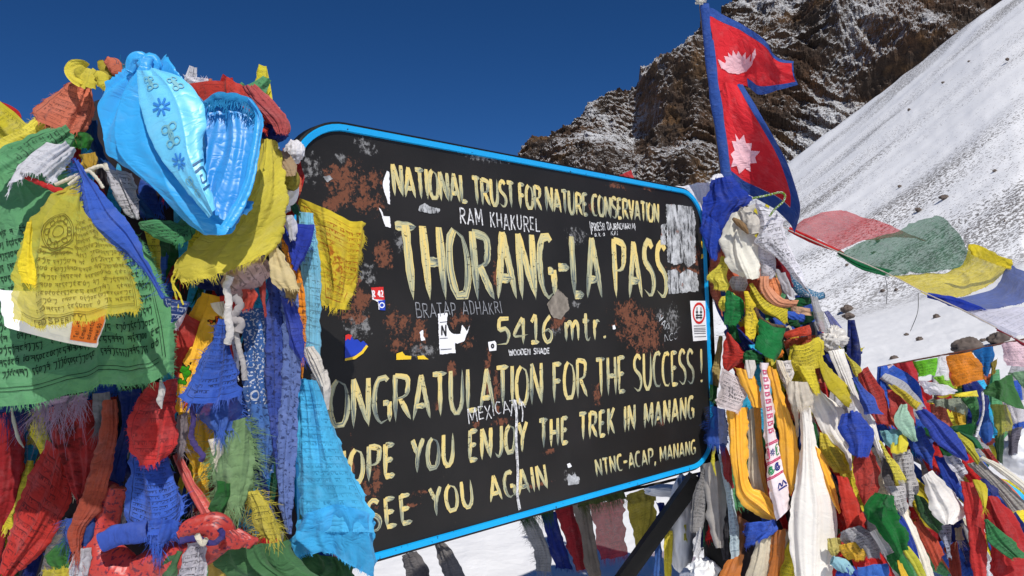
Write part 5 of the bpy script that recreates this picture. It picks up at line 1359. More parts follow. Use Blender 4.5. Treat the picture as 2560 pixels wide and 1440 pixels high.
TB('r', 'purple cord tied round the red satin knot', cmat(lin(64, 56, 120)), '450,1352 490,1346 530,1358 556,1340 550,1322', .0045, 1.245, None, nr=10, ridges=3, ra=.2, twist=8)
F('f', 'plain green flag spread out at the bottom beside the light blue bag', cmat(lin(70, 116, 72), tr=.3), '542,1372 552,1410 600,1450 640,1480', '716,1354 740,1400 800,1440 880,1470', (1.30, 1.30), np_=2, amp=.014, bulge=.05, grp=g)
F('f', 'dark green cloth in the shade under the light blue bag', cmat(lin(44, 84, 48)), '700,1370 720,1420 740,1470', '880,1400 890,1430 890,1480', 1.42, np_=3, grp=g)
F('f', 'pale grey flag with script hanging from the red satin loop', cmat(lin(190, 188, 196), .8, .011), '470,1360 452,1400 440,1450', '512,1352 520,1400 524,1450', 1.26, np_=2, amp=.010, grp=g)
F('f', 'soft green flag at the bottom left of the grey script one', cmat(lin(84, 130, 86)), '420,1392 402,1420 398,1450', '456,1376 450,1410 442,1450', 1.28, np_=1, grp=g)
TB('r', 'short bent white clip holding the grey script flag', cmat(CRM), '492,1336 500,1352 508,1360 516,1346', .004, 1.235, None, nr=8, ridges=2, ra=.05)
F('f', 'blue frayed scrap at the lower left above a white flag', cmat(lin(54, 84, 160)), '176,1296 170,1340 180,1380', '244,1286 250,1330 240,1370', 1.31, np_=2, grp=g, fray='BLR', fl=.026, step=.0013)
F('f', 'white flag with a round print at the bottom left', cmat(lin(206, 206, 212), .6, .02, pat='wind'), '178,1376 174,1410 172,1450', '226,1368 226,1410 222,1450', 1.29, np_=1, amp=.006, grp=g)
F('f', 'green flag wedged behind the white one at the bottom left', cmat(lin(64, 128, 60)), '166,1326 130,1370 108,1400 150,1440', '178,1330 178,1380 176,1430', 1.34, np_=1, grp=g)
F('f', 'faded yellow tuft at the bottom edge on the left', cmat(lin(200, 184, 50)), '112,1426 110,1450', '176,1420 180,1450', 1.33, np_=2, grp=g, fray='T', fl=.01)
F('f', 'lavender fringe hanging from beneath the large green flag', cmat(lin(170, 146, 172)), '92,1000 84,1016', '226,982 224,1000', 1.345, np_=2, grp=g, fray='B', fl=.045, step=.0009)
F('f', 'navy fringe at the left beneath the large green flag', cmat(lin(36, 60, 116)), '-10,1004 -10,1030', '90,1002 84,1030', 1.35, np_=2, grp=g, fray='B', fl=.035, step=.001)
F('f', 'grey gauze tuft beneath the large green flag', cmat(lin(120, 120, 126)), '236,985 230,1020 236,1050', '276,980 272,1020 254,1060', 1.36, np_=2, grp=g, fray='B', fl=.03, step=.001)
F('f', 'olive yellow cloth glimpsed between the dark red flags', cmat(lin(130, 120, 30), .5), '60,1040 64,1080 76,1110', '112,1050 116,1090 100,1120', 1.46, np_=2, grp=g)
TB('r', 'silvery plastic thread hanging from the green flag corner', cmat(lin(190, 186, 180)), '402,950 406,980 400,1000 404,1022', [.002, .005, .005, .001], 1.26, None, nr=8, ridges=2)
TB('r', 'thin white thread hanging at the far left below the green flag', cmat(lin(190, 186, 170)), '28,1020 36,1060 46,1096 60,1120', [.0012, .003, .003, .001], 1.30, None, nr=6, ridges=2)
F('f', 'white printed flag wedged behind the blue slanted-script one', cmat(GRY, .6), '300,1240 298,1300 304,1350', '322,1230 318,1300 320,1340', 1.36, np_=1, grp=g)
F('f', 'grey threadbare strip left of the flowered yellow scarf end', cmat(lin(150, 140, 146)), '442,1040 440,1090 444,1130', '470,1030 468,1080 456,1140', 1.35, np_=2, grp=g, fray='BLR', fl=.02)
F('f', 'white flag with script at the bottom behind the red loop', cmat(lin(200, 196, 204), .7, .012), '290,1400 280,1450', '470,1390 480,1450', 1.40, np_=3, grp=g)
F('f', 'mustard fringe tuft right of the grey script flag at the bottom', cmat(lin(190, 164, 70)), '520,1400 518,1450', '580,1410 590,1450', 1.31, np_=2, grp=g, fray='TLR', fl=.02, step=.0014)

# --- what lies underneath: nobody could count it
def under(name, label, cols, spots, seed, kind='stuff'):
    """a mass of small hanging shreds over a lumpy core; spots: (x, y, w, h, d, n, lean)"""
    rs = np.random.RandomState(seed)
    V, Fc, U1, U2, Cc = [], [], [], [], []
    base = 0
    for (x, y, w, h, d, n, lean) in spots:
        for k in range(n):
            cx, cy = x + rs.uniform(-.5, .5) * w, y + rs.uniform(-.5, .5) * h
            l, b = rs.uniform(90, 210), rs.uniform(30, 70)
            a = lean + rs.normal(0, .25)
            dx, dy = math.sin(a), math.cos(a)
            px, py = math.cos(a), -math.sin(a)
            s0, s1 = rs.uniform(.3, .8), rs.uniform(.7, 1.3)
            top, mid, bot = (cx - dx * l / 2, cy - dy * l / 2), (cx + rs.normal(0, 10), cy), (cx + dx * l / 2, cy + dy * l / 2)
            Lp = [(top[0] - px * b / 2 * s0, top[1] - py * b / 2 * s0), (mid[0] - px * b / 2, mid[1] - py * b / 2), (bot[0] - px * b / 2 * s1, bot[1] - py * b / 2 * s1)]
            Rp = [(top[0] + px * b / 2 * s0, top[1] + py * b / 2 * s0), (mid[0] + px * b / 2, mid[1] + py * b / 2), (bot[0] + px * b / 2 * s1, bot[1] + py * b / 2 * s1)]
            dd = d + rs.uniform(-.05, .05)
            G = coons(Lp, Rp, None, None, (dd + .02, dd - .02), 16, 26, .02)
            G, lu, lv = folds(G, rs.randint(1, 4), .012, .006, seed * 31 + k, None, .3, 10, .8, .005)
            u, v = np.meshgrid(np.linspace(0, 1, 17), np.linspace(0, 1, 27))
            V.append(G.reshape(-1, 3)); Fc.append(grid_faces(16, 26) + base); base += 17 * 27
            u2 = np.stack([u.ravel(), v.ravel()], 1)
            U2.append(u2); U1.append(u2 * np.array([lu, lv]) + rs.rand() * 5)
            c = np.array(cols[rs.randint(len(cols))]) * rs.uniform(.75, 1.1)
            Cc.append(np.tile(c, (17 * 27, 1)))
            s = Srf(G)
            fg = fringe_geo(s, 'B', .016, k, .004, .0011)
            if fg:
                V.append(fg[0]); Fc.append(fg[1] + base); base += len(fg[0]); U1.append(fg[2]); U2.append(fg[3]); Cc.append(np.tile(c, (len(fg[0]), 1)))
    o = mesh(name, np.concatenate(V), np.concatenate(Fc), cmat((.3, .3, .3), .45, .012, tint=True), None, uv={'UVMap': np.concatenate(U1), 'unit': np.concatenate(U2)}, col=np.concatenate(Cc))
    return tag(o, label, 'cloth', None, kind)
ALLC = [YEL, YEL, GRN, GRD, RED, RED, RDD, BLU, BLU, NAV, WHT, GRY, CRM, SAL, LBL]
def core(name, label, rows, mat):
    """lumpy bundle: rings (x, y, rx, d, depth) from top to bottom"""
    n = 40
    q = np.linspace(0, 2 * math.pi, n + 1)
    ys = np.linspace(0, 1, 70)
    A = np.array(rows, float)
    A = np.stack([np.interp(ys, np.linspace(0, 1, len(A)), A[:, k]) for k in range(5)], 1)
    G = []
    for i, (x, y, rx, d, dp) in enumerate(A):
        k = 1 + .22 * fbm(np.cos(q) * 2, np.sin(q) * 2, i * .12, 5, 4)
        G.append(P(x + rx * np.cos(q) * k, np.full(n + 1, y), d + dp * np.sin(q) * k))
    G = np.array(G)
    V = np.vstack([G.reshape(-1, 3), G[0].mean(0), G[-1].mean(0)])
    Fc = grid_faces(n, 69).tolist()
    Fc += [[len(V) - 2, i + 1, i] for i in range(n)] + [[len(V) - 1, 69 * (n + 1) + i, 69 * (n + 1) + i + 1] for i in range(n)]
    o = mesh(name, V, Fc, mat, None, uv={'UVMap': np.zeros((len(V), 2)), 'unit': np.zeros((len(V), 2))})
    return tag(o, label, 'cloth', None, 'stuff')
core('bundled_cloth', 'bundle of flags inside the left pile, painted dark as in shade', [(430, 200, 60, 1.66, .10), (430, 260, 200, 1.68, .17), (420, 420, 280, 1.70, .19), (400, 700, 330, 1.70, .19), (400, 1000, 350, 1.70, .20), (400, 1300, 400, 1.70, .22), (400, 1750, 460, 1.75, .28)], cmat(lin(52, 44, 50), .3))  # added core; its dark colour stands in for shade in the gaps
under('tangled_flags', 'mass of older flags tangled under the left pile', ALLC, [(100, 340, 260, 120, 1.52, 9, .6), (560, 290, 260, 110, 1.52, 9, -.5), (380, 600, 560, 380, 1.50, 34, 0), (690, 600, 100, 300, 1.50, 8, .1), (360, 1100, 640, 420, 1.47, 44, .05), (0, 1200, 160, 500, 1.52, 10, 0), (400, 1400, 760, 180, 1.45, 30, .1), (740, 1380, 240, 160, 1.48, 8, 0)], 3)
# ================= right post =================
g = GR_
DP = 2.84
F('f', 'deep blue flag wrapped round the top of the right post', cmat(lin(34, 66, 176), .35, .014), '1782,452 1766,490 1756,526 1758,574 1768,602 1780,632', '1826,440 1850,474 1880,498 1850,526 1824,574 1806,622', (DP - .08, DP - .10), T='1800,444', np_=4, amp=.014, na=.012, cr=.010, bulge=.07, grp=g, drift=.6, tw=1.5, fray='RB', fl=.01)
F('f', 'royal blue loose end hanging left off the wrapped flag', cmat(lin(34, 70, 180), .3), '1758,530 1752,570 1758,610 1772,640', '1800,560 1806,590 1800,620 1790,650', DP - .13, np_=3, amp=.012, grp=g, fray='BL', fl=.008)
WD('white frosty lump tied on the pole under the red flag', cmat(WHT), 1800, 462, 26, 20, DP - .06, na=.4)
F('f', 'snow-white flag between the board corner and the pole', cmat(lin(236, 238, 246), .2), '1692,466 1716,492 1740,520 1756,540', '1790,450 1790,480 1780,510 1766,545', (DP + .12, DP + .06), np_=2, amp=.012, grp=g)
F('s', 'ivory satin scarf bunched below the blue wrapped flag', cmat(lin(222, 220, 206), satin=.5), '1830,538 1802,584 1808,630 1828,664 1860,690', '1886,508 1888,566 1894,614 1902,662 1898,694', (DP - .12, DP - .16), B='1880,698', np_=3, amp=.018, na=.01, cr=.006, bulge=.08, grp=g)
TB('w', 'brownish stained scarf twist above the ivory satin', cmat(lin(150, 120, 84)), '1832,546 1846,556 1862,572 1870,584', [.004, .009, .009, .003], DP - .20, g, ridges=5)
TB('w', 'grey-white knotted scarf under the white printed flag', cmat(lin(196, 190, 180)), '1852,524 1866,540 1880,562 1884,584', [.014, .022, .022, .014], DP - .19, g, ridges=6)
F('f', 'large white flag with black printed frame slanting down from the pole', cmat(lin(238, 238, 246), .75, .02, pat='wind', tr=.3), '1880,502 1892,560 1888,608 1932,642 1978,686 2028,738', '1920,518 1962,548 1962,578 1980,630 2004,678 2030,740', (DP - .20, DP - .16), np_=1, amp=.008, bulge=.03, grp=g, tw=1)
F('f', 'small white flag with black script beside the ivory scarf', cmat(lin(214, 212, 220), .85, .010), '1892,616 1896,650 1902,690', '1930,622 1940,660 1940,684', DP - .15, np_=1, amp=.006, grp=g, B='1922,698')
F('f', 'salmon flag with faint script hanging beside the board edge', cmat(lin(206, 116, 92), .5, .012), '1774,632 1768,680 1772,725 1790,766 1802,790', '1806,634 1802,680 1802,722 1814,760 1810,788', (DP - .04, DP - .06), np_=1, amp=.010, bulge=.03, grp=g)
F('f', 'twisted lemon yellow flag beside the salmon one', cmat(YEL, .5), '1806,638 1794,664 1768,690 1784,708 1788,722', '1816,646 1822,668 1818,698 1822,712 1816,726', DP - .12, np_=3, amp=.012, na=.01, grp=g, fray='BL', fl=.008)
F('f', 'grey mesh flag with script above the two small yellow ones', cmat(lin(190, 190, 192), .8, .010, sheer=.1), '1828,690 1822,706 1830,724', '1862,690 1868,708 1860,728', DP - .12, np_=3, amp=.01, bulge=.03, grp=g)
F('f', 'wide yellow flag with script folded across the right post', cmat(lin(206, 190, 30), .8, .011), '1868,712 1876,748 1894,780 1922,796 1962,808', '1886,706 1924,742 1958,760 1980,768 1972,800', (DP - .14, DP - .18), np_=1, amp=.010, bulge=.03, grp=g, fray='B', fl=.005)
F('f', 'small green flag hanging left of two small yellow ones', cmat(GRB, .6, .011), '1819,726 1814,752 1812,788 1815,812', '1834,730 1856,756 1858,788 1840,814', DP - .16, np_=1, amp=.012, bulge=.03, grp=g)
F('f', 'small yellow flag half hidden behind the small green one', cmat(YEL, .4), '1800,742 1796,762 1806,778', '1838,734 1846,750 1830,776', DP - .13, np_=1, grp=g)
F('f', 'yellow flag with a winged print hanging under the mesh flag', cmat(lin(236, 208, 20), .7, .011, pat='wind'), '1857,727 1860,767 1860,802 1863,835', '1876,729 1890,765 1901,805 1888,848', (DP - .18, DP - .20), B='1876,846', np_=1, amp=.009, bulge=.03, grp=g)
F('f', 'plain bright green flag hanging diamond-wise in the centre of the right post', cmat(GRB, tr=.3), '1901,797 1894,830 1889,872', '1961,822 1952,865 1938,906', (DP - .20, DP - .22), T='1930,814', np_=1, amp=.008, bulge=.03, grp=g)
F('f', 'pointed red flag with script beside the board edge', cmat(lin(206, 52, 42), .6, .011), '1812,830 1806,880 1804,940', '1824,836 1864,892 1822,928', DP - .17, np_=1, amp=.010, bulge=.02, grp=g)
F('f', 'dark green leaf-like flag under the small green one', cmat(lin(30, 96, 54), .3), '1816,810 1826,840 1838,852', '1842,810 1846,836 1850,856', DP - .14, np_=1, grp=g)
TB('r', 'brown braided rope wound round the right post', cmat(lin(120, 94, 68), pat='paisley'), '1886,770 1900,795 1925,812 1962,818', .007, DP - .19, None, nr=12, ridges=3, ra=.2, twist=10)
F('s', 'peach scarf gathered in loops round the right post', cmat(lin(226, 156, 118)), '1902,690 1904,728 1938,766 1990,768', '1922,690 1926,716 1954,744 1996,750', DP - .17, np_=4, amp=.010, bulge=.02, grp=g)
F('s', 'apricot gathered scarf inside the peach loops', cmat(lin(240, 146, 90)), '1916,694 1918,724 1938,748', '1946,694 1956,722 1950,746', DP - .15, np_=4, amp=.012, bulge=.02, grp=g)
F('s', 'silver grey satin strip right of the peach coil', cmat(lin(186, 184, 188), satin=.4), '1940,670 1950,704 1964,738', '1964,686 1986,724 1990,746', DP - .17, np_=1, amp=.010, bulge=.03, grp=g)
TB('s', 'teal flower-printed scarf winding behind the white printed flag', cmat(lin(60, 130, 170), pat='bandana'), '1962,650 1986,700 2010,730 2040,740 2060,738', [.016, .024, .024, .018, .012], DP - .10, g, ridges=4)
TB('w', 'dark red check scarf winding behind the white printed flag', cmat(lin(130, 30, 40), pat='paisley'), '1930,636 1950,664 1966,700 1976,720', [.010, .016, .016, .010], DP - .12, g, ridges=4)
TB('w', 'dark green twisted flag under the teal scarf', cmat(lin(24, 90, 50)), '1980,766 2000,756 2026,752', [.010, .016, .010], DP - .15, g, ridges=4)
F('c', 'peach folded strip of cloth below the dark green twist', cmat(lin(222, 176, 140), .4), '1974,764 1976,782', '2026,770 2028,790', DP - .17, np_=1, amp=.008, bulge=.02, grp=g)
TB('w', 'blue rolled flag below the peach twist', cmat(lin(50, 92, 190)), '1966,786 1988,792 2010,796', [.010, .016, .012], DP - .18, g, ridges=3)
F('f', 'small dark green flag under the blue roll', cmat(GRD), '1966,800 1970,812', '2004,800 2008,818', DP - .19, np_=1, grp=g)
TB('w', 'green twisted flag beside the grey mesh strip', cmat(lin(44, 104, 64)), '2000,806 2020,796 2038,786', [.010, .014, .012], DP - .14, g, ridges=4)
F('f', 'small orange-red flag with script below the twisted cloths', cmat(lin(212, 70, 44), .6, .010), '1960,830 1962,846', '2030,810 2034,836', DP - .20, np_=1, amp=.006, grp=g)
F('f', 'dark grey cloth behind the orange-red flag', cmat(lin(74, 76, 86)), '1960,840 1970,870', '2040,800 2050,850', DP - .13, np_=2, grp=g)
F('f', 'rust cloth wrapped under the orange-red flag', cmat(lin(160, 70, 46)), '1960,850 1966,872', '2040,838 2046,850', DP - .17, np_=2, grp=g)
F('c', 'long grey mesh strip hanging from the tip of the white printed flag', cmat(lin(176, 176, 180), .3, .012, sheer=.15), '2024,740 2030,780 2040,812 2048,828', '2046,742 2062,786 2076,826 2074,834', (DP - .17, DP - .20), np_=2, amp=.008, grp=g)
F('f', 'blue and violet netting behind the grey mesh strip', cmat(lin(60, 70, 160), sheer=.3), '2058,780 2076,820 2100,860', '2070,776 2100,810 2130,850', DP - .10, np_=2, grp=g)
WD('crumpled white plastic bag on the right side of the heap', cmat(lin(226, 222, 216), satin=.4), 2082, 848, 27, 27, DP - .18, na=.5, freq=3.5)
WD('dark green bundled flag right of the white plastic bag', cmat(lin(24, 74, 44)), 2124, 866, 22, 14, DP - .12, rot=.4)
F('f', 'rounded yellow flag with printed corner stamp below the orange-red one', cmat(lin(222, 204, 40), .8, .012), '1974,866 1974,895 1990,926', '2052,838 2060,870 2046,918', (DP - .22, DP - .24), T='2010,862', B='2018,930', np_=1, amp=.010, bulge=.05, grp=g, fray='T', fl=.006)
WD('small orange knot beside the plain green diamond', cmat(lin(244, 140, 20)), 1946, 882, 12, 10, DP - .20)
WD('green knotted cloth under the plain green diamond', cmat(lin(36, 110, 60)), 1880, 896, 20, 16, DP - .20, na=.45)
F('f', 'blue flag corner at the outer right of the heap below the dark bundle', cmat(lin(34, 52, 120)), '2120,878 2128,890', '2158,880 2142,896', DP - .12, np_=1, grp=g)
F('f', 'lemon yellow flag corner poking out right of the dark green bundle', cmat(YEL), '2130,872 2134,880', '2166,868 2160,876', DP - .10, np_=1, grp=g)
F('c', 'khaki strip along the right edge of the board', cmat(lin(170, 150, 90)), '1796,840 1784,900 1772,960', '1808,840 1804,900 1796,970', DP - .06, np_=2, grp=g)
F('f', 'white flag with framed black print hanging over the board corner', cmat(lin(228, 214, 214), .85, .012, pat='wind', tr=.35), '1805,920 1798,965 1787,1013', '1867,953 1862,990 1849,1034', (DP - .24, DP - .26), np_=1, amp=.005, bulge=.02, grp=g, fray='RB', fl=.004)
F('f', 'torn blue net flag beneath the framed white one', cmat(lin(50, 90, 180), sheer=.1), '1781,1014 1771,1060 1767,1106', '1808,1024 1820,1070 1818,1118', (DP - .18, DP - .18), np_=3, amp=.010, grp=g, fray='BLR', fl=.02, step=.0014)
F('f', 'green cloth glimpsed between board edge and framed white flag', cmat(lin(30, 84, 40)), '1772,960 1772,1000', '1796,966 1790,1010', DP - .10, np_=1, grp=g)
TB('r', 'yellow thread bunch hanging by the lower corner of the board', cmat(lin(214, 204, 50)), '1788,1116 1782,1150 1790,1190', [.003, .006, .001], DP - .18, None, nr=8, ridges=4, ra=.4, twist=3)
TB('w', 'red twisted strip hanging by the lower corner of the board', cmat(lin(150, 54, 60)), '1806,1110 1816,1150 1820,1190 1832,1220', [.008, .014, .012, .004], DP - .16, g, ridges=4)
OSAT = cmat(lin(255, 184, 14), satin=.9, tr=.2, dirt=.12)
F('s', 'golden orange satin scarf sweeping in a deep curve at the left of the right heap', OSAT, '1818,1020 1822,1100 1834,1180 1850,1246 1890,1284 1938,1300', '1869,1018 1872,1082 1869,1160 1878,1214 1918,1242 1940,1290', (DP - .24, DP - .28), np_=3, amp=.014, bulge=.05, grp=g, drift=.15)
F('s', 'cream satin strip inside the curve of the golden orange scarf', cmat(lin(228, 214, 186), satin=.5), '1870,1024 1870,1120 1872,1200 1890,1235', '1888,1018 1904,1120 1914,1200 1916,1240', (DP - .22, DP - .23), np_=2, amp=.012, grp=g)
F('s', 'golden orange satin strip knotted above the cream one', OSAT, '1836,918 1850,955 1868,990 1880,1018', '1886,930 1900,965 1906,1000 1904,1020', DP - .26, np_=3, amp=.012, bulge=.03, grp=g)
F('s', 'narrow dark gold strip hanging between cream and white scarves', cmat(lin(190, 130, 20), satin=.6), '1884,1010 1888,1080 1896,1160 1912,1240', '1900,1000 1906,1090 1912,1170 1922,1250', DP - .25, np_=2, amp=.008, grp=g)
F('s', 'white satin gathered end left of the pink-printed scarf', cmat(lin(232, 226, 218), satin=.4), '1860,900 1862,924 1870,946', '1886,900 1890,922 1880,946', DP - .27, np_=3, amp=.012, na=.012, bulge=.02, grp=g)
kh = F('s', 'white scarf with pink script and coloured borders in the middle of the right heap', cmat(lin(240, 226, 230), satin=.4, tr=.2), '1897,906 1900,980 1906,1060 1911,1140 1920,1222 1942,1302', '1920,908 1934,980 1944,1060 1956,1142 1968,1202 1978,1270', (DP - .28, DP - .32), np_=1, amp=.006, bulge=.03, grp=g, tw=.2)
ks = o_s[kh.name]
MPK = simple_mat('pink_print', lin(196, 60, 104), .7, .2, .2); MGN = simple_mat('green_print', lin(30, 140, 84), .7, .2, .1); MBL = simple_mat('navy_print', lin(30, 44, 120), .7, .2, .1)
kl = []
rs = np.random.RandomState(4)
for k in range(9):
    v = .05 + .048 * k
    kl += [[(.35, v), (.75, v + .004)], [(.45, v), (.40, v + .02), (.6, v + .024)], [(.7, v), (.72, v + .028)], [(.55, v + .012), (.65, v + .02)]]
for v in (.52, .53, .64, .65, .735, .745): kl.append([(q, v) for q in np.linspace(.02, .98, 8)])
marks('pink_print', ks, kl, .0036, MPK, kh, asp=.16)
marks('star_print', ks, flower(.5, .585, .16, .024), .003, MBL, kh, asp=.16)
marks('scroll_print', ks, [arc(.3, .695, .16, .022, 0, 300), arc(.3, .695, .07, .010, 0, 360)], .005, MGN, kh, asp=.16)
marks('scroll_print', ks, [arc(.68, .69, .16, .022, 0, 300), arc(.68, .69, .07, .010, 0, 360), [(.5, .83), (.62, .80), (.72, .83), (.85, .80), (.95, .83)], [(.5, .84), (.95, .84)]], .005, MBL, kh, asp=.16)
marks('key_print', ks, [[(.06, .555), (.3, .555), (.3, .615), (.06, .615)], [(.12, .57), (.22, .57), (.22, .60)]], .0036, MPK, kh, asp=.16)
marks('key_print', ks, [[(.94, .555), (.74, .555), (.74, .615), (.94, .615)], [(.88, .57), (.80, .57), (.80, .60)]], .0036, MGN, kh, asp=.16)
F('s', 'golden orange satin scarf hanging right of the pink-printed one', OSAT, '1918,912 1930,980 1944,1060 1958,1180 1978,1240', '1938,924 1962,996 1984,1060 1998,1134 1990,1204', (DP - .27, DP - .30), np_=2, amp=.012, bulge=.03, grp=g, drift=.15)
F('s', 'cream strip above the golden scarf on the right', cmat(lin(232, 222, 204), satin=.4), '1938,900 1962,960 1980,1030 1992,1096', '1958,902 1982,960 1996,1030 1998,1090', DP - .25, np_=2, amp=.008, grp=g)
F('f', 'white printed crumpled cloth under the rounded yellow flag', cmat(lin(220, 214, 214), .5, .02), '1938,906 1942,932 1954,956', '1978,900 1984,930 1974,956', DP - .24, np_=4, amp=.012, na=.014, bulge=.02, grp=g)
WS_ = cmat(lin(246, 242, 234), satin=.45, tr=.22, dirt=.1)
ws = F('s', 'broad white satin scarf hanging full length to the bottom edge', WS_, '1996,1012 2003,1080 1992,1180 1976,1262 1970,1345 1986,1450', '2024,1018 2038,1120 2060,1202 2086,1262 2092,1345 2078,1450', (DP - .30, DP - .38), np_=3, amp=.016, na=.007, cr=.002, bulge=.07, grp=g, drift=.2, env=[.8, 1, 1, .9], rough=2.0)
F('s', 'white fringed end knotted over the broad white scarf', cmat(lin(226, 216, 198), satin=.3), '1966,952 1968,990 1984,1014', '2022,956 2034,990 2028,1016', DP - .33, np_=4, amp=.014, bulge=.04, grp=g, fray='B', fl=.02, step=.0014)
F('s', 'white satin scarf falling diagonally right of the broad one', WS_, '2020,962 2028,1028 2064,1088 2104,1126 2128,1176', '2054,974 2110,1028 2102,1068 2122,1118 2130,1164', (DP - .27, DP - .31), np_=3, amp=.016, bulge=.04, grp=g, drift=.2)
F('f', 'yellow twisted flag tied above the white fringed end', cmat(lin(224, 206, 34), .4), '1984,916 2000,950 2030,984', '2032,914 2044,942 2052,984', DP - .32, np_=2, amp=.016, na=.012, bulge=.03, grp=g, fray='B', fl=.008)
F('f', 'plain mustard yellow flag lying diagonally right of the twisted one', cmat(lin(206, 188, 30)), '2042,902 2050,940 2070,978 2124,1012', '2056,894 2088,922 2120,956 2134,990', (DP - .32, DP - .36), np_=1, amp=.010, bulge=.06, grp=g)
F('s', 'long narrow white scarf running down the crest of the heap', cmat(lin(238, 234, 226), satin=.3), '2070,878 2100,940 2136,1008 2164,1058 2198,1140', '2108,872 2128,936 2148,992 2184,1052 2204,1122', (DP - .27, DP - .40), np_=4, amp=.012, na=.010, cr=.008, bulge=.03, grp=g, fray='B', fl=.02)
F('f', 'navy flag edge left of the long narrow white scarf', cmat(NAV), '2054,890 2070,920 2090,950', '2070,884 2090,918 2100,946', DP - .24, np_=1, grp=g)
F('f', 'yellow flag with script lying along the top right edge of the heap', cmat(lin(208, 196, 60), .7, .011), '2096,866 2118,902 2138,940', '2114,876 2156,918 2150,940', DP - .25, np_=1, amp=.008, bulge=.03, grp=g)
F('f', 'bell-shaped blue flag hanging on the white crest scarf', cmat(lin(46, 78, 184), .4, .013), '2112,1036 2100,1070 2118,1110 2128,1140', '2144,1032 2180,1070 2184,1094 2170,1142', (DP - .40, DP - .43), T='2128,1026', B='2150,1142', np_=2, amp=.012, bulge=.06, grp=g)
F('f', 'small dark green flag between the white satin scarves', cmat(lin(24, 90, 44)), '2024,1054 2030,1090 2034,1116', '2044,1060 2058,1108 2056,1118', DP - .28, np_=1, grp=g)
F('f', 'yellow flag with script under the diagonal white scarf', cmat(lin(214, 194, 50), .6), '2044,1080 2056,1130 2086,1180', '2078,1088 2100,1130 2122,1184', (DP - .29, DP - .32), np_=2, amp=.012, grp=g)
F('s', 'yellow-orange satin strip right of the broad white scarf', OSAT, '2032,1112 2046,1174 2074,1242 2098,1284', '2052,1124 2078,1182 2096,1242 2102,1280', (DP - .32, DP - .37), np_=2, amp=.010, bulge=.02, grp=g)
F('f', 'red flag with a torn lower edge hanging below the yellow-script flag', cmat(lin(206, 56, 42), tr=.3), '2088,1188 2096,1242 2107,1300 2134,1356', '2124,1194 2148,1246 2164,1300 2148,1336', (DP - .38, DP - .42), np_=2, amp=.012, bulge=.04, grp=g, fray='B', fl=.012)
F('f', 'red flag with a faint dark print below the bell-shaped blue one', cmat(lin(178, 60, 52), .5, .016, pat='wind'), '2133,1132 2138,1182 2150,1240 2158,1266', '2180,1124 2200,1168 2198,1216 2172,1262', (DP - .38, DP - .41), np_=2, amp=.012, bulge=.03, grp=g)
F('f', 'crumpled grey flag with script below the torn red one', cmat(GRY, .8, .010), '2098,1330 2112,1360 2150,1390', '2150,1312 2200,1340 2206,1396', DP - .43, np_=3, amp=.016, na=.014, bulge=.03, grp=g)
F('f', 'folded blue cloth below the curve of the golden orange scarf', cmat(lin(52, 92, 196), .4), '1854,1308 1856,1330 1866,1360', '1938,1300 1936,1326 1900,1350', DP - .30, np_=2, amp=.012, bulge=.04, grp=g, fray='BL', fl=.012, step=.0016)
F('s', 'cream satin strips hanging below the folded blue cloth', cmat(lin(226, 214, 186), satin=.4), '1892,1340 1880,1390 1862,1450', '1932,1332 1930,1390 1924,1450', DP - .28, np_=3, amp=.012, grp=g)
F('s', 'dark amber scarf at the bottom between cream and broad white scarves', cmat(lin(184, 104, 20), satin=.4), '1934,1326 1926,1390 1914,1450', '1966,1322 1964,1390 1956,1450', DP - .29, np_=3, amp=.010, grp=g)
F('s', 'burnt orange scarf end at the bottom left of the right heap', cmat(lin(214, 122, 30), satin=.4), '1822,1400 1800,1440 1790,1470', '1856,1386 1850,1430 1850,1470', DP - .26, np_=2, amp=.012, bulge=.03, grp=g)
F('f', 'grey matted fringe left of the broad white scarf at the bottom', cmat(lin(170, 160, 150), tr=.1), '1956,1330 1950,1390 1946,1450', '1978,1330 1978,1390 1982,1450', DP - .27, np_=2, grp=g, fray='LRT', fl=.02, step=.0016)
F('f', 'mustard crumpled rag at the bottom right of the broad white scarf', cmat(lin(222, 174, 30), .5), '2094,1366 2102,1384 2122,1402', '2150,1352 2172,1376 2160,1400', DP - .44, np_=4, amp=.012, na=.014, bulge=.03, grp=g)
F('f', 'small pale yellow rag beside the broad white scarf', cmat(lin(214, 200, 110)), '2070,1346 2070,1368 2080,1388', '2098,1344 2104,1366 2096,1386', DP - .42, np_=3, amp=.01, na=.012, bulge=.02, grp=g)
TB('w', 'pale blue twisted strip near the bottom beside the mustard knot', cmat(lin(150, 200, 214)), '2080,1400 2104,1412 2130,1430', [.012, .018, .012], DP - .44, g, ridges=4)
F('f', 'deep blue rag at the bottom below the pale blue strip', cmat(lin(38, 66, 160)), '2100,1408 2090,1460', '2140,1416 2160,1460', DP - .43, np_=3, amp=.012, grp=g)
F('f', 'bright blue flag corner on the bottom edge below the grey crumpled one', cmat(lin(54, 110, 200)), '2152,1418 2150,1460', '2216,1408 2230,1460', DP - .46, np_=1, amp=.01, bulge=.03, grp=g)
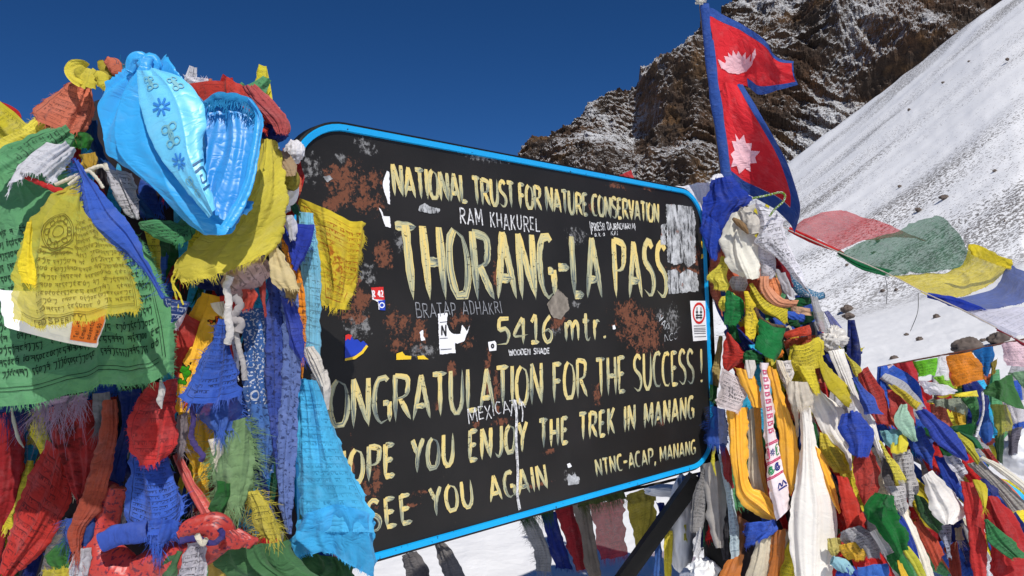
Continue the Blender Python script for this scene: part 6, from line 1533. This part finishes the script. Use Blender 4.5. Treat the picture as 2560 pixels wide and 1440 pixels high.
# shaded cloth under the board's right corner
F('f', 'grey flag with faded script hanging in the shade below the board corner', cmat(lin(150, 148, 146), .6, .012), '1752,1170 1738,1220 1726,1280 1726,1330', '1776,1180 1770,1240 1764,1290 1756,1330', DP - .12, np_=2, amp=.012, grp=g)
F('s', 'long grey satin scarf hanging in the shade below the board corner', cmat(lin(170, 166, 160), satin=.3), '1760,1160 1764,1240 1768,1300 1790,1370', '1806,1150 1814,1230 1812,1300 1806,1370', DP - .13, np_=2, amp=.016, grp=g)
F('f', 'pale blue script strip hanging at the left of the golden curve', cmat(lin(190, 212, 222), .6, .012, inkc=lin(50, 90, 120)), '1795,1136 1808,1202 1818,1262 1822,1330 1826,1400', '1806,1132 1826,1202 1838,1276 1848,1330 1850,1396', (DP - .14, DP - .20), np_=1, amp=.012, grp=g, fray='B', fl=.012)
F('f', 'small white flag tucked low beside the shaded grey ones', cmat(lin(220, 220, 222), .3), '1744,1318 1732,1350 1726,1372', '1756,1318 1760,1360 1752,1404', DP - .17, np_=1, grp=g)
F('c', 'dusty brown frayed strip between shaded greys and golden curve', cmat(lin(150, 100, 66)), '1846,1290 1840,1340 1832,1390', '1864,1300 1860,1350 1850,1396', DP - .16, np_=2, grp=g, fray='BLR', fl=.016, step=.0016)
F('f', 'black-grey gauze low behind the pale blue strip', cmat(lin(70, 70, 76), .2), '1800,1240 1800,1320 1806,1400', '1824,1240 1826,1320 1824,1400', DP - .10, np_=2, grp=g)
# --- the bank of flags running right and down
g2 = 'flags on the lines running down to the right'
E0 = 2.48
def H(k, label, mat, L, R, dd, **kw):
    return F(k, label, mat, L, R, (E0 + dd, E0 + dd - .04), grp=g2, **{'amp': .011, 'bulge': .04, **kw})
H('f', 'blue flag with script lying across the red one right of the crest scarf', cmat(lin(56, 84, 170), .6, .011), '2133,943 2142,984 2160,1036', '2142,944 2186,988 2212,1032', .00, np_=1)
H('f', 'red script flag behind the blue one right of the crest scarf', cmat(lin(186, 62, 56), .6, .011), '2144,936 2160,990 2174,1040 2186,1058', '2170,914 2198,958 2220,1000 2234,1062', .05, np_=2)
H('f', 'mustard script flag rolled along the upper edge of the bank', cmat(lin(200, 180, 40), .8, .010), '2218,962 2250,992 2288,1028', '2242,962 2276,984 2302,1006', .00, np_=1)
H('f', 'dull red flag below the mustard roll', cmat(lin(176, 62, 56), .4), '2215,974 2224,1006 2234,1046', '2256,976 2282,1016 2294,1066', .03, np_=2)
H('f', 'pale mint green flag with two points', cmat(PGR, .2), '2256,1012 2238,1048 2250,1076 2284,1104', '2264,1010 2286,1052 2293,1098', -.02, np_=1)
H('f', 'pale turquoise flag left of the mint one', cmat(lin(130, 190, 196), .3), '2198,1078 2206,1104 2226,1122', '2246,1070 2260,1080 2248,1106', .00, np_=2)
H('f', 'small yellow flag below the mint one', cmat(lin(214, 200, 40)), '2236,1096 2226,1120 2230,1134', '2262,1082 2272,1104 2270,1128', -.03, np_=2)
H('f', 'blue flag with script hanging below the mint flag', cmat(lin(50, 84, 178), .6, .011), '2274,1078 2284,1122 2318,1162', '2306,1065 2336,1122 2332,1170', .00, np_=1)
H('f', 'large violet-blue flag stretched diagonally in the middle of the bank', cmat(lin(50, 72, 166), .4, .012), '2284,1028 2312,1068 2344,1114 2416,1150', '2318,1021 2370,1064 2406,1104 2421,1147', -.04, np_=2)
H('f', 'leaf-shaped olive yellow flag right of the large violet-blue one', cmat(lin(190, 184, 50), .5), '2370,1074 2406,1116 2444,1162', '2396,1082 2430,1112 2450,1148', -.02, np_=2)
H('f', 'dark green flag edge above the leaf-shaped yellow one', cmat(lin(30, 100, 60), .3), '2350,1064 2400,1090 2430,1120', '2376,1066 2440,1096 2458,1122', .01, np_=1)
H('f', 'long olive yellow script flag on the left of the bank', cmat(lin(206, 194, 60), .8, .011), '2194,1100 2212,1148 2238,1200', '2208,1104 2242,1152 2268,1200', -.06, np_=1, fray='B')
H('f', 'grey-white flag with clear black script beside the olive one', cmat(lin(180, 178, 178), .9, .012), '2232,1130 2240,1172 2252,1216 2272,1264', '2272,1124 2286,1176 2294,1222 2276,1262', -.02, np_=2)
H('s', 'white satin scarf spread like a skirt in the middle of the bank', cmat(lin(240, 236, 230), satin=.35), '2304,1192 2318,1238 2336,1285 2358,1312', '2328,1176 2372,1216 2418,1270 2386,1310', -.08, np_=3, bulge=.06)
H('f', 'oval dark green flag with print below the white skirt', cmat(lin(54, 92, 56), .6), '2284,1236 2302,1290 2344,1332', '2316,1242 2346,1284 2354,1324', -.06, np_=1)
H('f', 'large bright green flag folded double low on the left of the bank', cmat(lin(24, 112, 50), .2), '2190,1232 2164,1276 2204,1338 2244,1398', '2238,1240 2242,1284 2268,1326 2272,1364', -.12, np_=2, bulge=.08)
H('f', 'dark green fold curling at the top of the large bright green flag', cmat(lin(20, 94, 44)), '2202,1240 2206,1262', '2236,1236 2240,1278', -.18, np_=1)
H('f', 'blue strip right of the large bright green flag', cmat(lin(40, 66, 160)), '2224,1278 2260,1340 2284,1400', '2242,1276 2280,1340 2298,1396', -.08, np_=1)
H('s', 'long cream strip running to the bottom edge in the bank', cmat(lin(236, 230, 214), satin=.2), '2244,1276 2284,1380 2306,1460', '2262,1270 2312,1370 2344,1460', -.06, np_=3)
H('f', 'rust brown flag beside the long cream strip', cmat(lin(174, 70, 48), .3), '2280,1306 2310,1368 2338,1424', '2302,1298 2342,1350 2360,1386', -.05, np_=2)
H('f', 'yellow-green flag at the bottom below the bright green one', cmat(lin(198, 196, 50)), '2252,1370 2278,1410 2300,1450', '2270,1366 2300,1404 2320,1450', -.12, np_=1)
H('f', 'green flag at the bottom edge left of the yellow-green one', cmat(lin(44, 124, 60), .2), '2214,1390 2234,1430 2250,1460', '2256,1372 2280,1420 2292,1460', -.13, np_=2)
H('f', 'golden yellow strip at the bottom below the large green flag', cmat(lin(234, 190, 40)), '2240,1402 2256,1450', '2252,1398 2274,1450', -.15, np_=1)
H('s', 'white scarf running to the bottom edge left of the green flag', cmat(lin(214, 210, 208), satin=.2), '2176,1330 2210,1390 2240,1450', '2192,1322 2232,1384 2258,1450', -.10, np_=3)
H('f', 'blue-grey flag with script under the white skirt', cmat(lin(150, 156, 176), .9, .011), '2334,1314 2348,1350 2372,1394', '2380,1312 2384,1350 2380,1390', -.05, np_=1)
H('f', 'navy flag hanging below the violet-blue one', cmat(lin(36, 62, 150)), '2336,1139 2354,1184 2384,1230', '2358,1142 2388,1188 2398,1218', -.03, np_=1)
H('f', 'white flag with black script under the tip of the violet-blue flag', cmat(lin(206, 206, 214), .9, .011), '2356,1138 2376,1170 2396,1194', '2398,1140 2412,1160 2422,1180', -.04, np_=1)
H('f', 'long red flag falling to the bottom edge right of the white skirt', cmat(lin(184, 44, 44), .2), '2400,1202 2406,1260 2418,1338 2428,1450', '2432,1207 2454,1260 2466,1346 2480,1450', -.12, np_=2, fray='B')
H('f', 'yellow flag with shredded end above the long red one', cmat(lin(214, 200, 40)), '2430,1198 2444,1230 2456,1262', '2452,1200 2468,1226 2464,1270', -.14, np_=2, fray='B', fl=.03)
H('f', 'broad red flag reaching the right picture edge at the bottom', cmat(lin(180, 42, 44), .2), '2464,1240 2462,1294 2470,1370 2470,1460', '2492,1240 2536,1290 2570,1340 2620,1460', -.10, np_=3, bulge=.07)
H('f', 'green flag with two lobes lying on the broad red one', cmat(lin(56, 128, 76), .6, .013), '2460,1298 2470,1354 2526,1394', '2470,1298 2530,1342 2566,1394', -.17, np_=2)
H('s', 'grey striped gauze running right from the white script flag', cmat(lin(160, 156, 150), .4), '2420,1160 2470,1210 2530,1280', '2450,1150 2510,1204 2580,1270', -.04, np_=4)
H('s', 'rolled cream scarf near the right picture edge', cmat(lin(226, 222, 206), satin=.2), '2446,1146 2490,1176 2580,1250', '2456,1140 2510,1166 2590,1226', -.06, np_=3)
H('f', 'dark blue flag below the grey striped gauze', cmat(lin(40, 52, 120), .2), '2452,1196 2470,1220', '2480,1200 2500,1244', -.06, np_=1)
H('f', 'red flag with dark print above the rolled cream scarf', cmat(lin(160, 52, 46), .7), '2450,1120 2470,1150 2500,1180', '2476,1122 2500,1154 2518,1190', -.02, np_=2)
H('f', 'white-grey flag with script above the large green folded one', cmat(lin(190, 188, 190), .8, .012), '2212,1216 2230,1250 2252,1290', '2262,1214 2270,1244 2272,1272', -.05, np_=2)
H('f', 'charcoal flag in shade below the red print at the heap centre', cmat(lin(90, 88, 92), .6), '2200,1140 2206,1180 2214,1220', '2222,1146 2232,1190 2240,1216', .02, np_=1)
H('f', 'dark rust strip left of the long red flag at the bottom', cmat(lin(140, 56, 44)), '2360,1370 2374,1420 2384,1460', '2396,1350 2404,1420 2410,1460', -.04, np_=2)
H('f', 'pale beige fringe tuft beside the blue-grey script flag', cmat(lin(180, 166, 140)), '2384,1320 2390,1350', '2408,1316 2412,1350', -.06, np_=2, fray='B', fl=.04)
# --- garland behind the bank
def J(k, label, mat, L, R, dd=0, **kw):
    return F(k, label, mat, L, R, 3.1 + dd, grp='flags on the line behind the bank', **{'amp': .012, 'bulge': .04, **kw})
J('f', 'yellow flag on the line, thin and pulled sideways', cmat(lin(232, 214, 40)), '2340,992 2352,994', '2440,976 2444,990', np_=1)
J('f', 'pale grey-green flag hanging from the left of the line', cmat(lin(150, 160, 140), .3), '2320,1000 2330,1010', '2430,994 2424,1040', .05, np_=3)
J('f', 'rust flag with script hanging under the grey-green one', cmat(lin(178, 90, 70), .6), '2326,1010 2332,1062', '2364,1008 2386,1076', .06, np_=2)
J('f', 'golden yellow flag with script between rust and green', cmat(lin(222, 178, 30), .7), '2376,1016 2394,1074', '2412,1020 2416,1086', .04, np_=2)
J('f', 'green flag bundled at the cord knot', cmat(lin(60, 116, 66), .5), '2400,996 2430,1040 2418,1092', '2446,990 2450,1030 2432,1090', .02, np_=2)
TB('r', 'white cord tied down from the line', cmat(WHT), '2456,980 2458,1030 2440,1092', .004, 3.02, None, nr=8, ridges=3, ra=.2, twist=8)
J('f', 'mid-blue flag hanging right of the white cord', cmat(lin(44, 96, 180)), '2450,1030 2446,1080 2462,1112', '2470,1026 2488,1066 2482,1096', np_=1)
J('f', 'olive mesh flag right of the mid-blue one', cmat(lin(170, 164, 60), .4, sheer=.15), '2476,1010 2484,1050 2490,1086', '2520,1012 2530,1050 2528,1076', np_=3, fray='B')
J('f', 'large dark green flag hanging from the line at the right', cmat(lin(60, 110, 60)), '2462,966 2460,984', '2530,934 2554,1024', -.05, np_=2, bulge=.05)
J('f', 'sage green flag at the right picture edge', cmat(lin(110, 146, 112)), '2520,932 2546,960', '2580,926 2580,980', .05, np_=2)
J('f', 'white gauze flag behind the mid-blue one', cmat(lin(210, 206, 210), .2), '2510,1010 2530,1060', '2560,1000 2566,1050', .08, np_=2)
J('f', 'dark green flag in the snow gap under the olive mesh', cmat(lin(40, 70, 44)), '2486,1090 2490,1150', '2512,1080 2508,1160', .1, np_=2)
J('f', 'grey script flag in shade at the right edge by the snow gap', cmat(lin(110, 106, 120), .8), '2520,1076 2522,1140', '2556,1066 2550,1130', .12, np_=2)
J('f', 'brick scrap low by the white cord', cmat(lin(170, 74, 60)), '2446,1094 2464,1114', '2490,1096 2480,1112', .05, np_=1)
WD('heap of snow lying between the flags at the right', None or simple_mat('snow', (.85, .86, .88), .7, .25, .03, .4, 30), 2580, 1130, 80, 60, 3.3, na=.12, name='snow_heap', cat='snow')
# --- far line
TB('r', 'brown cord carrying the far line of bright flags', cmat(lin(110, 70, 60)), '2196,918 2300,898 2420,876 2500,860 2570,846', .004, 4.0, None, nr=8, ridges=3, ra=.1, twist=30)
def K(label, c, L, R, ink=.35, **kw):
    return F('f', label, cmat(c, ink, .016, tr=.45), L, R, 4.0, grp=GF_, **{'amp': .014, 'np_': 1, 'bulge': .04, **kw})
K('white and pink flag at the left end of the far line', lin(240, 220, 226), '2200,920 2240,950 2292,980', '2230,912 2270,940 2300,972')
K('crimson flag on the far line left of the neon green one', lin(200, 50, 60), '2232,912 2250,940 2270,962', '2284,902 2300,935 2302,968', 0)
K('neon green flag on the far line', lin(110, 200, 30), '2280,904 2292,924 2296,942', '2346,894 2344,914 2334,936', .6)
K('white flag on the far line between neon green and orange', lin(240, 240, 244), '2346,892 2336,930 2340,950', '2366,888 2372,924 2376,950', 0)
K('small lime green flag hanging below the white one on the far line', lin(140, 206, 50), '2330,946 2340,960 2350,974', '2366,936 2378,950 2386,972', .6)
K('orange flag with printed lines on the far line', lin(250, 150, 20), '2360,890 2378,925 2392,966', '2428,880 2450,918 2466,946', .4)
K('cobalt blue flag with printed lines on the far line', lin(20, 110, 180), '2430,878 2444,905 2454,936', '2490,862 2488,896 2474,942', .5)
K('olive brown print flag behind the cobalt one on the far line', lin(150, 130, 40), '2472,910 2474,940', '2496,894 2494,930', .7)
K('pink-white flag with red print at the right end of the far line', lin(240, 206, 214), '2498,860 2510,890 2520,914', '2560,850 2590,884 2600,920', .5)
K('white snowy flag hanging below orange on the far line', lin(232, 230, 236), '2296,950 2320,990', '2380,966 2400,985', 0)
K('small blue flag in snow below the white one on the far line', lin(50, 60, 160), '2338,980 2350,988', '2376,972 2380,984', 0)
K('rusty scrap of flag between lime and orange on the far line', lin(190, 90, 60), '2370,930 2380,966', '2384,926 2394,960', 0)
F('f', 'maroon flag end showing under the white flying flag at the right edge', cmat(lin(130, 26, 44)), '2486,822 2520,840 2556,866', '2500,826 2540,844 2580,860', 3.4, np_=1)
# --- string flying in the wind
g3 = GS_
def Q(label, c, L, R, d, T=None, B=None, sheer=.45, **kw):
    return F('f', label, cmat(c, .25, .02, sheer=sheer, tr=.45), L, R, d, T=T, B=B, grp=g3, **{'np_': 1, 'amp': .012, 'bulge': .0, 'na': .006, **kw})
Q('sheer red flag flying first on the string beside the pole', lin(206, 50, 56), '1972,572 2034,596 2096,628', '2118,520 2220,560 2318,606', (3.0, 2.9), T='2040,536', B='2160,600 2240,590', tw=1.0)
F('f', 'opaque red folded edge along the lower side of the sheer red flag', cmat(lin(204, 36, 40), tr=.4), '1974,566 2030,592 2110,630', '1970,578 2026,606 2104,634', (2.97, 2.88), np_=1, amp=.004, grp=g3)
Q('sheer green flag flying second on the string', lin(50, 120, 84), '2092,630 2150,660 2222,682', '2276,556 2360,542 2430,640', (2.9, 2.75), T='2150,606 2230,585', B='2300,682 2400,668')
F('f', 'opaque green folded edge along the lower side of the sheer green flag', cmat(lin(20, 110, 66), tr=.4), '2096,626 2150,656 2232,676', '2092,634 2150,672 2210,688', (2.87, 2.74), np_=1, amp=.004, grp=g3)
Q('sheer yellow flag flying third on the string', lin(222, 204, 40), '2222,682 2270,706 2318,732', '2424,612 2500,636 2528,664', (2.76, 2.6), T='2320,680 2400,668', B='2380,740 2450,726', sheer=.22)
F('f', 'opaque lemon edge curling on the third flag of the string', cmat(lin(244, 220, 10), tr=.45), '2422,608 2424,636', '2526,650 2526,674', 2.58, T='2450,614 2490,636', np_=1, amp=.004, grp=g3)
Q('sheer blue flag flying fourth on the string', lin(60, 90, 170), '2314,734 2360,760 2414,776', '2526,660 2580,690 2610,740', (2.6, 2.45), T='2400,742 2480,716', B='2480,770', sheer=.2)
F('f', 'opaque blue folded edge along the fourth flag of the string', cmat(lin(30, 60, 170), tr=.35), '2316,732 2380,740 2470,770', '2320,744 2370,764 2416,778', (2.57, 2.44), np_=1, amp=.004, grp=g3)
Q('sheer white flag flying last on the string at the right edge', lin(206, 206, 222), '2406,776 2460,806 2540,846', '2470,764 2570,768 2640,800', (2.45, 2.35), sheer=.15)
TB('r', 'thin cord carrying the flying string of flags', cmat(lin(200, 190, 180)), '1840,512 1972,574 2100,632 2220,684 2316,734 2412,778 2560,856 2640,900', .0018, (2.75, 2.30), None, nr=6, ridges=2, ra=.1)
TB('r', 'short loose thread hanging from the green flying flag', cmat(lin(110, 110, 110)), '2212,688 2218,720 2216,760', .0011, 2.72, None, nr=5, ridges=2)
TB('r', 'long loose thread hanging from the yellow flying flag', cmat(lin(110, 110, 110)), '2296,732 2294,780 2276,828', .0011, 2.62, None, nr=5, ridges=2)
TB('r', 'green and yellow cord looped over the lower corner of the red flag', cmat(lin(120, 150, 40), pat='bandana'), '1880,496 1920,488 1950,481 1962,488 1958,504 1938,522 1924,540', .0034, 2.60, None, nr=8, ridges=3, ra=.15, twist=14)
F('f', 'small red flag tip above the top edge of the board against the mountain', cmat(lin(200, 60, 64), tr=.4), '1544,440 1556,446 1580,450', '1580,424 1584,438 1590,450', 4.2, np_=1, grp=None)
# ================= behind and under the board =================
g4 = GU_
UD = 3.25
F('f', 'grey frayed flag hanging first behind the board bottom', cmat(lin(150, 150, 150), .4), '1300,1296 1320,1340 1336,1380 1340,1426', '1330,1290 1362,1340 1378,1385 1380,1430', UD, np_=3, grp=g4, fray='BL', fl=.02)
F('f', 'navy flag hanging behind the board bottom beside the frayed grey one', cmat(lin(30, 46, 120)), '1352,1285 1366,1340 1388,1420', '1392,1276 1408,1350 1434,1424', UD, np_=2, grp=g4, fray='B')
F('f', 'dark red flag hanging behind the board bottom', cmat(lin(150, 36, 44), .3), '1388,1274 1406,1330 1438,1426', '1436,1262 1450,1330 1466,1424', UD - .03, np_=2, grp=g4, fray='B')
F('s', 'taupe double scarf hanging behind the board bottom', cmat(lin(140, 130, 118)), '1430,1262 1446,1330 1470,1450', '1472,1252 1486,1330 1506,1450', UD - .08, np_=2, amp=.02, grp=g4)
F('f', 'square red flag with dark print hanging behind the board bottom', cmat(lin(186, 60, 66), .5, .02, pat='wind', sheer=.15, tr=.45), '1470,1262 1486,1330 1496,1402', '1558,1246 1564,1320 1572,1388', UD, np_=1, grp=g4, fray='B', fl=.03)
F('f', 'dull yellow flag hanging by the black brace', cmat(lin(190, 174, 60), .3), '1566,1244 1578,1310 1592,1380', '1640,1220 1638,1290 1620,1345', UD + .05, np_=3, grp=g4)
F('f', 'olive yellow flag bunched just under the board rim', cmat(lin(170, 156, 60), .4), '1560,1238 1570,1262', '1640,1214 1636,1250', UD - .05, np_=3, grp=g4)
F('f', 'green fringe hanging under the board rim', cmat(lin(44, 84, 40)), '1296,1290 1300,1302', '1380,1262 1384,1280', UD - .06, np_=2, grp=g4, fray='B', fl=.04, step=.0012)
F('f', 'olive green fringe under the board rim near the middle', cmat(lin(84, 96, 50)), '1440,1256 1446,1268', '1560,1226 1566,1246', UD - .10, np_=3, grp=g4, fray='B', fl=.04, step=.0013)
F('f', 'blue flag hanging close right of the black brace', cmat(lin(60, 104, 176)), '1640,1290 1634,1360 1630,1460', '1660,1270 1656,1360 1654,1460', 2.95, np_=1, grp=g4)
F('f', 'navy flag top hanging right of the black brace', cmat(lin(36, 52, 130)), '1640,1256 1650,1300 1662,1330', '1662,1256 1676,1300 1682,1330', 2.96, np_=1, grp=g4)
F('f', 'narrow yellow flag hanging right of the black brace', cmat(lin(226, 206, 40)), '1662,1334 1660,1390 1662,1460', '1682,1326 1682,1390 1680,1460', 2.92, np_=1, grp=g4)
F('f', 'small yellow strip in the snow below the board corner', cmat(lin(190, 184, 60)), '1700,1312 1708,1350', '1720,1312 1720,1352', 2.9, np_=1, grp=g4)
F('f', 'blue rag under the board rim near the right end', cmat(lin(44, 84, 150)), '1704,1190 1706,1206', '1730,1186 1732,1206', 2.9, np_=1, grp=g4)
SNOW = simple_mat('snow', (.85, .86, .88), .7, .25, .03, .4, 30)
wad('snow_drift', 'tall snow clump clinging to the flags right of the black brace', 'snow', SNOW, 1704, 1310, 34, 120, 3.0, .10, na=.14, freq=2)
wad('snow_drift', 'snow clump stuck below the shaded grey flags', 'snow', SNOW, 1752, 1440, 44, 40, 2.80, .10, na=.3, freq=1.6)
wad('snow_drift', 'snow lying on top of the line just under the board rim', 'snow', SNOW, 1672, 1226, 60, 16, 3.05, .08, na=.14, freq=2)
F('f', 'tattered grey flag hanging under the left part of the board rim', cmat(lin(130, 126, 124), .4), '1088,1352 1096,1390 1112,1460', '1104,1346 1140,1390 1166,1450', 3.4, np_=3, grp=g4, fray='B')
F('f', 'dark grey flag hanging beside the light blue bag under the rim', cmat(lin(110, 106, 106), .4), '1000,1390 1010,1420 1030,1460', '1040,1376 1066,1410 1086,1460', 3.3, np_=3, grp=g4, fray='B')
TB('r', 'bare cord running behind the board with the hanging flags', cmat(lin(70, 66, 60)), '960,1360 1180,1310 1400,1262 1640,1210 1800,1170', .006, 3.3, None, nr=8, ridges=3, ra=.1, twist=20)
# rocks on the snow
MROCK = simple_mat('boulder_stone', lin(96, 86, 80), .9, .2, .35, .6, 6)
def rock(label, x, y, rx, ry, r0=8.0, dd=None):
    gp = ground_pt(x, y + ry * .6, r0, 160)
    d = float((gp - CAM) @ _F)
    return wad('rock', label, 'rock', MROCK, x, y, rx, ry, d, min(rx, ry) / FPX * d * 1.2, group='rocks on the snow', na=.5, freq=1.6, n=22)
rock('large tan boulder behind the far line of flags', 2420, 868, 32, 18)
rock('flat dark rock at the foot of the scree just right of the heap', 2117, 773, 12, 8)
rock('second flat dark rock below the first right of the heap', 2122, 790, 13, 7)
rock('dark lone rock on the snow under the blue flying flag', 2342, 792, 8, 6)
rock('dark rock on open snow above the far line', 2300, 848, 8, 5)
rock('small rock left of the far line cord', 2235, 896, 10, 6)
rock('small rock near the far end of the line', 2458, 850, 7, 4)
rock('tiny dark stone on the open snow right of the heap', 2266, 836, 5, 3)
rock('upright stone on the scree above the flying string', 2296, 525, 7, 5, 40)
rock('long stone high on the scree above the flying string', 2362, 494, 14, 6, 40)
rock('snow-capped rock at the right edge above the far line', 2500, 848, 24, 16, 8)
rs = np.random.RandomState(12)
for k in range(18):
    x_ = rs.uniform(2040, 2540); y_ = rs.uniform(max(crest_y(x_) + 60, 20), foot_y(x_) - 20)
    rock('tiny dark stone, one of many scattered over the snowy scree slope', x_, y_, rs.uniform(3, 7), rs.uniform(2, 4), 40)
# underlying mass on the right
core('bundled_cloth', 'bundle of flags inside the right post heap, painted dark as in shade', [(1800, 470, 30, 3.04, .08), (1850, 560, 50, 3.04, .13), (1880, 720, 80, 3.04, .18), (1940, 860, 110, 3.04, .22), (1960, 1000, 130, 3.04, .26), (2010, 1200, 180, 3.02, .34), (2010, 1500, 230, 3.02, .4), (2010, 1900, 280, 3.02, .5)], cmat(lin(52, 44, 50), .3))  # filler core, the shade between the cloths put into its dark colour
under('tangled_flags', 'mass of older flags tangled under the right heap', ALLC, [(1880, 700, 100, 260, DP + .02, 16, .1), (1960, 860, 200, 120, DP - .02, 12, .3), (2000, 1100, 300, 500, DP - .14, 40, .25), (2200, 1080, 160, 220, 2.64, 18, .5), (2290, 1270, 340, 240, 2.62, 46, .55), (2470, 1390, 220, 140, 2.56, 18, .5), (2330, 1120, 120, 100, 2.64, 8, .8), (2360, 1060, 120, 60, 4.4, 10, .2), (2480, 1070, 160, 60, 4.4, 10, .2), (2440, 1010, 240, 40, 4.4, 12, .1), (2500, 1250, 140, 60, 2.66, 8, .7), (1800, 1250, 60, 240, DP + .02, 10, .1), (2060, 1400, 300, 120, DP - .30, 14, .2)], 8)
